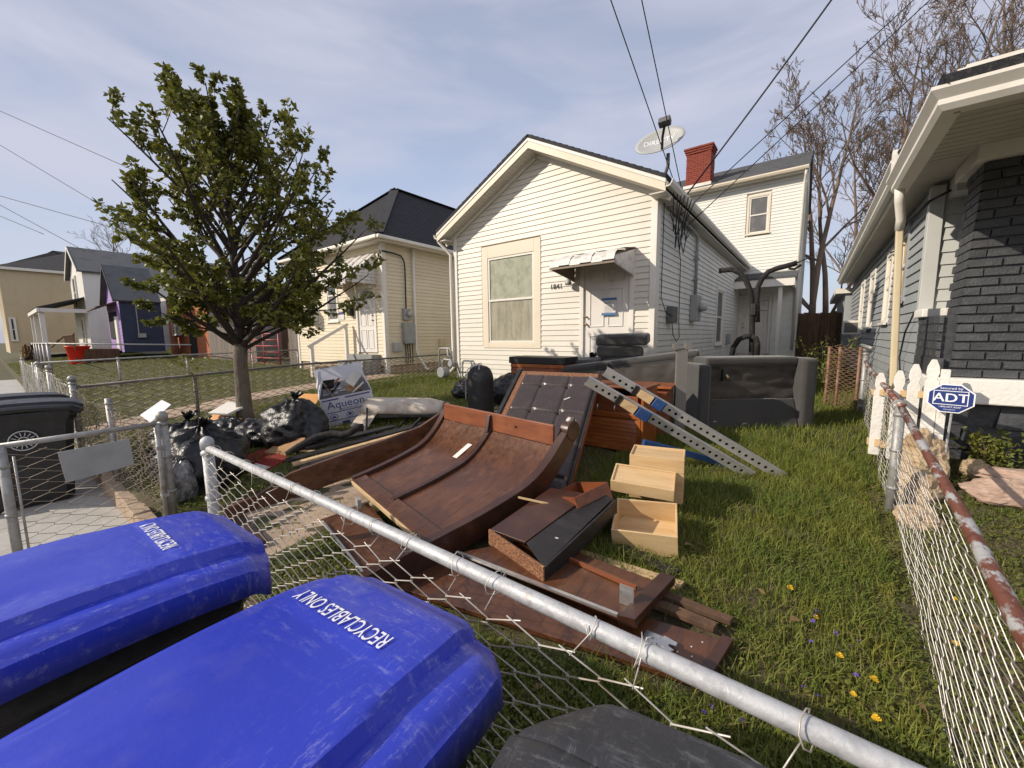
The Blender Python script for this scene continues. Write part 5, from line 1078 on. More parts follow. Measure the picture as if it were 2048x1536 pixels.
# ================================================================ overhead wires
def wire(label, pts, r=.012, sag=.0, m='cable', n=18):
    a, b = Vector(pts[0]), Vector(pts[1]); P = []
    for i in range(n+1):
        t = i/n; p = a.lerp(b, t); p.z -= sag*4*t*(1-t); P.append(p)
    mb = MB(); mb.tube(P, r, 5); o = mb.build('overhead_wire', M(m), None, smooth=True); tag(o, label, 'wire', 'overhead wires')
HC = Vector((-1.97, 7.15, 4.2))
def ext(p, q, k): p = Vector(p); q = Vector(q); return p+(q-p)*k
wire('leftmost of the thin wires dropping to the satellite dish corner', (HC, ext(HC, (-2.15, 4.86, 5.68), 5.0)), .007)
wire('second thin wire dropping to the satellite dish corner', (HC+Vector((.05, .3, -.1)), ext(HC+Vector((.05, .3, -.1)), (-1.92, 5.24, 5.81), 5.0)), .007)
wire('thick twisted service wire curving past the chimney to the eave', ((-2.0, 7.6, 4.05), ext((-2.0, 7.6, 4.05), (-.17, 7.5, 6.42), 3.0)), .014, .25)
wire('upper of two parallel wires above the rear gutter', ((-2.1, 8.0, 3.95), ext((-2.1, 8.0, 3.95), (.93, 9.1, 6.82), 3.0)), .009)
wire('lower of two parallel wires above the rear gutter', ((-2.1, 8.6, 3.9), ext((-2.1, 8.6, 3.9), (1.13, 9.3, 6.84), 3.0)), .009)
for lab, a, b in (('highest wire at the left edge, passing behind the tree crown', (-30.16, 1.48, 12.21), (-25.37, 4.71, 9.59)), ('second highest wire at the left edge', (-30.06, 1.32, 10.67), (-26.26, 3.79, 7.91)),
                  ('third wire from the top at the left edge', (-29.92, 1.09, 8.37), (-26.39, 3.57, 7.12)), ('fourth wire from the top at the left edge, dropping to the navy cottage', (-29.89, 1.05, 7.96), (-27.81, 2.42, 6.58)), ('lowest wire at the left edge', (-29.86, 1.0, 7.46), (-28.7, 1.71, 6.9))):
    a = Vector(a); b = Vector(b); wire(lab, (a-(b-a)*1.5, b+(b-a)*.55), .014, .0, 'cable_grey')
# ================================================================ the heap of furniture and rubbish
def quad_board(name, mat_, parent, pts, th, up=None, bevel=.003):
    """pts: 4 corners of the top face; thickness goes the other way from the normal"""
    p = [Vector(q) for q in pts]; n = (p[1]-p[0]).cross(p[3]-p[0]).normalized()
    if n.z < 0 and up is None: n = -n
    return MB().hexa([q-n*th for q in p], p).build(name, M(mat_), parent, bevel=bevel)
# ---- sleigh-bed headboard lying on its back
hb = thing('sleigh_headboard', 'large curved dark brown sleigh headboard lying open side up on the heap', 'headboard', (0, 0, 0))
A, D_ = Vector((-3.28, 1.92, .47)), Vector((-1.86, 1.60, .44)); B_, C_ = Vector((-3.22, 2.98, .72)), Vector((-1.60, 2.78, .70))
wv = ((D_-A)+(C_-B_)).normalized()
def hp_(s, t, dn=0):
    """s across 0..1, t along the height 0..1.15: flat panel that curls up at the top"""
    lo = A.lerp(D_, s); hi = B_.lerp(C_, s); p = lo.lerp(hi, min(t, 1.2)); fwd = (hi-lo).normalized(); nrm = wv.cross(fwd).normalized()
    c = max(0, t-.62)/.38; p = p+nrm*(.15*c**2.0)-nrm*(.035*math.sin(math.pi*min(t, 1)))
    return p+nrm*dn
def hstrip(name, s0, s1, t0, t1, d0, d1, m, k=16, bevel=.004):
    mb = MB(); ring = []
    for i in range(k+1):
        t = t0+(t1-t0)*i/k; ring.append([hp_(s0, t, d0), hp_(s1, t, d0), hp_(s1, t, d1), hp_(s0, t, d1)])
    V = [p for r_ in ring for p in r_]; F = [(3, 2, 1, 0), tuple(4*k+i for i in range(4))]+[(4*i+j, 4*i+(j+1) % 4, 4*(i+1)+(j+1) % 4, 4*(i+1)+j) for i in range(k) for j in range(4)]
    mb.add(V, F); return mb.build(name, M(m), hb, bevel=bevel)
hstrip('panel', .035, .475, .05, 1.0, -.012, .0, 'wood_dark'); hstrip('panel', .505, .965, .05, 1.0, -.012, .0, 'wood_dark')
hstrip('centre_stile', .472, .508, .05, 1.03, -.014, .03, 'wood_dark_edge')
hstrip('side_stile', -.005, .036, -.02, 1.12, -.07, .035, 'wood_dark_edge'); hstrip('side_stile', .964, 1.012, -.38, 1.17, -.15, .03, 'wood_dark_edge', 22)
hstrip('bottom_rail', .036, .963, -.03, .085, -.03, .022, 'wood_dark', 3); hstrip('bottom_edge', .036, .963, -.045, -.031, -.03, .016, 'wood_raw', 2)
# top rail: a board standing at the curled end
mb = MB(); pts = []
tl, trr = hp_(.036, 1.0), hp_(.962, 1.0); upv = Vector((-.02, .05, 1)).normalized()
mb.hexa([tl, trr, trr+Vector((0, .03, 0)), tl+Vector((0, .03, 0))], [tl+upv*.17, trr+upv*.17, trr+upv*.17+Vector((0, .03, 0)), tl+upv*.17+Vector((0, .03, 0))]); mb.build('top_rail', M('wood_red'), hb, bevel=.006)
MB().bar(hp_(.49, .97, .02), hp_(.49, 1.0, .0)+upv*.15, .04, .05, (0, 1, 0)).build('centre_post', M('wood_dark_edge'), hb, bevel=.004)
ce = hp_(.988, 1.14, -.05); mb = MB(); mb.tube([ce-wv*.045, ce+wv*.045], .085, 20); mb.build('scroll_end', M('wood_dark_edge'), hb, bevel=.01)
mb = MB(); mb.tube([ce+wv*.0+Vector((0, .01, 0))+Vector((0, math.cos(a), math.sin(a)))*.092 for a in np.linspace(-1.2, 2.0, 12)], .02, 6); mb.build('foam_wrap', M('paper'), hb, smooth=True)
lb = [hp_(.36, .70, .003), hp_(.40, .70, .003), hp_(.425, .86, .003), hp_(.385, .86, .003)]
q = quad_board('sticker', 'paper', hb, lb, .002, bevel=0)
for i in range(4):
    a0 = hp_(.375+.008*i, .74+.03*i, .0045); MB().bar(a0, a0+(hp_(.40, .74, 0)-hp_(.375, .74, 0)), .006, .001).build('sticker_print', M('cable_grey'), q)
for s_ in (.962,): MB().tube([hp_(.70, 1.0, .0)+upv*.09-Vector((0, .004, 0)), hp_(.70, 1.0, 0)+upv*.09-Vector((0, .008, 0))], .012, 10).build('knot', M('wood_dark_edge'), hb)
rebase(hb, (-2.5, 2.2, .3))
# ---- long curved side rail left of it
sr = thing('curved_bed_rail', 'long curved dark brown bed rail board leaning left of the headboard', 'bed rail')
cp = [(-3.98, 1.10, .20, .10), (-3.92, 1.35, .22, .14), (-3.86, 1.62, .26, .24), (-3.74, 2.0, .33, .25), (-3.60, 2.45, .43, .24), (-3.47, 2.85, .54, .22), (-3.40, 3.08, .66, .22), (-3.38, 3.20, .78, .16)]
mb = MB(); V = []
for x, y, z, h in cp:
    t = Vector((.03, 0, 0)); V += [(x, y, z), (x+.045, y-.01, z), (x+.03, y-.01, z+h), (x-.015, y, z+h)]
k = len(cp)-1
mb.add(V, [(3, 2, 1, 0), tuple(4*k+i for i in range(4))]+[(4*i+j, 4*i+(j+1) % 4, 4*(i+1)+(j+1) % 4, 4*(i+1)+j) for i in range(k) for j in range(4)]); mb.build('rail_board', M('wood_dark'), sr, bevel=.004)
quad_board('foot_board', 'wood_dark_edge', sr, [(-3.95, 1.05, .24), (-3.2, 1.0, .26), (-3.15, 1.12, .27), (-3.92, 1.2, .25)], .05)
rebase(sr, (-3.7, 2.1, .25))
# ---- tufted dark headboard panel leaning back
tp_ = thing('tufted_panel', 'tall dark tufted upholstered panel leaning back behind the brown headboard', 'bed panel')
TL, TR, BR, BL = Vector((-2.80, 3.87, 1.35)), Vector((-1.87, 4.10, 1.34)), Vector((-1.55, 2.75, .40)), Vector((-2.48, 2.52, .41))
tn = (TR-TL).cross(BL-TL).normalized()
if tn.z < 0: tn = -tn
def tpt(a, b, d=0): return TL.lerp(TR, a).lerp(BL.lerp(BR, a), b)+tn*d
def slab(name, a0, a1, b0, b1, d0, d1, m, bevel=.004): return MB().hexa([tpt(a0, b0, d0), tpt(a1, b0, d0), tpt(a1, b1, d0), tpt(a0, b1, d0)], [tpt(a0, b0, d1), tpt(a1, b0, d1), tpt(a1, b1, d1), tpt(a0, b1, d1)]).build(name, M(m), tp_, bevel=bevel)
slab('backing', -.015, 1.0, -.012, 1, -.075, -.03, 'wood_black'); slab('chip_strip', .02, .09, .0, 1, -.029, -.012, 'chipboard'); slab('chip_strip', .091, .985, .0, .045, -.029, -.012, 'chipboard')
slab('side_board', -.03, .018, -.012, 1, -.029, .004, 'wood_black'); slab('side_board', .985, 1.012, -.012, 1, -.029, .0, 'wood_black'); slab('edge_strip', 1.0125, 1.02, -.012, 1, -.07, -.004, 'wood_red')
bx = [.36, .68]; by = [.16, .40, .64, .88]
def tuft(a, b):
    u_, v_ = .092+a*(.984-.092), .047+b*(.995-.047); ed = min(a, 1-a)/.035, min(b, 1-b)/.02; h = .038*min(1, ed[0])**.5*min(1, max(ed[1], 0))**.5
    for x in bx:
        h -= .016*math.exp(-((u_-x)/.013)**2)
        for y in by: h -= .022*math.exp(-((u_-x)/.035)**2-((v_-y)/.022)**2)
    for y in by: h -= .018*math.exp(-((v_-y-.004*math.sin(u_*14))/.0095)**2)
    return tpt(u_, v_, h-.012)
mb = MB(); mb.grid(90, 130, tuft); mb.build('cushion', M('leather'), tp_, smooth=True)
for x in bx:
    for y in by: MB().lathe([(.012, 0), (.011, .004), (.004, .007)], 8, tpt(x, y, -.004)).build('button', M('leather'), tp_, smooth=True)
for a, b, c, d in ((.70, .30, .76, .275), (.30, .52, .31, .525)): MB().bar(tpt(a, b, .03), tpt(c, d, .03), .012, .003, tn).build('scrap', M('paper'), tp_)
rebase(tp_, (-2.2, 3.2, .4))
# ---- orange cabinet with slatted front
oc = thing('orange_cabinet', 'orange-red wooden cabinet with slatted lower front beside the tufted panel', 'cabinet', (-1.9, 4.1, zg(-1.6, 4.2)))
z0 = 0
MB().box(-.45, -.42, 0, .45, 0, .71).build('side', M('wood_orange'), oc, bevel=.004); MB().box(.50, .53, 0, .45, 0, .71).build('side', M('wood_orange'), oc, bevel=.004); MB().box(-.42, .50, .43, .45, 0, .71).build('back', M('wood_red'), oc)
MB().box(-.42, .5, .02, .43, .36, .38).build('shelf', M('wood_orange'), oc); MB().box(-.419, .499, -.005, .03, .38, .44).build('front_rail', M('wood_orange'), oc, bevel=.006)
for i in range(8): MB().hexa([(-.39, -.006, .02+i*.044), (.46, -.006, .02+i*.044), (.46, .015, .02+i*.044), (-.39, .015, .02+i*.044)], [(-.39, .004, .06+i*.044), (.46, .004, .06+i*.044), (.46, .015, .06+i*.044), (-.39, .015, .06+i*.044)]).build('slat', M('wood_orange'), oc)
MB().box(.46, .5, -.006, .02, .0, .38).build('stile', M('wood_orange'), oc, bevel=.003); MB().box(-.48, .56, -.03, .46, .71, .735).build('top', M('wood_red'), oc, bevel=.005)
for x in (.02, .22): MB().tube([(x, .0, .52), (x, -.03, .51), (x, -.035, .47), (x, -.02, .455), (x, -.005, .47)], .008, 6).build('hook', M('steel_bright'), oc, smooth=True)
MB().box(-.35, .45, .05, .4, .382, .62).build('inner_drawer', M('wood_red'), oc, bevel=.006)
oc2 = thing('orange_cabinet', 'reddish cabinet box under the perforated steel beams near the sofa', 'cabinet', (-1.42, 4.75, zg(-1.4, 4.75)-.03), R(8))
MB().box(-.42, .12, 0, .4, .0, .62).build('carcass', M('wood_red'), oc2, bevel=.005); MB().box(-.45, .15, -.04, .42, .622, .65).build('top', M('wood_orange'), oc2, bevel=.006); MB().box(-.4, .1, -.02, -.001, .06, .59).build('front_panel', M('wood_red'), oc2, bevel=.006)
oc3 = thing('brown_cabinet', 'dark brown cabinet with black top behind the tufted panel', 'cabinet', (-3.55, 5.35, zg(-3.5, 5.4)), R(3))
MB().box(-.5, .5, 0, .45, 0, .62).build('carcass', M('wood_red'), oc3, bevel=.006); MB().box(-.52, .52, -.03, .47, .69, .80).build('top', M('wood_black'), oc3, bevel=.01); MB().box(-.5, .5, -.01, .46, .621, .689).build('moulding', M('wood_orange'), oc3, bevel=.012)
for i in range(3): MB().box(-.47, .47, -.015, -.001, .03+i*.195, .21+i*.195).build('drawer_front', M('wood_red'), oc3, bevel=.006)
# ---- blond drawers
def drawer(name, label, c, rz, w, d, h, tilt=(0, 0), bottom_up=False):
    t = thing(name, label, 'drawer', c, rz, 'loose drawers', rot=(tilt[0], tilt[1], rz)); e = .014
    MB().box(-w/2, w/2, -d/2, -d/2+e, 0, h).build('front_board', M('wood_blond'), t, bevel=.003); MB().box(-w/2, w/2, d/2-e, d/2, 0, h).build('back_board', M('wood_blond'), t, bevel=.003)
    MB().box(-w/2, -w/2+e, -d/2+e, d/2-e, 0, h).build('side_board', M('wood_blond'), t, bevel=.003); MB().box(w/2-e, w/2, -d/2+e, d/2-e, 0, h).build('side_board', M('wood_blond'), t, bevel=.003)
    zb = h-.02 if bottom_up else .008
    MB().box(-w/2+e, w/2-e, -d/2+e, d/2-e, zb, zb+.008).build('bottom', M('wood_blond'), t)
    return t
drawer('drawer', 'open pale wood drawer lying in the grass, lowest of the drawer stack', (-.86, 2.70, zg(-.85, 2.7)+.03), R(15), .42, .36, .17, (R(14), R(-3)))
drawer('drawer', 'pale wood drawer lying upside down on the open drawer', (-.99, 3.0, zg(-1, 3.0)+.24), R(13), .46, .24, .10, (R(17), R(2)), True)
drawer('drawer', 'uppermost pale wood drawer tilted behind the upturned one', (-.96, 3.26, zg(-.95, 3.2)+.08), R(12), .41, .26, .37, (R(4), 0), True)
t = thing('drawer', 'dark amber drawer box wedged under the brown headboard', 'drawer', (-1.32, 2.62, zg(-1.3, 2.6)+.12), R(-20), 'loose drawers', rot=(R(10), R(-18), R(-25)))
MB().box(-.2, .2, -.16, -.145, 0, .17).build('front_board', M('wood_red'), t); MB().box(-.2, .2, .145, .16, 0, .17).build('back_board', M('wood_red'), t); MB().box(-.2, -.185, -.145, .145, 0, .17).build('side_board', M('wood_red'), t); MB().box(.185, .2, -.145, .145, 0, .17).build('side_board', M('wood_red'), t); MB().box(-.185, .185, -.145, .145, 0, .01).build('bottom', M('wood_red'), t)
# ---- dark chipboard piece (drawer front slab on edge)
cb = thing('chipboard_bench', 'black laminated board with speckled chipboard end under the headboard', 'board')
P0, P1, P2, P3 = Vector((-1.66, 1.93, .46)), Vector((-1.15, 1.80, .44)), Vector((-1.06, 2.62, .58)), Vector((-1.22, 2.66, .60))
quad_board('top_board', 'wood_black', cb, [P0+Vector((.3, .0, 0)), P1, P2+Vector((-.02, 0, 0)), P3], .02)
quad_board('inner_board', 'wood_dark_edge', cb, [P0, P0+Vector((.29, .0, 0)), P3+Vector((-.01, -.1, 0)), P3+Vector((-.35, -.1, -.03))], .02)
MB().hexa([P0+Vector((0, -.018, -.1)), P1+Vector((.012, -.018, -.13)), P1+Vector((.012, .0, -.13)), P0+Vector((0, .0, -.1))], [P0+Vector((0, -.018, .005)), P1+Vector((.012, -.018, .005)), P1+Vector((.012, -.0, .005)), P0+Vector((0, .0, .005))]).build('end_board', M('chipboard'), cb, bevel=.003)
MB().hexa([P1+Vector((.0, .003, -.12)), P2+Vector((0, 0, -.1)), P2+Vector((.016, 0, -.1)), P1+Vector((.016, .003, -.12))], [P1+Vector((0, .003, .003)), P2+Vector((0, 0, .003)), P2+Vector((.016, 0, .003)), P1+Vector((.016, .003, .003))]).build('side_board', M('wood_black'), cb, bevel=.003)
MB().bar((-1.68, 2.28, .56), (-1.25, 2.42, .52), .012, .012).build('edge_moulding', M('wood_raw'), cb); MB().box(-1.205, -1.185, 2.02, 2.03, .5, .502).build('scrap', M('paper'), cb)
rebase(cb, (-1.3, 2.2, .3))
# ---- flat boards in front
bd = thing('bed_side_rail', 'glossy brown bed side rail with metal bracket lying flat near the fence', 'bed rail')
quad_board('board', 'wood_dark', bd, [(-1.75, 1.72, .36), (-.68, 1.78, .355), (-.62, 2.14, .375), (-1.42, 2.16, .38)], .025)
MB().bar((-1.76, 1.71, .365), (-.69, 1.765, .365), .02, .014).build('edge_strip', M('steel_bright'), bd); MB().bar((-1.25, 2.05, .385), (-.68, 2.0, .385), .02, .02).build('ledge', M('wood_red'), bd)
MB().box(-.72, -.645, 1.86, 1.864, .362, .47).build('bracket', M('steel_bright'), bd); MB().box(-.72, -.645, 1.864, 1.92, .368, .372).build('bracket', M('steel_bright'), bd)
quad_board('end_block', 'wood_dark_edge', bd, [(-.68, 1.74, .385), (-.6, 1.76, .385), (-.53, 2.2, .405), (-.61, 2.2, .405)], .05); rebase(bd, (-1.2, 1.95, .28))
b2_ = thing('bed_board', 'long reddish brown bed board lying lowest in front with hook plate on it', 'board')
quad_board('board', 'wood_dark', b2_, [(-2.05, 1.22, .275), (-.30, 1.62, .265), (-.24, 1.93, .285), (-1.95, 1.6, .30)], .028)
quad_board('end_batten', 'wood_dark_edge', b2_, [(-.30, 1.60, .28), (-.25, 1.60, .28), (-.19, 1.95, .30), (-.24, 1.95, .30)], .035)
quad_board('batten', 'wood_brown', b2_, [(-.75, 1.96, .31), (-.28, 1.96, .305), (-.27, 2.01, .31), (-.75, 2.03, .315)], .03); quad_board('batten', 'wood_brown', b2_, [(-.72, 2.04, .325), (-.22, 2.04, .32), (-.21, 2.08, .325), (-.72, 2.1, .33)], .03)
mb = MB(); mb.box(-.55, -.46, 1.70, 1.78, .283, .287); hk = mb.build('hook_plate', M('steel_bright'), b2_, bevel=.001)
MB().prism([(-.46, 1.70), (-.415, 1.69), (-.40, 1.71), (-.43, 1.72), (-.43, 1.735), (-.40, 1.74), (-.40, 1.765), (-.46, 1.775)], lambda u_, v_, d: (u_, v_, d), .295, .299).build('hook', M('steel_bright'), hk); MB().box(-.465, -.455, 1.70, 1.775, .284, .298).build('hook', M('steel_bright'), hk)
for x, y in ((-.53, 1.715), (-.48, 1.715), (-.53, 1.765), (-.48, 1.765), (-.505, 1.74)): MB().lathe([(.004, 0), (.003, .003)], 6, (x, y, .287)).build('screw', M('galv_old'), hk)
for x, y in ((-.36, 1.68), (-.33, 1.74), (-.345, 1.80), (-.31, 1.86), (-.39, 1.73)): MB().lathe([(.004, 0), (.004, .002)], 6, (x, y, .281)).build('screw_hole', M('paper'), b2_)
rebase(b2_, (-1.1, 1.6, .22)); b2_.location = (-1.12, 1.665, .225)
tag(quad_board('board', 'wood_raw', None, [(-1.18, 2.22, .315), (-.52, 2.26, .31), (-.51, 2.33, .315), (-1.18, 2.29, .32)], .025), 'pale raw wood batten lying in the grass before the drawers', 'board')
tag(quad_board('board', 'wood_raw', None, [(-.80, 2.24, .285), (-.45, 2.20, .28), (-.44, 2.24, .283), (-.80, 2.29, .285)], .02), 'short pale batten crossing the raw wood batten in the grass', 'board')
tag(quad_board('board', 'wood_black', None, [(-1.0, 2.42, .33), (-.6, 2.36, .315), (-.55, 2.43, .32), (-.98, 2.50, .34)], .03), 'short black board in the grass below the open drawer', 'board')
t = thing('bed_board', 'dark red board poking out under the left end of the brown headboard', 'board')
quad_board('board', 'wood_dark', t, [(-3.0, 1.45, .34), (-2.0, 1.25, .30), (-1.95, 1.55, .33), (-2.9, 1.8, .38)], .03); MB().bar((-2.9, 1.42, .36), (-2.0, 1.23, .32), .012, .012).build('edge_strip', M('steel_bright'), t); MB().hexa([(-3.0, 1.75, .30), (-2.88, 1.70, .30), (-2.86, 1.72, .30), (-2.98, 1.77, .30)], [(-3.0, 1.75, .42), (-2.88, 1.70, .44), (-2.86, 1.72, .44), (-2.98, 1.77, .42)]).build('bracket', M('metal_grey'), t); rebase(t, (-2.4, 1.5, .3))
tag(MB().box(-.03, .03, -.03, .03, 0, .22).build('wood_block', M('wood_blond'), None, bevel=.003), 'short pale wood block leaning behind the front fence mesh', 'block').matrix_world = Matrix.Translation((-1.45, 1.15, .22))@Matrix.Rotation(R(35), 4, 'Y')@Matrix.Rotation(R(20), 4, 'Z')
# ---- perforated steel beams with blue clamps
def beam(label, a, b, w=.09, pitch=.068, side=None):
    a, b = Vector(a), Vector(b); L_ = (b-a).length; d = (b-a)/L_; t = thing('steel_beam', label, 'beam', tuple(b), group='perforated steel beams')
    f = Vector((-.35, -.9, .25)); f = (f-d*f.dot(d)).normalized(); s = d.cross(f).normalized(); n = int(L_/pitch); mb = MB(); r_ = .015
    P = lambda x, y, z: (a-b)+d*x+s*y+f*z
    for i in range(n):
        x0, x1, xc = i*pitch, (i+1)*pitch, (i+.5)*pitch
        if i in (0, n-1) or (side and side[0] < i < side[1]):
            mb.add([P(x0, -w/2, 0), P(x1, -w/2, 0), P(x1, w/2, 0), P(x0, w/2, 0)], [(0, 1, 2, 3)]); continue
        out_ = [(x1, 0), (x1, w/2), (xc, w/2), (x0, w/2), (x0, 0), (x0, -w/2), (xc, -w/2), (x1, -w/2)]
        ins = [(xc+r_*math.cos(k*math.pi/4), r_*math.sin(k*math.pi/4)) for k in range(8)]
        mb.add([P(x, y, 0) for x, y in out_]+[P(x, y, 0) for x, y in ins], [(k, (k+1) % 8, 8+(k+1) % 8, 8+k) for k in range(8)])
    mb.build('perforated_face', M('steel'), t, solid=.003)
    for sg in (-1, 1): MB().hexa([P(0, sg*w/2, 0), P(0, sg*(w/2-.004), 0), P(0, sg*(w/2-.004), -.05), P(0, sg*w/2, -.05)], [P(L_, sg*w/2, 0), P(L_, sg*(w/2-.004), 0), P(L_, sg*(w/2-.004), -.05), P(L_, sg*w/2, -.05)]).build('flange', M('steel'), t)
    MB().hexa([P(.02, -w/2+.006, -.045), P(.02, w/2-.006, -.045), P(.02, w/2-.006, -.049), P(.02, -w/2+.006, -.049)], [P(L_-.02, -w/2+.006, -.045), P(L_-.02, w/2-.006, -.045), P(L_-.02, w/2-.006, -.049), P(L_-.02, -w/2+.006, -.049)]).build('hole_shade_sheet', M('hole_shade'), t)  # black sheet added behind the perforations, shade put into its colour
    return t, P, L_
t1, P1_, L1 = beam('perforated steel beam nearer the camera, sloping from the tufted panel to the grass', (-1.66, 3.36, 1.33), (-.36, 4.2, .42))
t2, P2_, L2 = beam('perforated steel beam behind, reaching farther right into the grass', (-1.60, 3.62, 1.40), (-.13, 4.37, .41))
for tt, PP, x0, x1 in ((t1, P1_, .42, .68), (t2, P2_, .42, .66)):
    MB().hexa([PP(x0+.1, -.05, .012), PP(x1, -.05, .012), PP(x1, .05, .012), PP(x0+.1, .05, .012)], [PP(x0+.12, -.045, .05), PP(x1-.02, -.045, .06), PP(x1-.02, .045, .06), PP(x0+.12, .045, .05)]).build('clamp', M('blue_paint'), tt, bevel=.006)
    MB().hexa([PP(x0-.06, -.04, .006), PP(x0+.1, -.045, .01), PP(x0+.1, .04, .01), PP(x0-.06, .04, .006)], [PP(x0-.04, -.04, .028), PP(x0+.1, -.045, .05), PP(x0+.1, .04, .05), PP(x0-.04, .04, .028)]).build('clamp_pad', M('wood_raw'), tt, bevel=.004)
    MB().hexa([PP(x0-.1, -.05, .004), PP(x0-.06, -.05, .004), PP(x0-.06, .05, .004), PP(x0-.1, .05, .004)], [PP(x0-.1, -.05, .03), PP(x0-.06, -.05, .03), PP(x0-.06, .05, .03), PP(x0-.1, .05, .03)]).build('clamp_band', M('black_metal'), tt)
bb = thing('blue_support', 'blue steel support bar lying under the perforated beams', 'support')
MB().bar((-1.25, 3.75, .72), (-.62, 4.3, .48), .05, .06).build('bar', M('blue_paint'), bb, bevel=.005); MB().hexa([(-.72, 4.2, .42), (-.6, 4.25, .42), (-.62, 4.4, .44), (-.74, 4.35, .44)], [(-.7, 4.22, .55), (-.6, 4.26, .5), (-.62, 4.38, .5), (-.72, 4.33, .54)]).build('foot', M('blue_paint'), bb, bevel=.008); rebase(bb, (-.9, 4.1, .42))
# ---- upright grey channel post
gp = thing('steel_channel', 'grey steel channel standing upright in front of the sofa', 'post', (-1.24, 5.02, zg(-1.24, 5.0)), R(25))
MB().box(-.06, .06, -.045, -.038, 0, 1.02).build('web', M('steel_grey'), gp); MB().box(-.06, -.053, -.037, .045, 0, 1.02).build('flange', M('steel_grey'), gp); MB().box(.053, .06, -.037, .045, 0, 1.02).build('flange', M('steel_grey'), gp)
MB().box(-.10, -.055, -.06, .06, 1.021, 1.09).build('lug', M('steel_grey'), gp); MB().box(.03, .095, -.06, .06, 1.021, 1.10).build('lug', M('steel_grey'), gp); MB().box(-.10, .095, .0, .06, 1.021, 1.03).build('lug_plate', M('wood_brown'), gp)
# ---- sofa section lying with its dark underside to the camera
def rbox(name, m, parent, c, s, bevel, rot=None, seg=3):
    o = MB().box(-s[0]/2, s[0]/2, -s[1]/2, s[1]/2, -s[2]/2, s[2]/2).build(name, M(m), parent, bevel=bevel, seg=seg)
    o.location = c
    if rot: o.rotation_euler = rot
    return o
s1 = thing('sofa_section', 'charcoal sofa section tipped over with dark brown underside facing the fence', 'sofa', (-2.05, 5.62, zg(-2.0, 5.5)-.09), rot=(0, R(-8), R(12)))
rbox('frame', 'fabric_char', s1, (0, .22, .44), (1.95, .5, .88), .05)
mb = MB(); mb.grid(70, 30, lambda a, b: Vector((-.93+1.86*a, -.075-.012*noise.noise(Vector((a*7, b*4, 1)))-.012*abs(math.sin(a*24+3*noise.noise(Vector((a*3, b*2, 4)))))*b*(1 if b > .5 else .4), .05+.74*b))); mb.build('underside_liner', M('liner'), s1, smooth=True)
rbox('top_roll', 'fabric_char', s1, (.0, .16, .86), (1.98, .40, .11), .045); rbox('leg', 'wood_black', s1, (-.3, -.05, .84), (.16, .08, .1), .01)
MB().tube([(-.25, -.07, .42), (-.21, -.075, .5), (-.17, -.075, .58), (-.19, -.07, .62)], .01, 5).build('spring_clip', M('galv_old'), s1, smooth=True)
s2 = thing('sofa_section', 'charcoal loveseat frame with empty seat standing at the right of the heap', 'sofa', (-.59, 5.87, zg(-.55, 5.8)-.015), R(40)); s2.scale = (.77, .86, .90)
rbox('arm', 'fabric_char', s2, (-.90, .12, .46), (.20, .62, .94), .045); rbox('arm', 'fabric_char', s2, (.86, .12, .50), (.24, .62, 1.0), .06)
rbox('top_rail', 'fabric_char', s2, (-.03, .16, .955), (1.56, .42, .13), .045); rbox('back', 'liner', s2, (-.03, .38, .5), (1.58, .08, .86), .01)
mb = MB(); mb.grid(60, 30, lambda a, b: Vector((-.79+1.52*a, .0-.02*noise.noise(Vector((a*4, b*5, 2)))-.014*math.sin(9*(a+b*.7)+4*noise.noise(Vector((a*2, b*2, 7)))), .42+.48*b))); mb.build('dust_cover', M('liner'), s2, smooth=True)
MB().hexa([(-.79, -.16, .02), (.73, -.16, .02), (.73, .30, .0), (-.79, .30, .0)], [(-.79, -.03, .42), (.73, -.03, .42), (.73, .30, .42), (-.79, .30, .42)]).build('seat_deck', M('fabric_char'), s2, bevel=.02)
MB().box(-.62, -.5, -.20, -.12, .70, .86).build('corner_bracket', M('black_metal'), s2, bevel=.01); MB().tube([(-.58, -.22, .76), (-.56, -.23, .78)], .03, 8).build('bolt', M('wood_raw'), s2)
for a in (((-.7, -.13, .12), (-.3, -.06, .2), (-.05, -.04, .24)), ((-.7, -.135, .06), (-.1, -.13, .06), (.1, -.14, .05))): MB().tube(a, .004, 4).build('loose_string', M('paper'), s2)
MB().tube([(-.2+.05*math.cos(i), -.14+.005*i*.1, .06+.035*math.sin(i*1.3)) for i in range(12)], .004, 4).build('loose_string', M('paper'), s2)
def cushion(label, c, s, rz, tilt=(0, 0)):
    t = thing('cushion', label, 'cushion', c, rot=(tilt[0], tilt[1], rz), group='loose sofa cushions'); mb = MB(); n = 28
    def f(a, b):
        th_, ph = (a*2-1)*math.pi, (b-.5)*math.pi; e = .20; sg = lambda v, p: math.copysign(abs(v)**p, v)
        return Vector((s[0]/2*sg(math.cos(ph), .22)*sg(math.cos(th_), e), s[1]/2*sg(math.cos(ph), .22)*sg(math.sin(th_), e), s[2]/2*sg(math.sin(ph), .38)+s[2]/2+.008*noise.noise(Vector((a*9, b*6, c[0])))))
    MB().box(-s[0]/2, s[0]/2, -s[1]/2, s[1]/2, 0, s[2]).build('cover', M('fabric_char'), t, bevel=s[2]*.3, seg=5)
    for z in (s[2]*.22, s[2]*.78):
        mb = MB(); pts = []
        for i in range(49):
            th_ = i/48*2*math.pi; e = .20; sg = lambda v, p: math.copysign(abs(v)**p, v); pts.append((s[0]/2*.99*sg(math.cos(th_), e), s[1]/2*.99*sg(math.sin(th_), e), z))
        mb.tube([(p_[0]*.985, p_[1]*.985, p_[2]) for p_ in pts], .009, 5); mb.build('piping', M('fabric_char'), t, smooth=True)
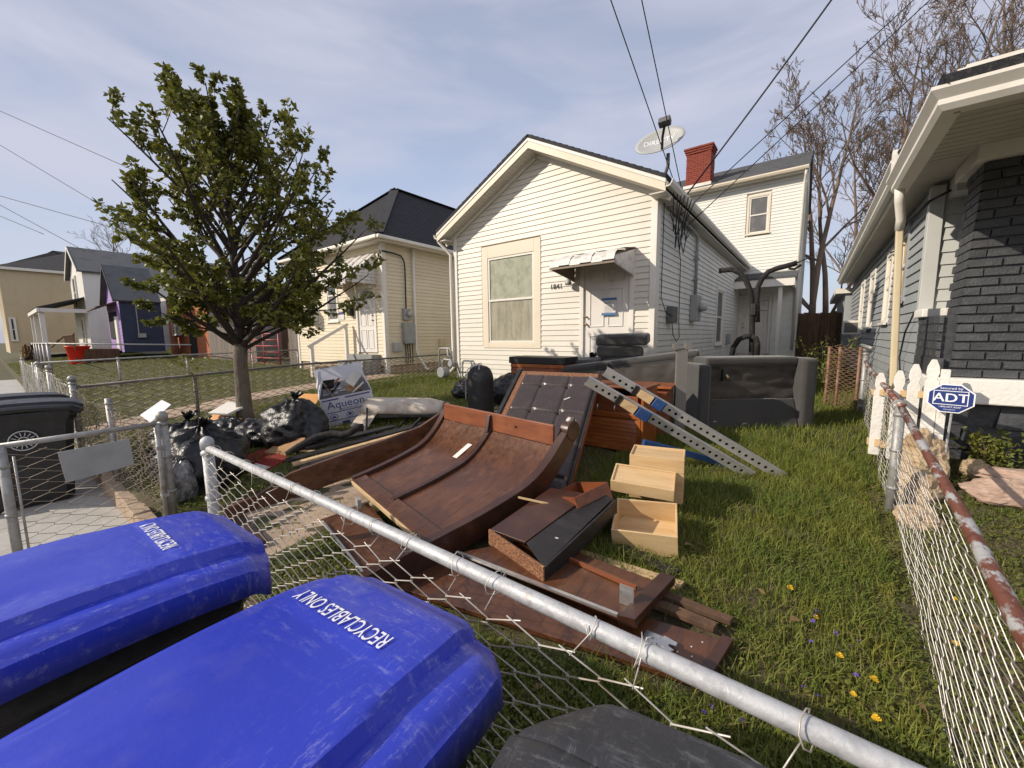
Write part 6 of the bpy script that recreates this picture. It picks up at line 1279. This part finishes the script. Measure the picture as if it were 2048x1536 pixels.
cushion('top charcoal cushion of the stack in front of the door', (-2.40, 6.12, 1.60), (.78, .58, .18), R(14), (R(2), R(-1))); cushion('second charcoal cushion from the top in front of the door', (-2.45, 6.1, 1.41), (.70, .55, .18), R(22), (0, R(2)))
cushion('charcoal cushion lying left below the cushion stack', (-2.98, 6.05, 1.18), (.66, .55, .20), R(6), (R(3), R(-3))); cushion('small charcoal cushion end under the cushion stack', (-2.4, 6.05, 1.27), (.5, .4, .15), R(10))
# ---- exercise machine arms behind the sofa
em = thing('exercise_machine', 'black exercise machine with two curved arms rising behind the sofa', 'exercise machine', (-.85, 8.0, zg(-.85, 8)))
z0 = zg(-.85, 8)
def ex(pts, r, m): MB().tube([(x+.85, y-8, z-z0) for x, y, z in pts], r, 10).build('tube', M(m), em, smooth=True)
ex([(-.83, 8, z0), (-.83, 8, 1.56), (-.86, 8, 2.2), (-.90, 7.98, 2.48), (-.97, 7.97, 2.66), (-1.07, 7.96, 2.80), (-1.2, 7.95, 2.87), (-1.39, 7.93, 2.865)], .045, 'foam_black')
ex([(-.77, 8.0, 1.95), (-.80, 8.0, 2.35), (-.79, 8.0, 2.55), (-.74, 8.0, 2.68), (-.66, 8.0, 2.78), (-.55, 8.0, 2.82), (-.4, 8.0, 2.85), (-.27, 8, 2.88)], .042, 'foam_black')
ex([(-.38, 7.96, 2.80), (-.30, 7.95, 2.78), (-.22, 7.98, 2.84)], .02, 'foam_black'); ex([(-.28, 8, 2.88), (-.12, 8.02, 2.95)], .012, 'black_metal')
ex([(-1.13, 7.9, 1.3), (-1.10, 7.9, 1.52), (-1.02, 7.9, 1.66), (-.92, 7.9, 1.71), (-.83, 7.9, 1.71)], .045, 'foam_black'); ex([(-.83, 7.9, 1.71), (-.77, 7.9, 1.68), (-.74, 7.9, 1.58), (-.74, 7.9, 1.3)], .045, 'foam_black')
MB().box(-.03, .05, -.06, .05, 1.42, 1.62).build('coupling', M('black_metal'), em, bevel=.01)
for z in (1.50, 1.66): MB().tube([(.06, -.04, z), (.22, -.05, z+.0)], .007, 5).build('pin', M('black_metal'), em)
MB().box(-.5, .5, -.03, .03, 0, .06).build('base', M('black_metal'), em); MB().box(-.03, .03, -.4, .5, .0, .055).build('base', M('black_metal'), em)
# ---- punching bag
pb = thing('punching_bag', 'black punching bag standing upright with hanging chains', 'punching bag', (-3.74, 4.2, zg(-3.74, 4.2)-.01))
mb = MB(); mb.grid(40, 30, lambda a, b: (lambda r, th_: Vector((r*math.cos(th_), r*math.sin(th_), .80*b)))(.185*(1-.25*max(0, (b-.82)/.18)**2-.3*max(0, (.04-b)/.04))*(1+.02*noise.noise(Vector((math.cos(a*6.28)*2, math.sin(a*6.28)*2, b*5)))+(.05*math.sin(a*44)*max(0, b-.75))), a*2*math.pi)); mb.v.append((0, 0, .80)); 
mb.build('body', M('bag_black') if False else mat('bag_canvas', (.014, .014, .015), .6, bump=.4, bscale=30, bump2=(6, .4, .03)), pb, smooth=True)
MB().lathe([(.14, .795), (.10, .83), (.03, .85)], 16).build('top_cap', M('bag_canvas'), pb, smooth=True)
for k in range(4):
    a = k*1.57+.6; mb = MB(); x0, y0 = .15*math.cos(a), .15*math.sin(a)
    P = [(x0, y0, .80), (x0*.6, y0*.6, .87), (x0*.2-.05, y0*.2, .86), (-.12, -.12, .80)] if k else [(-.12, -.12, .80), (-.19, -.11, .7), (-.205, -.09, .55), (-.20, -.10, .36)]
    for i in range(len(P)-1):
        A1, B1 = Vector(P[i]), Vector(P[i+1]); n_ = max(2, int((B1-A1).length/.03))
        for j in range(n_):
            c = A1.lerp(B1, (j+.5)/n_); dd = (B1-A1).normalized(); sd = dd.cross(Vector((.3, 1, .2)) if j % 2 else Vector((1, -.2, .3))).normalized()
            mb.tube([c+dd*.02*math.cos(q_*math.pi/4)+sd*.009*math.sin(q_*math.pi/4) for q_ in range(9)], .0032, 5, cap=False)
    mb.build('chain', M('steel_bright'), pb, smooth=True)
# ---- rubbish bags
def bag(label, c, s, seed, m='bag_black', knot=True, name='rubbish_bag', flat=0):
    t = thing(name, label, 'rubbish bag', c, group='rubbish bags'); mb = MB()
    def f(a, b):
        th_, ph = a*2*math.pi, (b-.5)*math.pi; d = Vector((math.cos(ph)*math.cos(th_), math.cos(ph)*math.sin(th_), math.sin(ph)))
        k = 1+.20*noise.noise(d*1.6+Vector((seed, 0, 0)))+.10*noise.noise(d*3.7+Vector((0, seed, 0)))
        q = d*2.4+Vector((seed*3, 0, 0)); k += .055*(1-2*abs(noise.noise(q*1.9)))+.035*(1-2*abs(noise.noise(q*4.2)))
        if d.z > .3: k *= 1-.12*(d.z-.3)+.05*math.sin(th_*9+seed)*(d.z-.3)
        z = d.z*k; z = max(z, -.62)
        return Vector((d.x*k*s[0], d.y*k*s[1], (z+.62)*s[2]/1.62))
    mb.grid(72, 44, f); mb.build('sack', M(m), t, smooth=True)
    if knot:
        mb = MB(); mb.grid(40, 8, lambda a, b: (lambda r_: Vector((r_*math.cos(a*6.283)+.05*b*b, r_*math.sin(a*6.283)+.03*b, s[2]*.90+.14*b+.025*b*math.sin(a*25+seed))))((.075*(1-b*2.2)**2+.016 if b < .45 else .017+.085*(b-.45))*(1+.35*math.sin(a*6.283*7+seed)*b))); mb.build('tied_neck', M(m), t, smooth=True, solid=.002)
    return t
def bz(x, y): return (x, y, zg(x, y)-.02)
bag('big black rubbish bag slumped just behind the gate posts', bz(-5.08, 1.27), (.43, .36, .62), 1.3); bag('black rubbish bag bulging against the fence left of the big one', bz(-5.9, 1.35), (.40, .36, .56), 2.6)
bag('black rubbish bag with stretched folds below the printed carton', bz(-5.52, 2.42), (.44, .38, .60), 5.1); bag('black rubbish bag lying between the tree and the printed carton', bz(-6.05, 2.15), (.42, .28, .32), 7.7, knot=False)
bag('black rubbish bag against the trunk of the leafy tree', bz(-6.45, 1.95), (.36, .26, .36), 9.4, knot=False)
bag('shiny black rubbish bag right of the punching bag', bz(-4.05, 5.45), (.45, .4, .52), 11.2); bag('small black rubbish bag below the gas meter', bz(-5.05, 5.35), (.30, .28, .36), 13.5); bag('flat black rubbish bag lying behind the brown cabinet', bz(-3.0, 6.2), (.45, .3, .75), 14.1)
bag('clear plastic bag lying on the pavement inside the open gate', (-4.12, .33, .0), (.18, .15, .34), 15.3, 'bag_clear', False, 'plastic_bag'); bag('clear plastic bag bundled against the gate hinge post', (-4.72, .98, .25), (.13, .13, .40), 17.3, 'bag_clear', False, 'plastic_bag')
# ---- printed white carton
cx_ = thing('printed_carton', 'tilted white and blue printed carton full of rubbish', 'carton', (-5.86, 3.42, zg(-5.86, 3.42)-.01), rot=(R(9), R(16), R(-24))); cx_.scale = (1.12, 1.12, 1.15)
w, d, h, e = .52, .66, .48, .008
MB().box(-w/2, w/2, -d/2, -d/2+e, 0, h).build('side', M('box_white'), cx_); MB().box(-w/2, w/2, d/2-e, d/2, 0, h).build('side', M('box_white'), cx_); MB().box(-w/2, -w/2+e, -d/2+e, d/2-e, 0, h).build('side', M('box_white'), cx_); fr = MB().box(w/2-e, w/2, -d/2+e, d/2-e, 0, h).build('side', M('box_white'), cx_); MB().box(-w/2+e, w/2-e, -d/2+e, d/2-e, 0, e).build('bottom', M('box_white'), cx_)
def fpr(y0, y1, z0, z1, m='print_blue', nm='print_band'): MB().box(w/2+.001, w/2+.0022, y0, y1, z0, z1).build(nm, M(m), fr)
fpr(-d/2+.03, -.1, h-.035, h-.018); fpr(-.02, d/2-.03, h-.035, h-.018); fpr(-.28, .28, .265, .275); fpr(-.28, .28, .145, .155); fpr(-d/2+.02, d/2-.02, .01, .022)
lettering('Aqueon', .15, M('print_blue'), fr, frame((w/2+.0015, -.02, .37), (0, 1, 0), (0, 0, 1)), depth=.0006)
lettering('AQUARIUM KIT', .035, M('print_blue'), fr, frame((w/2+.0015, .0, .295), (0, 1, 0), (0, 0, 1)), depth=.0006)
for i, y in enumerate((-.2, .0, .18)):
    mb = MB(); mb.tube([(w/2+.0015, y+.045*math.cos(a), .205+.04*math.sin(a)) for a in np.linspace(0, 6.283, 13)], .004, 4); mb.build('icon', M('print_blue'), fr); fpr(y-.02, y+.02, .19, .215+.01*i, nm='icon')
fpr(-.12, -.02, .06, .12, nm='icon'); fpr(.06, .2, .04, .045, nm='icon'); fpr(.06, .2, .115, .12, nm='icon'); fpr(.06, .065, .05, .11, nm='icon'); fpr(.195, .2, .05, .11, nm='icon')
for sg, ang in ((1, 20), (-1, -35)):
    f_ = MB().box(-w/2+.01, w/2-.01, 0, .26, -.004, .004).build('flap', M('box_white'), cx_); f_.matrix_local = Matrix.Translation((0, sg*(d/2-.002), h+.002))@Matrix.Rotation(R(90+ang if sg > 0 else 70), 4, 'X')
f_ = MB().box(0, .24, -d/2+.01, d/2-.01, -.004, .004).build('flap', M('box_white'), cx_); f_.matrix_local = Matrix.Translation((-w/2, 0, h+.003))@Matrix.Rotation(R(-140), 4, 'Y')
for i in range(9): o = MB().hexa([(-.1, -.07, 0), (.1, -.07, 0), (.1, .07, 0), (-.1, .07, 0)], [(-.1, -.06, .01), (.1, -.07, .03), (.09, .07, .01), (-.1, .06, .02)]).build('packing', M(('paper', 'box_white', 'cardboard', 'bag_black')[i % 4]), cx_); o.location = (rnd.uniform(-.15, .15), rnd.uniform(-.2, .2), h-.09+.02*i); o.rotation_euler = (rnd.uniform(-.7, .7), rnd.uniform(-.7, .7), rnd.uniform(0, 3))
o = MB().box(-.012, .012, -.006, .006, 0, .5).build('stick', M('wood_raw'), cx_); o.location = (.0, -.08, .2); o.rotation_euler = (R(22), R(-8), 0)
# ---- cardboard pieces, rolled vinyl, slats, hose, red carpet
def card(label, pts, m, th=.008, name='cardboard_piece', cat='cardboard'): tag(quad_board(name, m, None, pts, th, bevel=0), label, cat)
card('orange cardboard flap left of the printed carton', [(-6.75, 2.75, .62), (-6.25, 2.95, .55), (-6.3, 3.2, .86), (-6.7, 3.05, .86)], 'cardboard_orange')
card('brown cardboard sheet leaning beside the tree trunk', [(-7.0, 1.75, .45), (-6.35, 1.95, .42), (-6.42, 2.1, .64), (-7.05, 1.95, .68)], 'cardboard_orange'); card('crushed brown cardboard between the two front rubbish bags', [(-5.35, 1.95, .36), (-4.95, 2.1, .34), (-5.0, 2.3, .52), (-5.3, 2.2, .5)], 'cardboard')
card('white plastic sheet standing at the fence behind the big bag', [(-6.5, 1.05, .85), (-6.0, 1.05, .82), (-6.0, 1.25, 1.0), (-6.4, 1.25, 1.02)], 'box_white', name='plastic_sheet', cat='sheet'); card('red carpet scrap on the grass by the front fence', [(-5.45, 1.72, .33), (-4.75, 1.75, .31), (-4.9, 2.05, .35), (-5.5, 2.02, .37)], 'carpet_red', .012, 'carpet_scrap', 'carpet'); card('pale tile lying beside the red carpet scrap', [(-5.0, 1.6, .31), (-4.72, 1.66, .3), (-4.8, 1.8, .32), (-5.05, 1.75, .33)], 'paper', .012, 'tile', 'tile')
card('black and white jacket bundle on the cardboard by the tree', [(-6.95, 1.85, .70), (-6.5, 1.95, .72), (-6.55, 2.2, .8), (-6.9, 2.1, .84)], 'paper', .03, 'folded_cloth', 'clothing')
vr = thing('vinyl_roll', 'stained white roll of flooring with torn open end on the grass', 'flooring roll')
mb = MB(); ax_a, ax_b = Vector((-5.35, 3.45, .70)), Vector((-4.42, 4.12, .68)); dd = (ax_b-ax_a).normalized(); sd = dd.cross(Vector((0, 0, 1))).normalized(); uu = sd.cross(dd)
def vroll(a, b):
    th_ = a*2*math.pi*1.8-.4; r_ = (.215-.045*a)*(1-.35*max(0, b-.8)/.2); s0 = .07*noise.noise(Vector((a*6, 1, 2)))*(1-b)
    return ax_a+dd*((ax_b-ax_a).length*b+s0)+sd*(r_*1.25*math.cos(th_))+uu*(r_*.72*math.sin(th_))
mb.grid(60, 20, vroll); mb.build('sheet', M('vinyl_roll'), vr, smooth=True, solid=.008)
for k in range(5):
    a = ax_a+sd*.02*k; MB().hexa([a+Vector((-.12-.05*k, -.04+.03*k, .07)), a+Vector((.06, .02, .1)), a+Vector((.06, .03, .1)), a+Vector((-.12-.05*k, -.03+.03*k, .08))], [a+Vector((-.16, -.1+.05*k, .115)), a+Vector((.08, .0, .13)), a+Vector((.08, .02, .13)), a+Vector((-.16, -.09+.05*k, .12))]).build('torn_layer', M('vinyl_roll'), vr)
quad_board('broken_panel', 'vinyl_roll', vr, [(-5.25, 3.05, .50), (-4.95, 3.1, .46), (-5.0, 3.35, .68), (-5.28, 3.28, .70)], .012); rebase(vr, (-4.9, 3.75, .5))
mf = thing('metal_frame', 'black folding metal frame lying under the flooring roll', 'frame')
for a, b in (((-5.1, 3.25, .74), (-4.7, 2.95, .40)), ((-4.75, 3.75, .62), (-4.55, 3.25, .42)), ((-4.7, 3.1, .46), (-4.25, 3.15, .44)), ((-5.0, 3.3, .62), (-4.2, 3.85, .64)), ((-4.35, 3.6, .62), (-4.25, 3.2, .45))): MB().bar(a, b, .025, .03).build('bar', M('black_metal'), mf)
mb = MB(); mb.tube([(-4.35, 4.0, .62), (-4.2, 4.05, .66), (-4.1, 4.1, .6), (-4.0, 4.0, .55)], .06, 8); mb.build('hub', M('foam_black'), mf, smooth=True); rebase(mf, (-4.6, 3.4, .5))
for i, (a, b, m_, lab) in enumerate((((-4.75, 1.95, .36), (-4.25, 3.72, .56), 'wood_black', 'black bed slat with pale edge, leftmost beside the curved rail'), ((-4.55, 1.93, .36), (-4.10, 3.60, .55), 'wood_raw', 'pale raw wood slat lying between the black slats'), ((-4.35, 1.92, .36), (-3.95, 3.5, .54), 'wood_black', 'wide black board right of the pale slat'), ((-4.92, 2.25, .42), (-4.55, 3.3, .54), 'wood_black', 'short black slat pointing at the flooring roll'))):
    A1, B1 = Vector(a), Vector(b); tag(MB().bar(A1, B1, .09 if m_ == 'wood_raw' else .15, .03).build('loose_board', M(m_), None, bevel=.003), lab, 'board', 'loose boards beside the curved rail')
    if m_ == 'wood_black' and i == 0: MB().bar(A1+Vector((.10, 0, .012)), A1.lerp(B1, .45)+Vector((.10, 0, .012)), .04, .02).build('pale_edge', M('wood_raw'), bpy.data.objects[-1] if False else None) if False else None
hs = MB(); hs.tube([(-4.98, 2.05, .37), (-4.95, 2.2, .44), (-4.9, 2.4, .52), (-4.82, 2.55, .54), (-4.7, 2.62, .53), (-4.62, 2.68, .56), (-4.58, 2.75, .62), (-4.52, 2.8, .62)], [.035, .045, .05, .05, .045, .045, .05, .05], 10); tag(hs.build('rubber_hose', M('foam_black'), None, smooth=True), 'thick black curved foam tube beside the bed slats', 'tube')
tag(quad_board('wood_stick', 'wood_raw', None, [(-5.2, 2.1, .38), (-4.75, 2.28, .40), (-4.75, 2.32, .40), (-5.2, 2.14, .38)], .02), 'pale stick lying left of the black foam tube', 'stick')
# ---- security sign, rocks
sg_ = thing('security_sign', 'blue octagonal security sign on a thin stake by the right fence', 'sign', (.93, 4.70, zg(.93, 4.7)), R(-16))
MB().tube([(0, .01, -.05), (.015, .012, .62)], .008, 6).build('stake', M('galv'), sg_); sz = .135; cz_ = .70
oct_ = lambda r_: [(r_*math.cos(R(22.5+45*i))*1.06, cz_+r_*math.sin(R(22.5+45*i))*.93) for i in range(8)]
MB().prism(oct_(sz), lambda u_, v_, d: (u_, d, v_), -.006, .004).build('sign_rim', M('letter_white'), sg_); pl_ = MB().prism(oct_(sz*.93), lambda u_, v_, d: (u_, d, v_), -.0085, -.0065).build('sign_face', M('sign_blue'), sg_)
mb = MB()
for b_ in ((-.098, .098, .058, .063), (-.098, .098, -.053, -.048), (-.098, -.093, -.048, .058), (.093, .098, -.048, .058)): mb.box(b_[0], b_[1], -.0105, -.009, cz_+b_[2], cz_+b_[3])
mb.build('sign_border', M('letter_white'), sg_)
for tx, s_, z_, k_ in (('ADT', .098, .003, 1.0), ('Secured by', .026, .083, 1.1), ('1.800.ADT.ASAP', .018, -.07, 1.0), ('www.adt.com', .012, -.09, 1.0)):
    lettering(tx, s_, M('letter_white'), sg_, frame((0, -.0092, cz_+z_), (1, 0, 0), (0, 0, 1)), sx=k_, depth=.0008)
    if tx == 'ADT': lettering(tx, s_, M('letter_white'), sg_, frame((.003, -.0096, cz_+z_), (1, 0, 0), (0, 0, 1)), sx=k_, depth=.0008)
def rock(label, c, s, seed, m='rock'):
    mb = MB()
    def f(a, b):
        th_, ph = a*2*math.pi, (b-.5)*math.pi; d = Vector((math.cos(ph)*math.cos(th_), math.cos(ph)*math.sin(th_), math.sin(ph))); k = 1+.28*noise.noise(d*1.3+Vector((seed, 0, 0)))+.16*noise.noise(d*3+Vector((0, seed, 0)))+.07*noise.noise(d*8)
        v_ = d*k; v_ = Vector([round(q_*5)/5*.35+q_*.65 for q_ in v_]); return Vector((v_.x*s[0], v_.y*s[1], v_.z*s[2]))
    mb.grid(36, 24, f); o = mb.build('rock', M(m), None, smooth=False); o.location = c; tag(o, label, 'rock', 'rocks by the right fence')
rock('large upright ochre rock behind the right fence mesh', (.80, 4.75, zg(.8, 4.75)+.17), (.17, .20, .25), 1.0); rock('lower ochre rock under the upright rock behind the mesh', (.74, 4.4, zg(.74, 4.4)+.09), (.15, .18, .16), 2.0)
rock('broad flat pinkish rock at the right edge', (1.22, 4.42, zg(1.22, 4.42)+.05), (.21, .17, .09), 23.0, 'rock_pink'); rock('small pale rock by the stake of the security sign', (1.13, 4.78, zg(1.13, 4.78)+.06), (.09, .10, .08), 4.0); rock('flat stone at the right picture edge', (1.62, 4.5, zg(1.62, 4.5)+.05), (.2, .16, .08), 5.0, 'rock_pink'); rock('thin slab stone above the broad flat rock', (1.36, 4.72, zg(1.36, 4.72)+.07), (.28, .12, .05), 6.0, 'rock_pink'); rock('brown stone behind the fence post', (.70, 3.95, zg(.7, 3.95)+.04), (.12, .12, .09), 7.0)
# ================================================================ grass and small plants
rg_ = np.random.default_rng(11)
def keep(x, y):
    k = np.ones(len(x), bool)
    k &= ~((x > -4.27) & (x < -2.98) & (y < 6.4) & (rg_.random(len(x)) > .07))      # own path, a few tufts in the joints
    k &= ~((x > -9.97) & (x < -8.98) & (y < 6.2)); k &= ~((x > -7.0) & (x < -2.2) & (y > 7.0)); k &= ~((x < -9.87) & (x > -15.2) & (y > 7)); k &= ~((x > .88) & (y > 5.1)); k &= ~((x > -11.8) & (x < -10.1) & (y > 5.8))
    k &= ~((x > -2.05+.12*(y-1.2)) & (x < -.22) & (y > 1.22+.24*(x+2.05)) & (y < 2.16) & (rg_.random(len(x)) > .03)); k &= ~((x > -1.08) & (x < -.66) & (y > 2.5) & (y < 2.9))
    k &= ~((x < -16.5) & (y > 9)); k &= ~((x > -2.4) & (x < -.47) & (y > 16.4))
    return k
def blades(n, x0, x1, y0, y1, hmin, hmax, wd, clump=.6, dens=None, lean=.5):
    x = rg_.uniform(x0, x1, n); y = rg_.uniform(y0, y1, n); k = keep(x, y)
    if dens is not None: k &= rg_.random(n) < dens(x, y)
    x, y = x[k], y[k]; n = len(x)
    cl = .5+.5*np.sin(x*3.1+1.7*np.sin(y*2.3))*np.sin(y*3.7+1.3*np.sin(x*2.9)); cl2 = .5+.5*np.sin(x*9.1+y*5)*np.sin(y*8.3-x*3)
    h = (hmin+(hmax-hmin)*rg_.random(n)**1.4)*(1-clump+clump*(cl*.7+cl2*.5))
    z = zga(x, y)-.006; a = rg_.uniform(0, 2*np.pi, n); le = rg_.random(n)*lean*h; b = rg_.uniform(0, 2*np.pi, n); w = wd*rg_.uniform(.6, 1.2, n)
    dx, dy = np.cos(a)*le, np.sin(a)*le; sx, sy = np.cos(b)*w, np.sin(b)*w
    P = np.empty((n, 5, 3), np.float32)
    P[:, 0] = np.stack([x-sx, y-sy, z], -1); P[:, 1] = np.stack([x+sx, y+sy, z], -1)
    P[:, 2] = np.stack([x+dx*.35-sx*.75, y+dy*.35-sy*.75, z+h*.6], -1); P[:, 3] = np.stack([x+dx*.35+sx*.75, y+dy*.35+sy*.75, z+h*.6], -1)
    P[:, 4] = np.stack([x+dx*1.3, y+dy*1.3, z+h*.95], -1)
    i = np.arange(n)[:, None]*5; F = np.concatenate([i+[0, 1, 3], i+[0, 3, 2], i+[2, 3, 4]], 1).reshape(-1, 3)
    return P.reshape(-1, 3), F
def grassy(name, label, parts, m):
    V = []; F = []; o = 0
    for v, f in parts: V.append(v); F.append(f+o); o += len(v)
    tag(np_obj(name, np.concatenate(V), np.concatenate(F), M(m)), label, 'grass', kind='stuff')
dtall = lambda x, y: np.clip(1.1-.55*np.clip((1.9-y)/.9, 0, 1), 0, 1)
grassy('grass', 'long green grass covering the sloping front yards', [
    blades(52000, -1.6, .46, 1.2, 5.2, .05, .17, .0028, .6, dtall, .8), blades(16000, -1.6, .46, .84, 1.8, .03, .10, .0028, .5, None, .8),
    blades(26000, -3.0, .9, 4.5, 8.0, .05, .17, .004, .6), blades(30000, -8.2, -1.6, .85, 4.0, .03, .12, .0035, .6), blades(34000, -8.9, -3.0, 3.6, 7.1, .04, .14, .004, .55),
    blades(26000, .4, 2.2, .84, 5.1, .02, .07, .003, .5), blades(34000, -16.3, -8.0, .85, 7.0, .03, .075, .005, .5), blades(9000, -.6, .9, 8.0, 16.5, .05, .25, .006, .6), blades(26000, -48, -16, .8, 8, .04, .10, .012, .5), blades(5000, -9.8, -7.0, 7, 12, .04, .1, .006, .5)], 'grass')
grassy('dry_grass', 'dry straw-coloured blades among the grass', [blades(6500, -1.6, .46, .9, 5.2, .04, .15, .002, .5, None, 1.6), blades(4000, -8.0, -1.6, .9, 6.5, .03, .11, .003, .5, None, 1.6), blades(4000, .45, 2.2, .84, 5.1, .02, .07, .0025, .5, None, 1.6), blades(4500, -16.3, -8, .85, 7, .02, .06, .004, .5, None, 1.5), blades(5000, -45, -16, .8, 7, .03, .08, .012, .5, None, 1.5)], 'grass_dry')
def leaflets(n, x0, x1, y0, y1, s0, s1, hmax, dens=None):
    x = rg_.uniform(x0, x1, n); y = rg_.uniform(y0, y1, n); k = keep(x, y)
    if dens is not None: k &= rg_.random(n) < dens(x, y)
    x, y = x[k], y[k]; n = len(x); z = zga(x, y)+rg_.random(n)*hmax; s = rg_.uniform(s0, s1, n); a = rg_.uniform(0, 6.28, n); t = rg_.uniform(-.5, .5, n); u = rg_.uniform(-.5, .5, n)
    c, d = np.cos(a)*s, np.sin(a)*s; P = np.empty((n, 4, 3), np.float32)
    P[:, 0] = np.stack([x-c*.5, y-d*.5, z-t*s*.5], -1); P[:, 1] = np.stack([x-d*.4, y+c*.4, z+u*s*.5], -1); P[:, 2] = np.stack([x+c*.6, y+d*.6, z+t*s*.5], -1); P[:, 3] = np.stack([x+d*.4, y-c*.4, z-u*s*.5], -1)
    i = np.arange(n)[:, None]*4; return P.reshape(-1, 3), (i+[0, 1, 2, 3]).reshape(-1, 4)
wd_ = lambda x, y: np.clip(.35+.65*np.sin(x*4+2*np.sin(y*3))*np.sin(y*4.5), .05, 1)+.5*(y < 1.7)
grassy('clover', 'low clover and weeds covering the ground by the fences', [leaflets(46000, -2.9, .5, .83, 2.3, .008, .026, .05, wd_), leaflets(26000, -.7, .5, 1.6, 4.2, .008, .022, .05, wd_), leaflets(26000, .4, 2.0, .84, 4.9, .008, .022, .035), leaflets(12000, -5.3, -2.5, .83, 2.4, .01, .03, .05, wd_), leaflets(16000, -8, -4.2, .84, 4, .012, .03, .05, wd_)], 'clover')
# dead leaves
V = []; F = []
for i in range(170):
    x = rnd.uniform(-3.0, 1.8) if i % 3 else rnd.uniform(-8, -3); y = rnd.uniform(.9, 4.5); z = zg(x, y)+rnd.uniform(.01, .05); s = rnd.uniform(.015, .035); a = rnd.uniform(0, 6.28); b = len(V); c, d = math.cos(a)*s, math.sin(a)*s
    V += [(x-c, y-d, z), (x-d*.6, y+c*.6, z+s*.4), (x+c, y+d, z+s*.2), (x+d*.6, y-c*.6, z+s*.5)]; F.append((b, b+1, b+2, b+3))
tag(np_obj('dead_leaves', np.array(V), np.array(F), M('dead_leaf')), 'scattered brown dead leaves in the grass', 'leaves', kind='stuff')
# dandelions and violets
def dandelion():
    t = thing('dandelion', 'yellow dandelion flower in the grass near the fences', 'flower', group='dandelions in the grass'); mb = MB()
    for r_ in range(3):
        for k in range(12):
            a = 2*math.pi*k/12+r_*.26; rr_ = .017*(1-.28*r_); z = .05+.004*r_; mb.add([(0, 0, z), (rr_*math.cos(a-.2), rr_*math.sin(a-.2), z+.004+.003*r_), (rr_*1.08*math.cos(a), rr_*1.08*math.sin(a), z+.003+.003*r_), (rr_*math.cos(a+.2), rr_*math.sin(a+.2), z+.004+.003*r_)], [(0, 1, 2, 3)])
    mb.build('flower_head', M('yellow'), t); MB().tube([(0, 0, -.01), (.003, 0, .03), (0, 0, .05)], .0018, 5).build('stem', M('clover'), t, smooth=True); return t
dn = dandelion(); spots = [(-.17, 1.07), (-.10, 1.0), (-.06, 1.12), (-.02, 1.06), (-.62, .98), (-.28, .93), (-.47, 1.15), (.10, 2.42), (.19, 2.2), (.29, 2.12), (.23, 2.02), (.30, 1.92), (.31, 1.6), (.40, 1.55), (.52, 1.75), (.55, 1.72), (.58, 1.66), (.50, 1.30), (.48, 1.42), (-1.35, 1.2), (-2.05, 1.15), (-.02, 2.6), (.62, 2.6), (.70, 3.0)]
for i, (x, y) in enumerate(spots):
    o = dn if i == 0 else copy_tree(dn); o.location = (x, y, zg(x, y)+.01); o.rotation_euler = (rnd.uniform(-.3, .3), rnd.uniform(-.3, .3), rnd.uniform(0, 6)); s = rnd.uniform(.6, 1.0); o.scale = (s, s, s)
def violet():
    t = thing('violet', 'small purple violet flower low in the grass', 'flower', group='violets in the grass'); mb = MB()
    for k in range(5):
        a = 2*math.pi*k/5; mb.add([(0, 0, .045), (.009*math.cos(a-.5), .009*math.sin(a-.5), .05), (.014*math.cos(a), .014*math.sin(a), .046), (.009*math.cos(a+.5), .009*math.sin(a+.5), .05)], [(0, 1, 2, 3)])
    mb.build('petals', M('violet'), t); MB().tube([(0, 0, -.01), (0, 0, .045)], .0014, 4).build('stem', M('clover'), t); return t
vi = violet()
for i in range(26):
    x, y = (rnd.uniform(.05, .34), rnd.uniform(1.75, 2.5)) if i < 12 else ((rnd.uniform(-.28, -.05), rnd.uniform(1.5, 1.9)) if i < 18 else (rnd.uniform(-.5, .1), rnd.uniform(.9, 1.2)))
    o = vi if i == 0 else copy_tree(vi); o.location = (x, y, zg(x, y)+.005); o.rotation_euler = (rnd.uniform(-.6, .6), rnd.uniform(-.6, .6), rnd.uniform(0, 6))
bpy.context.view_layer.update()
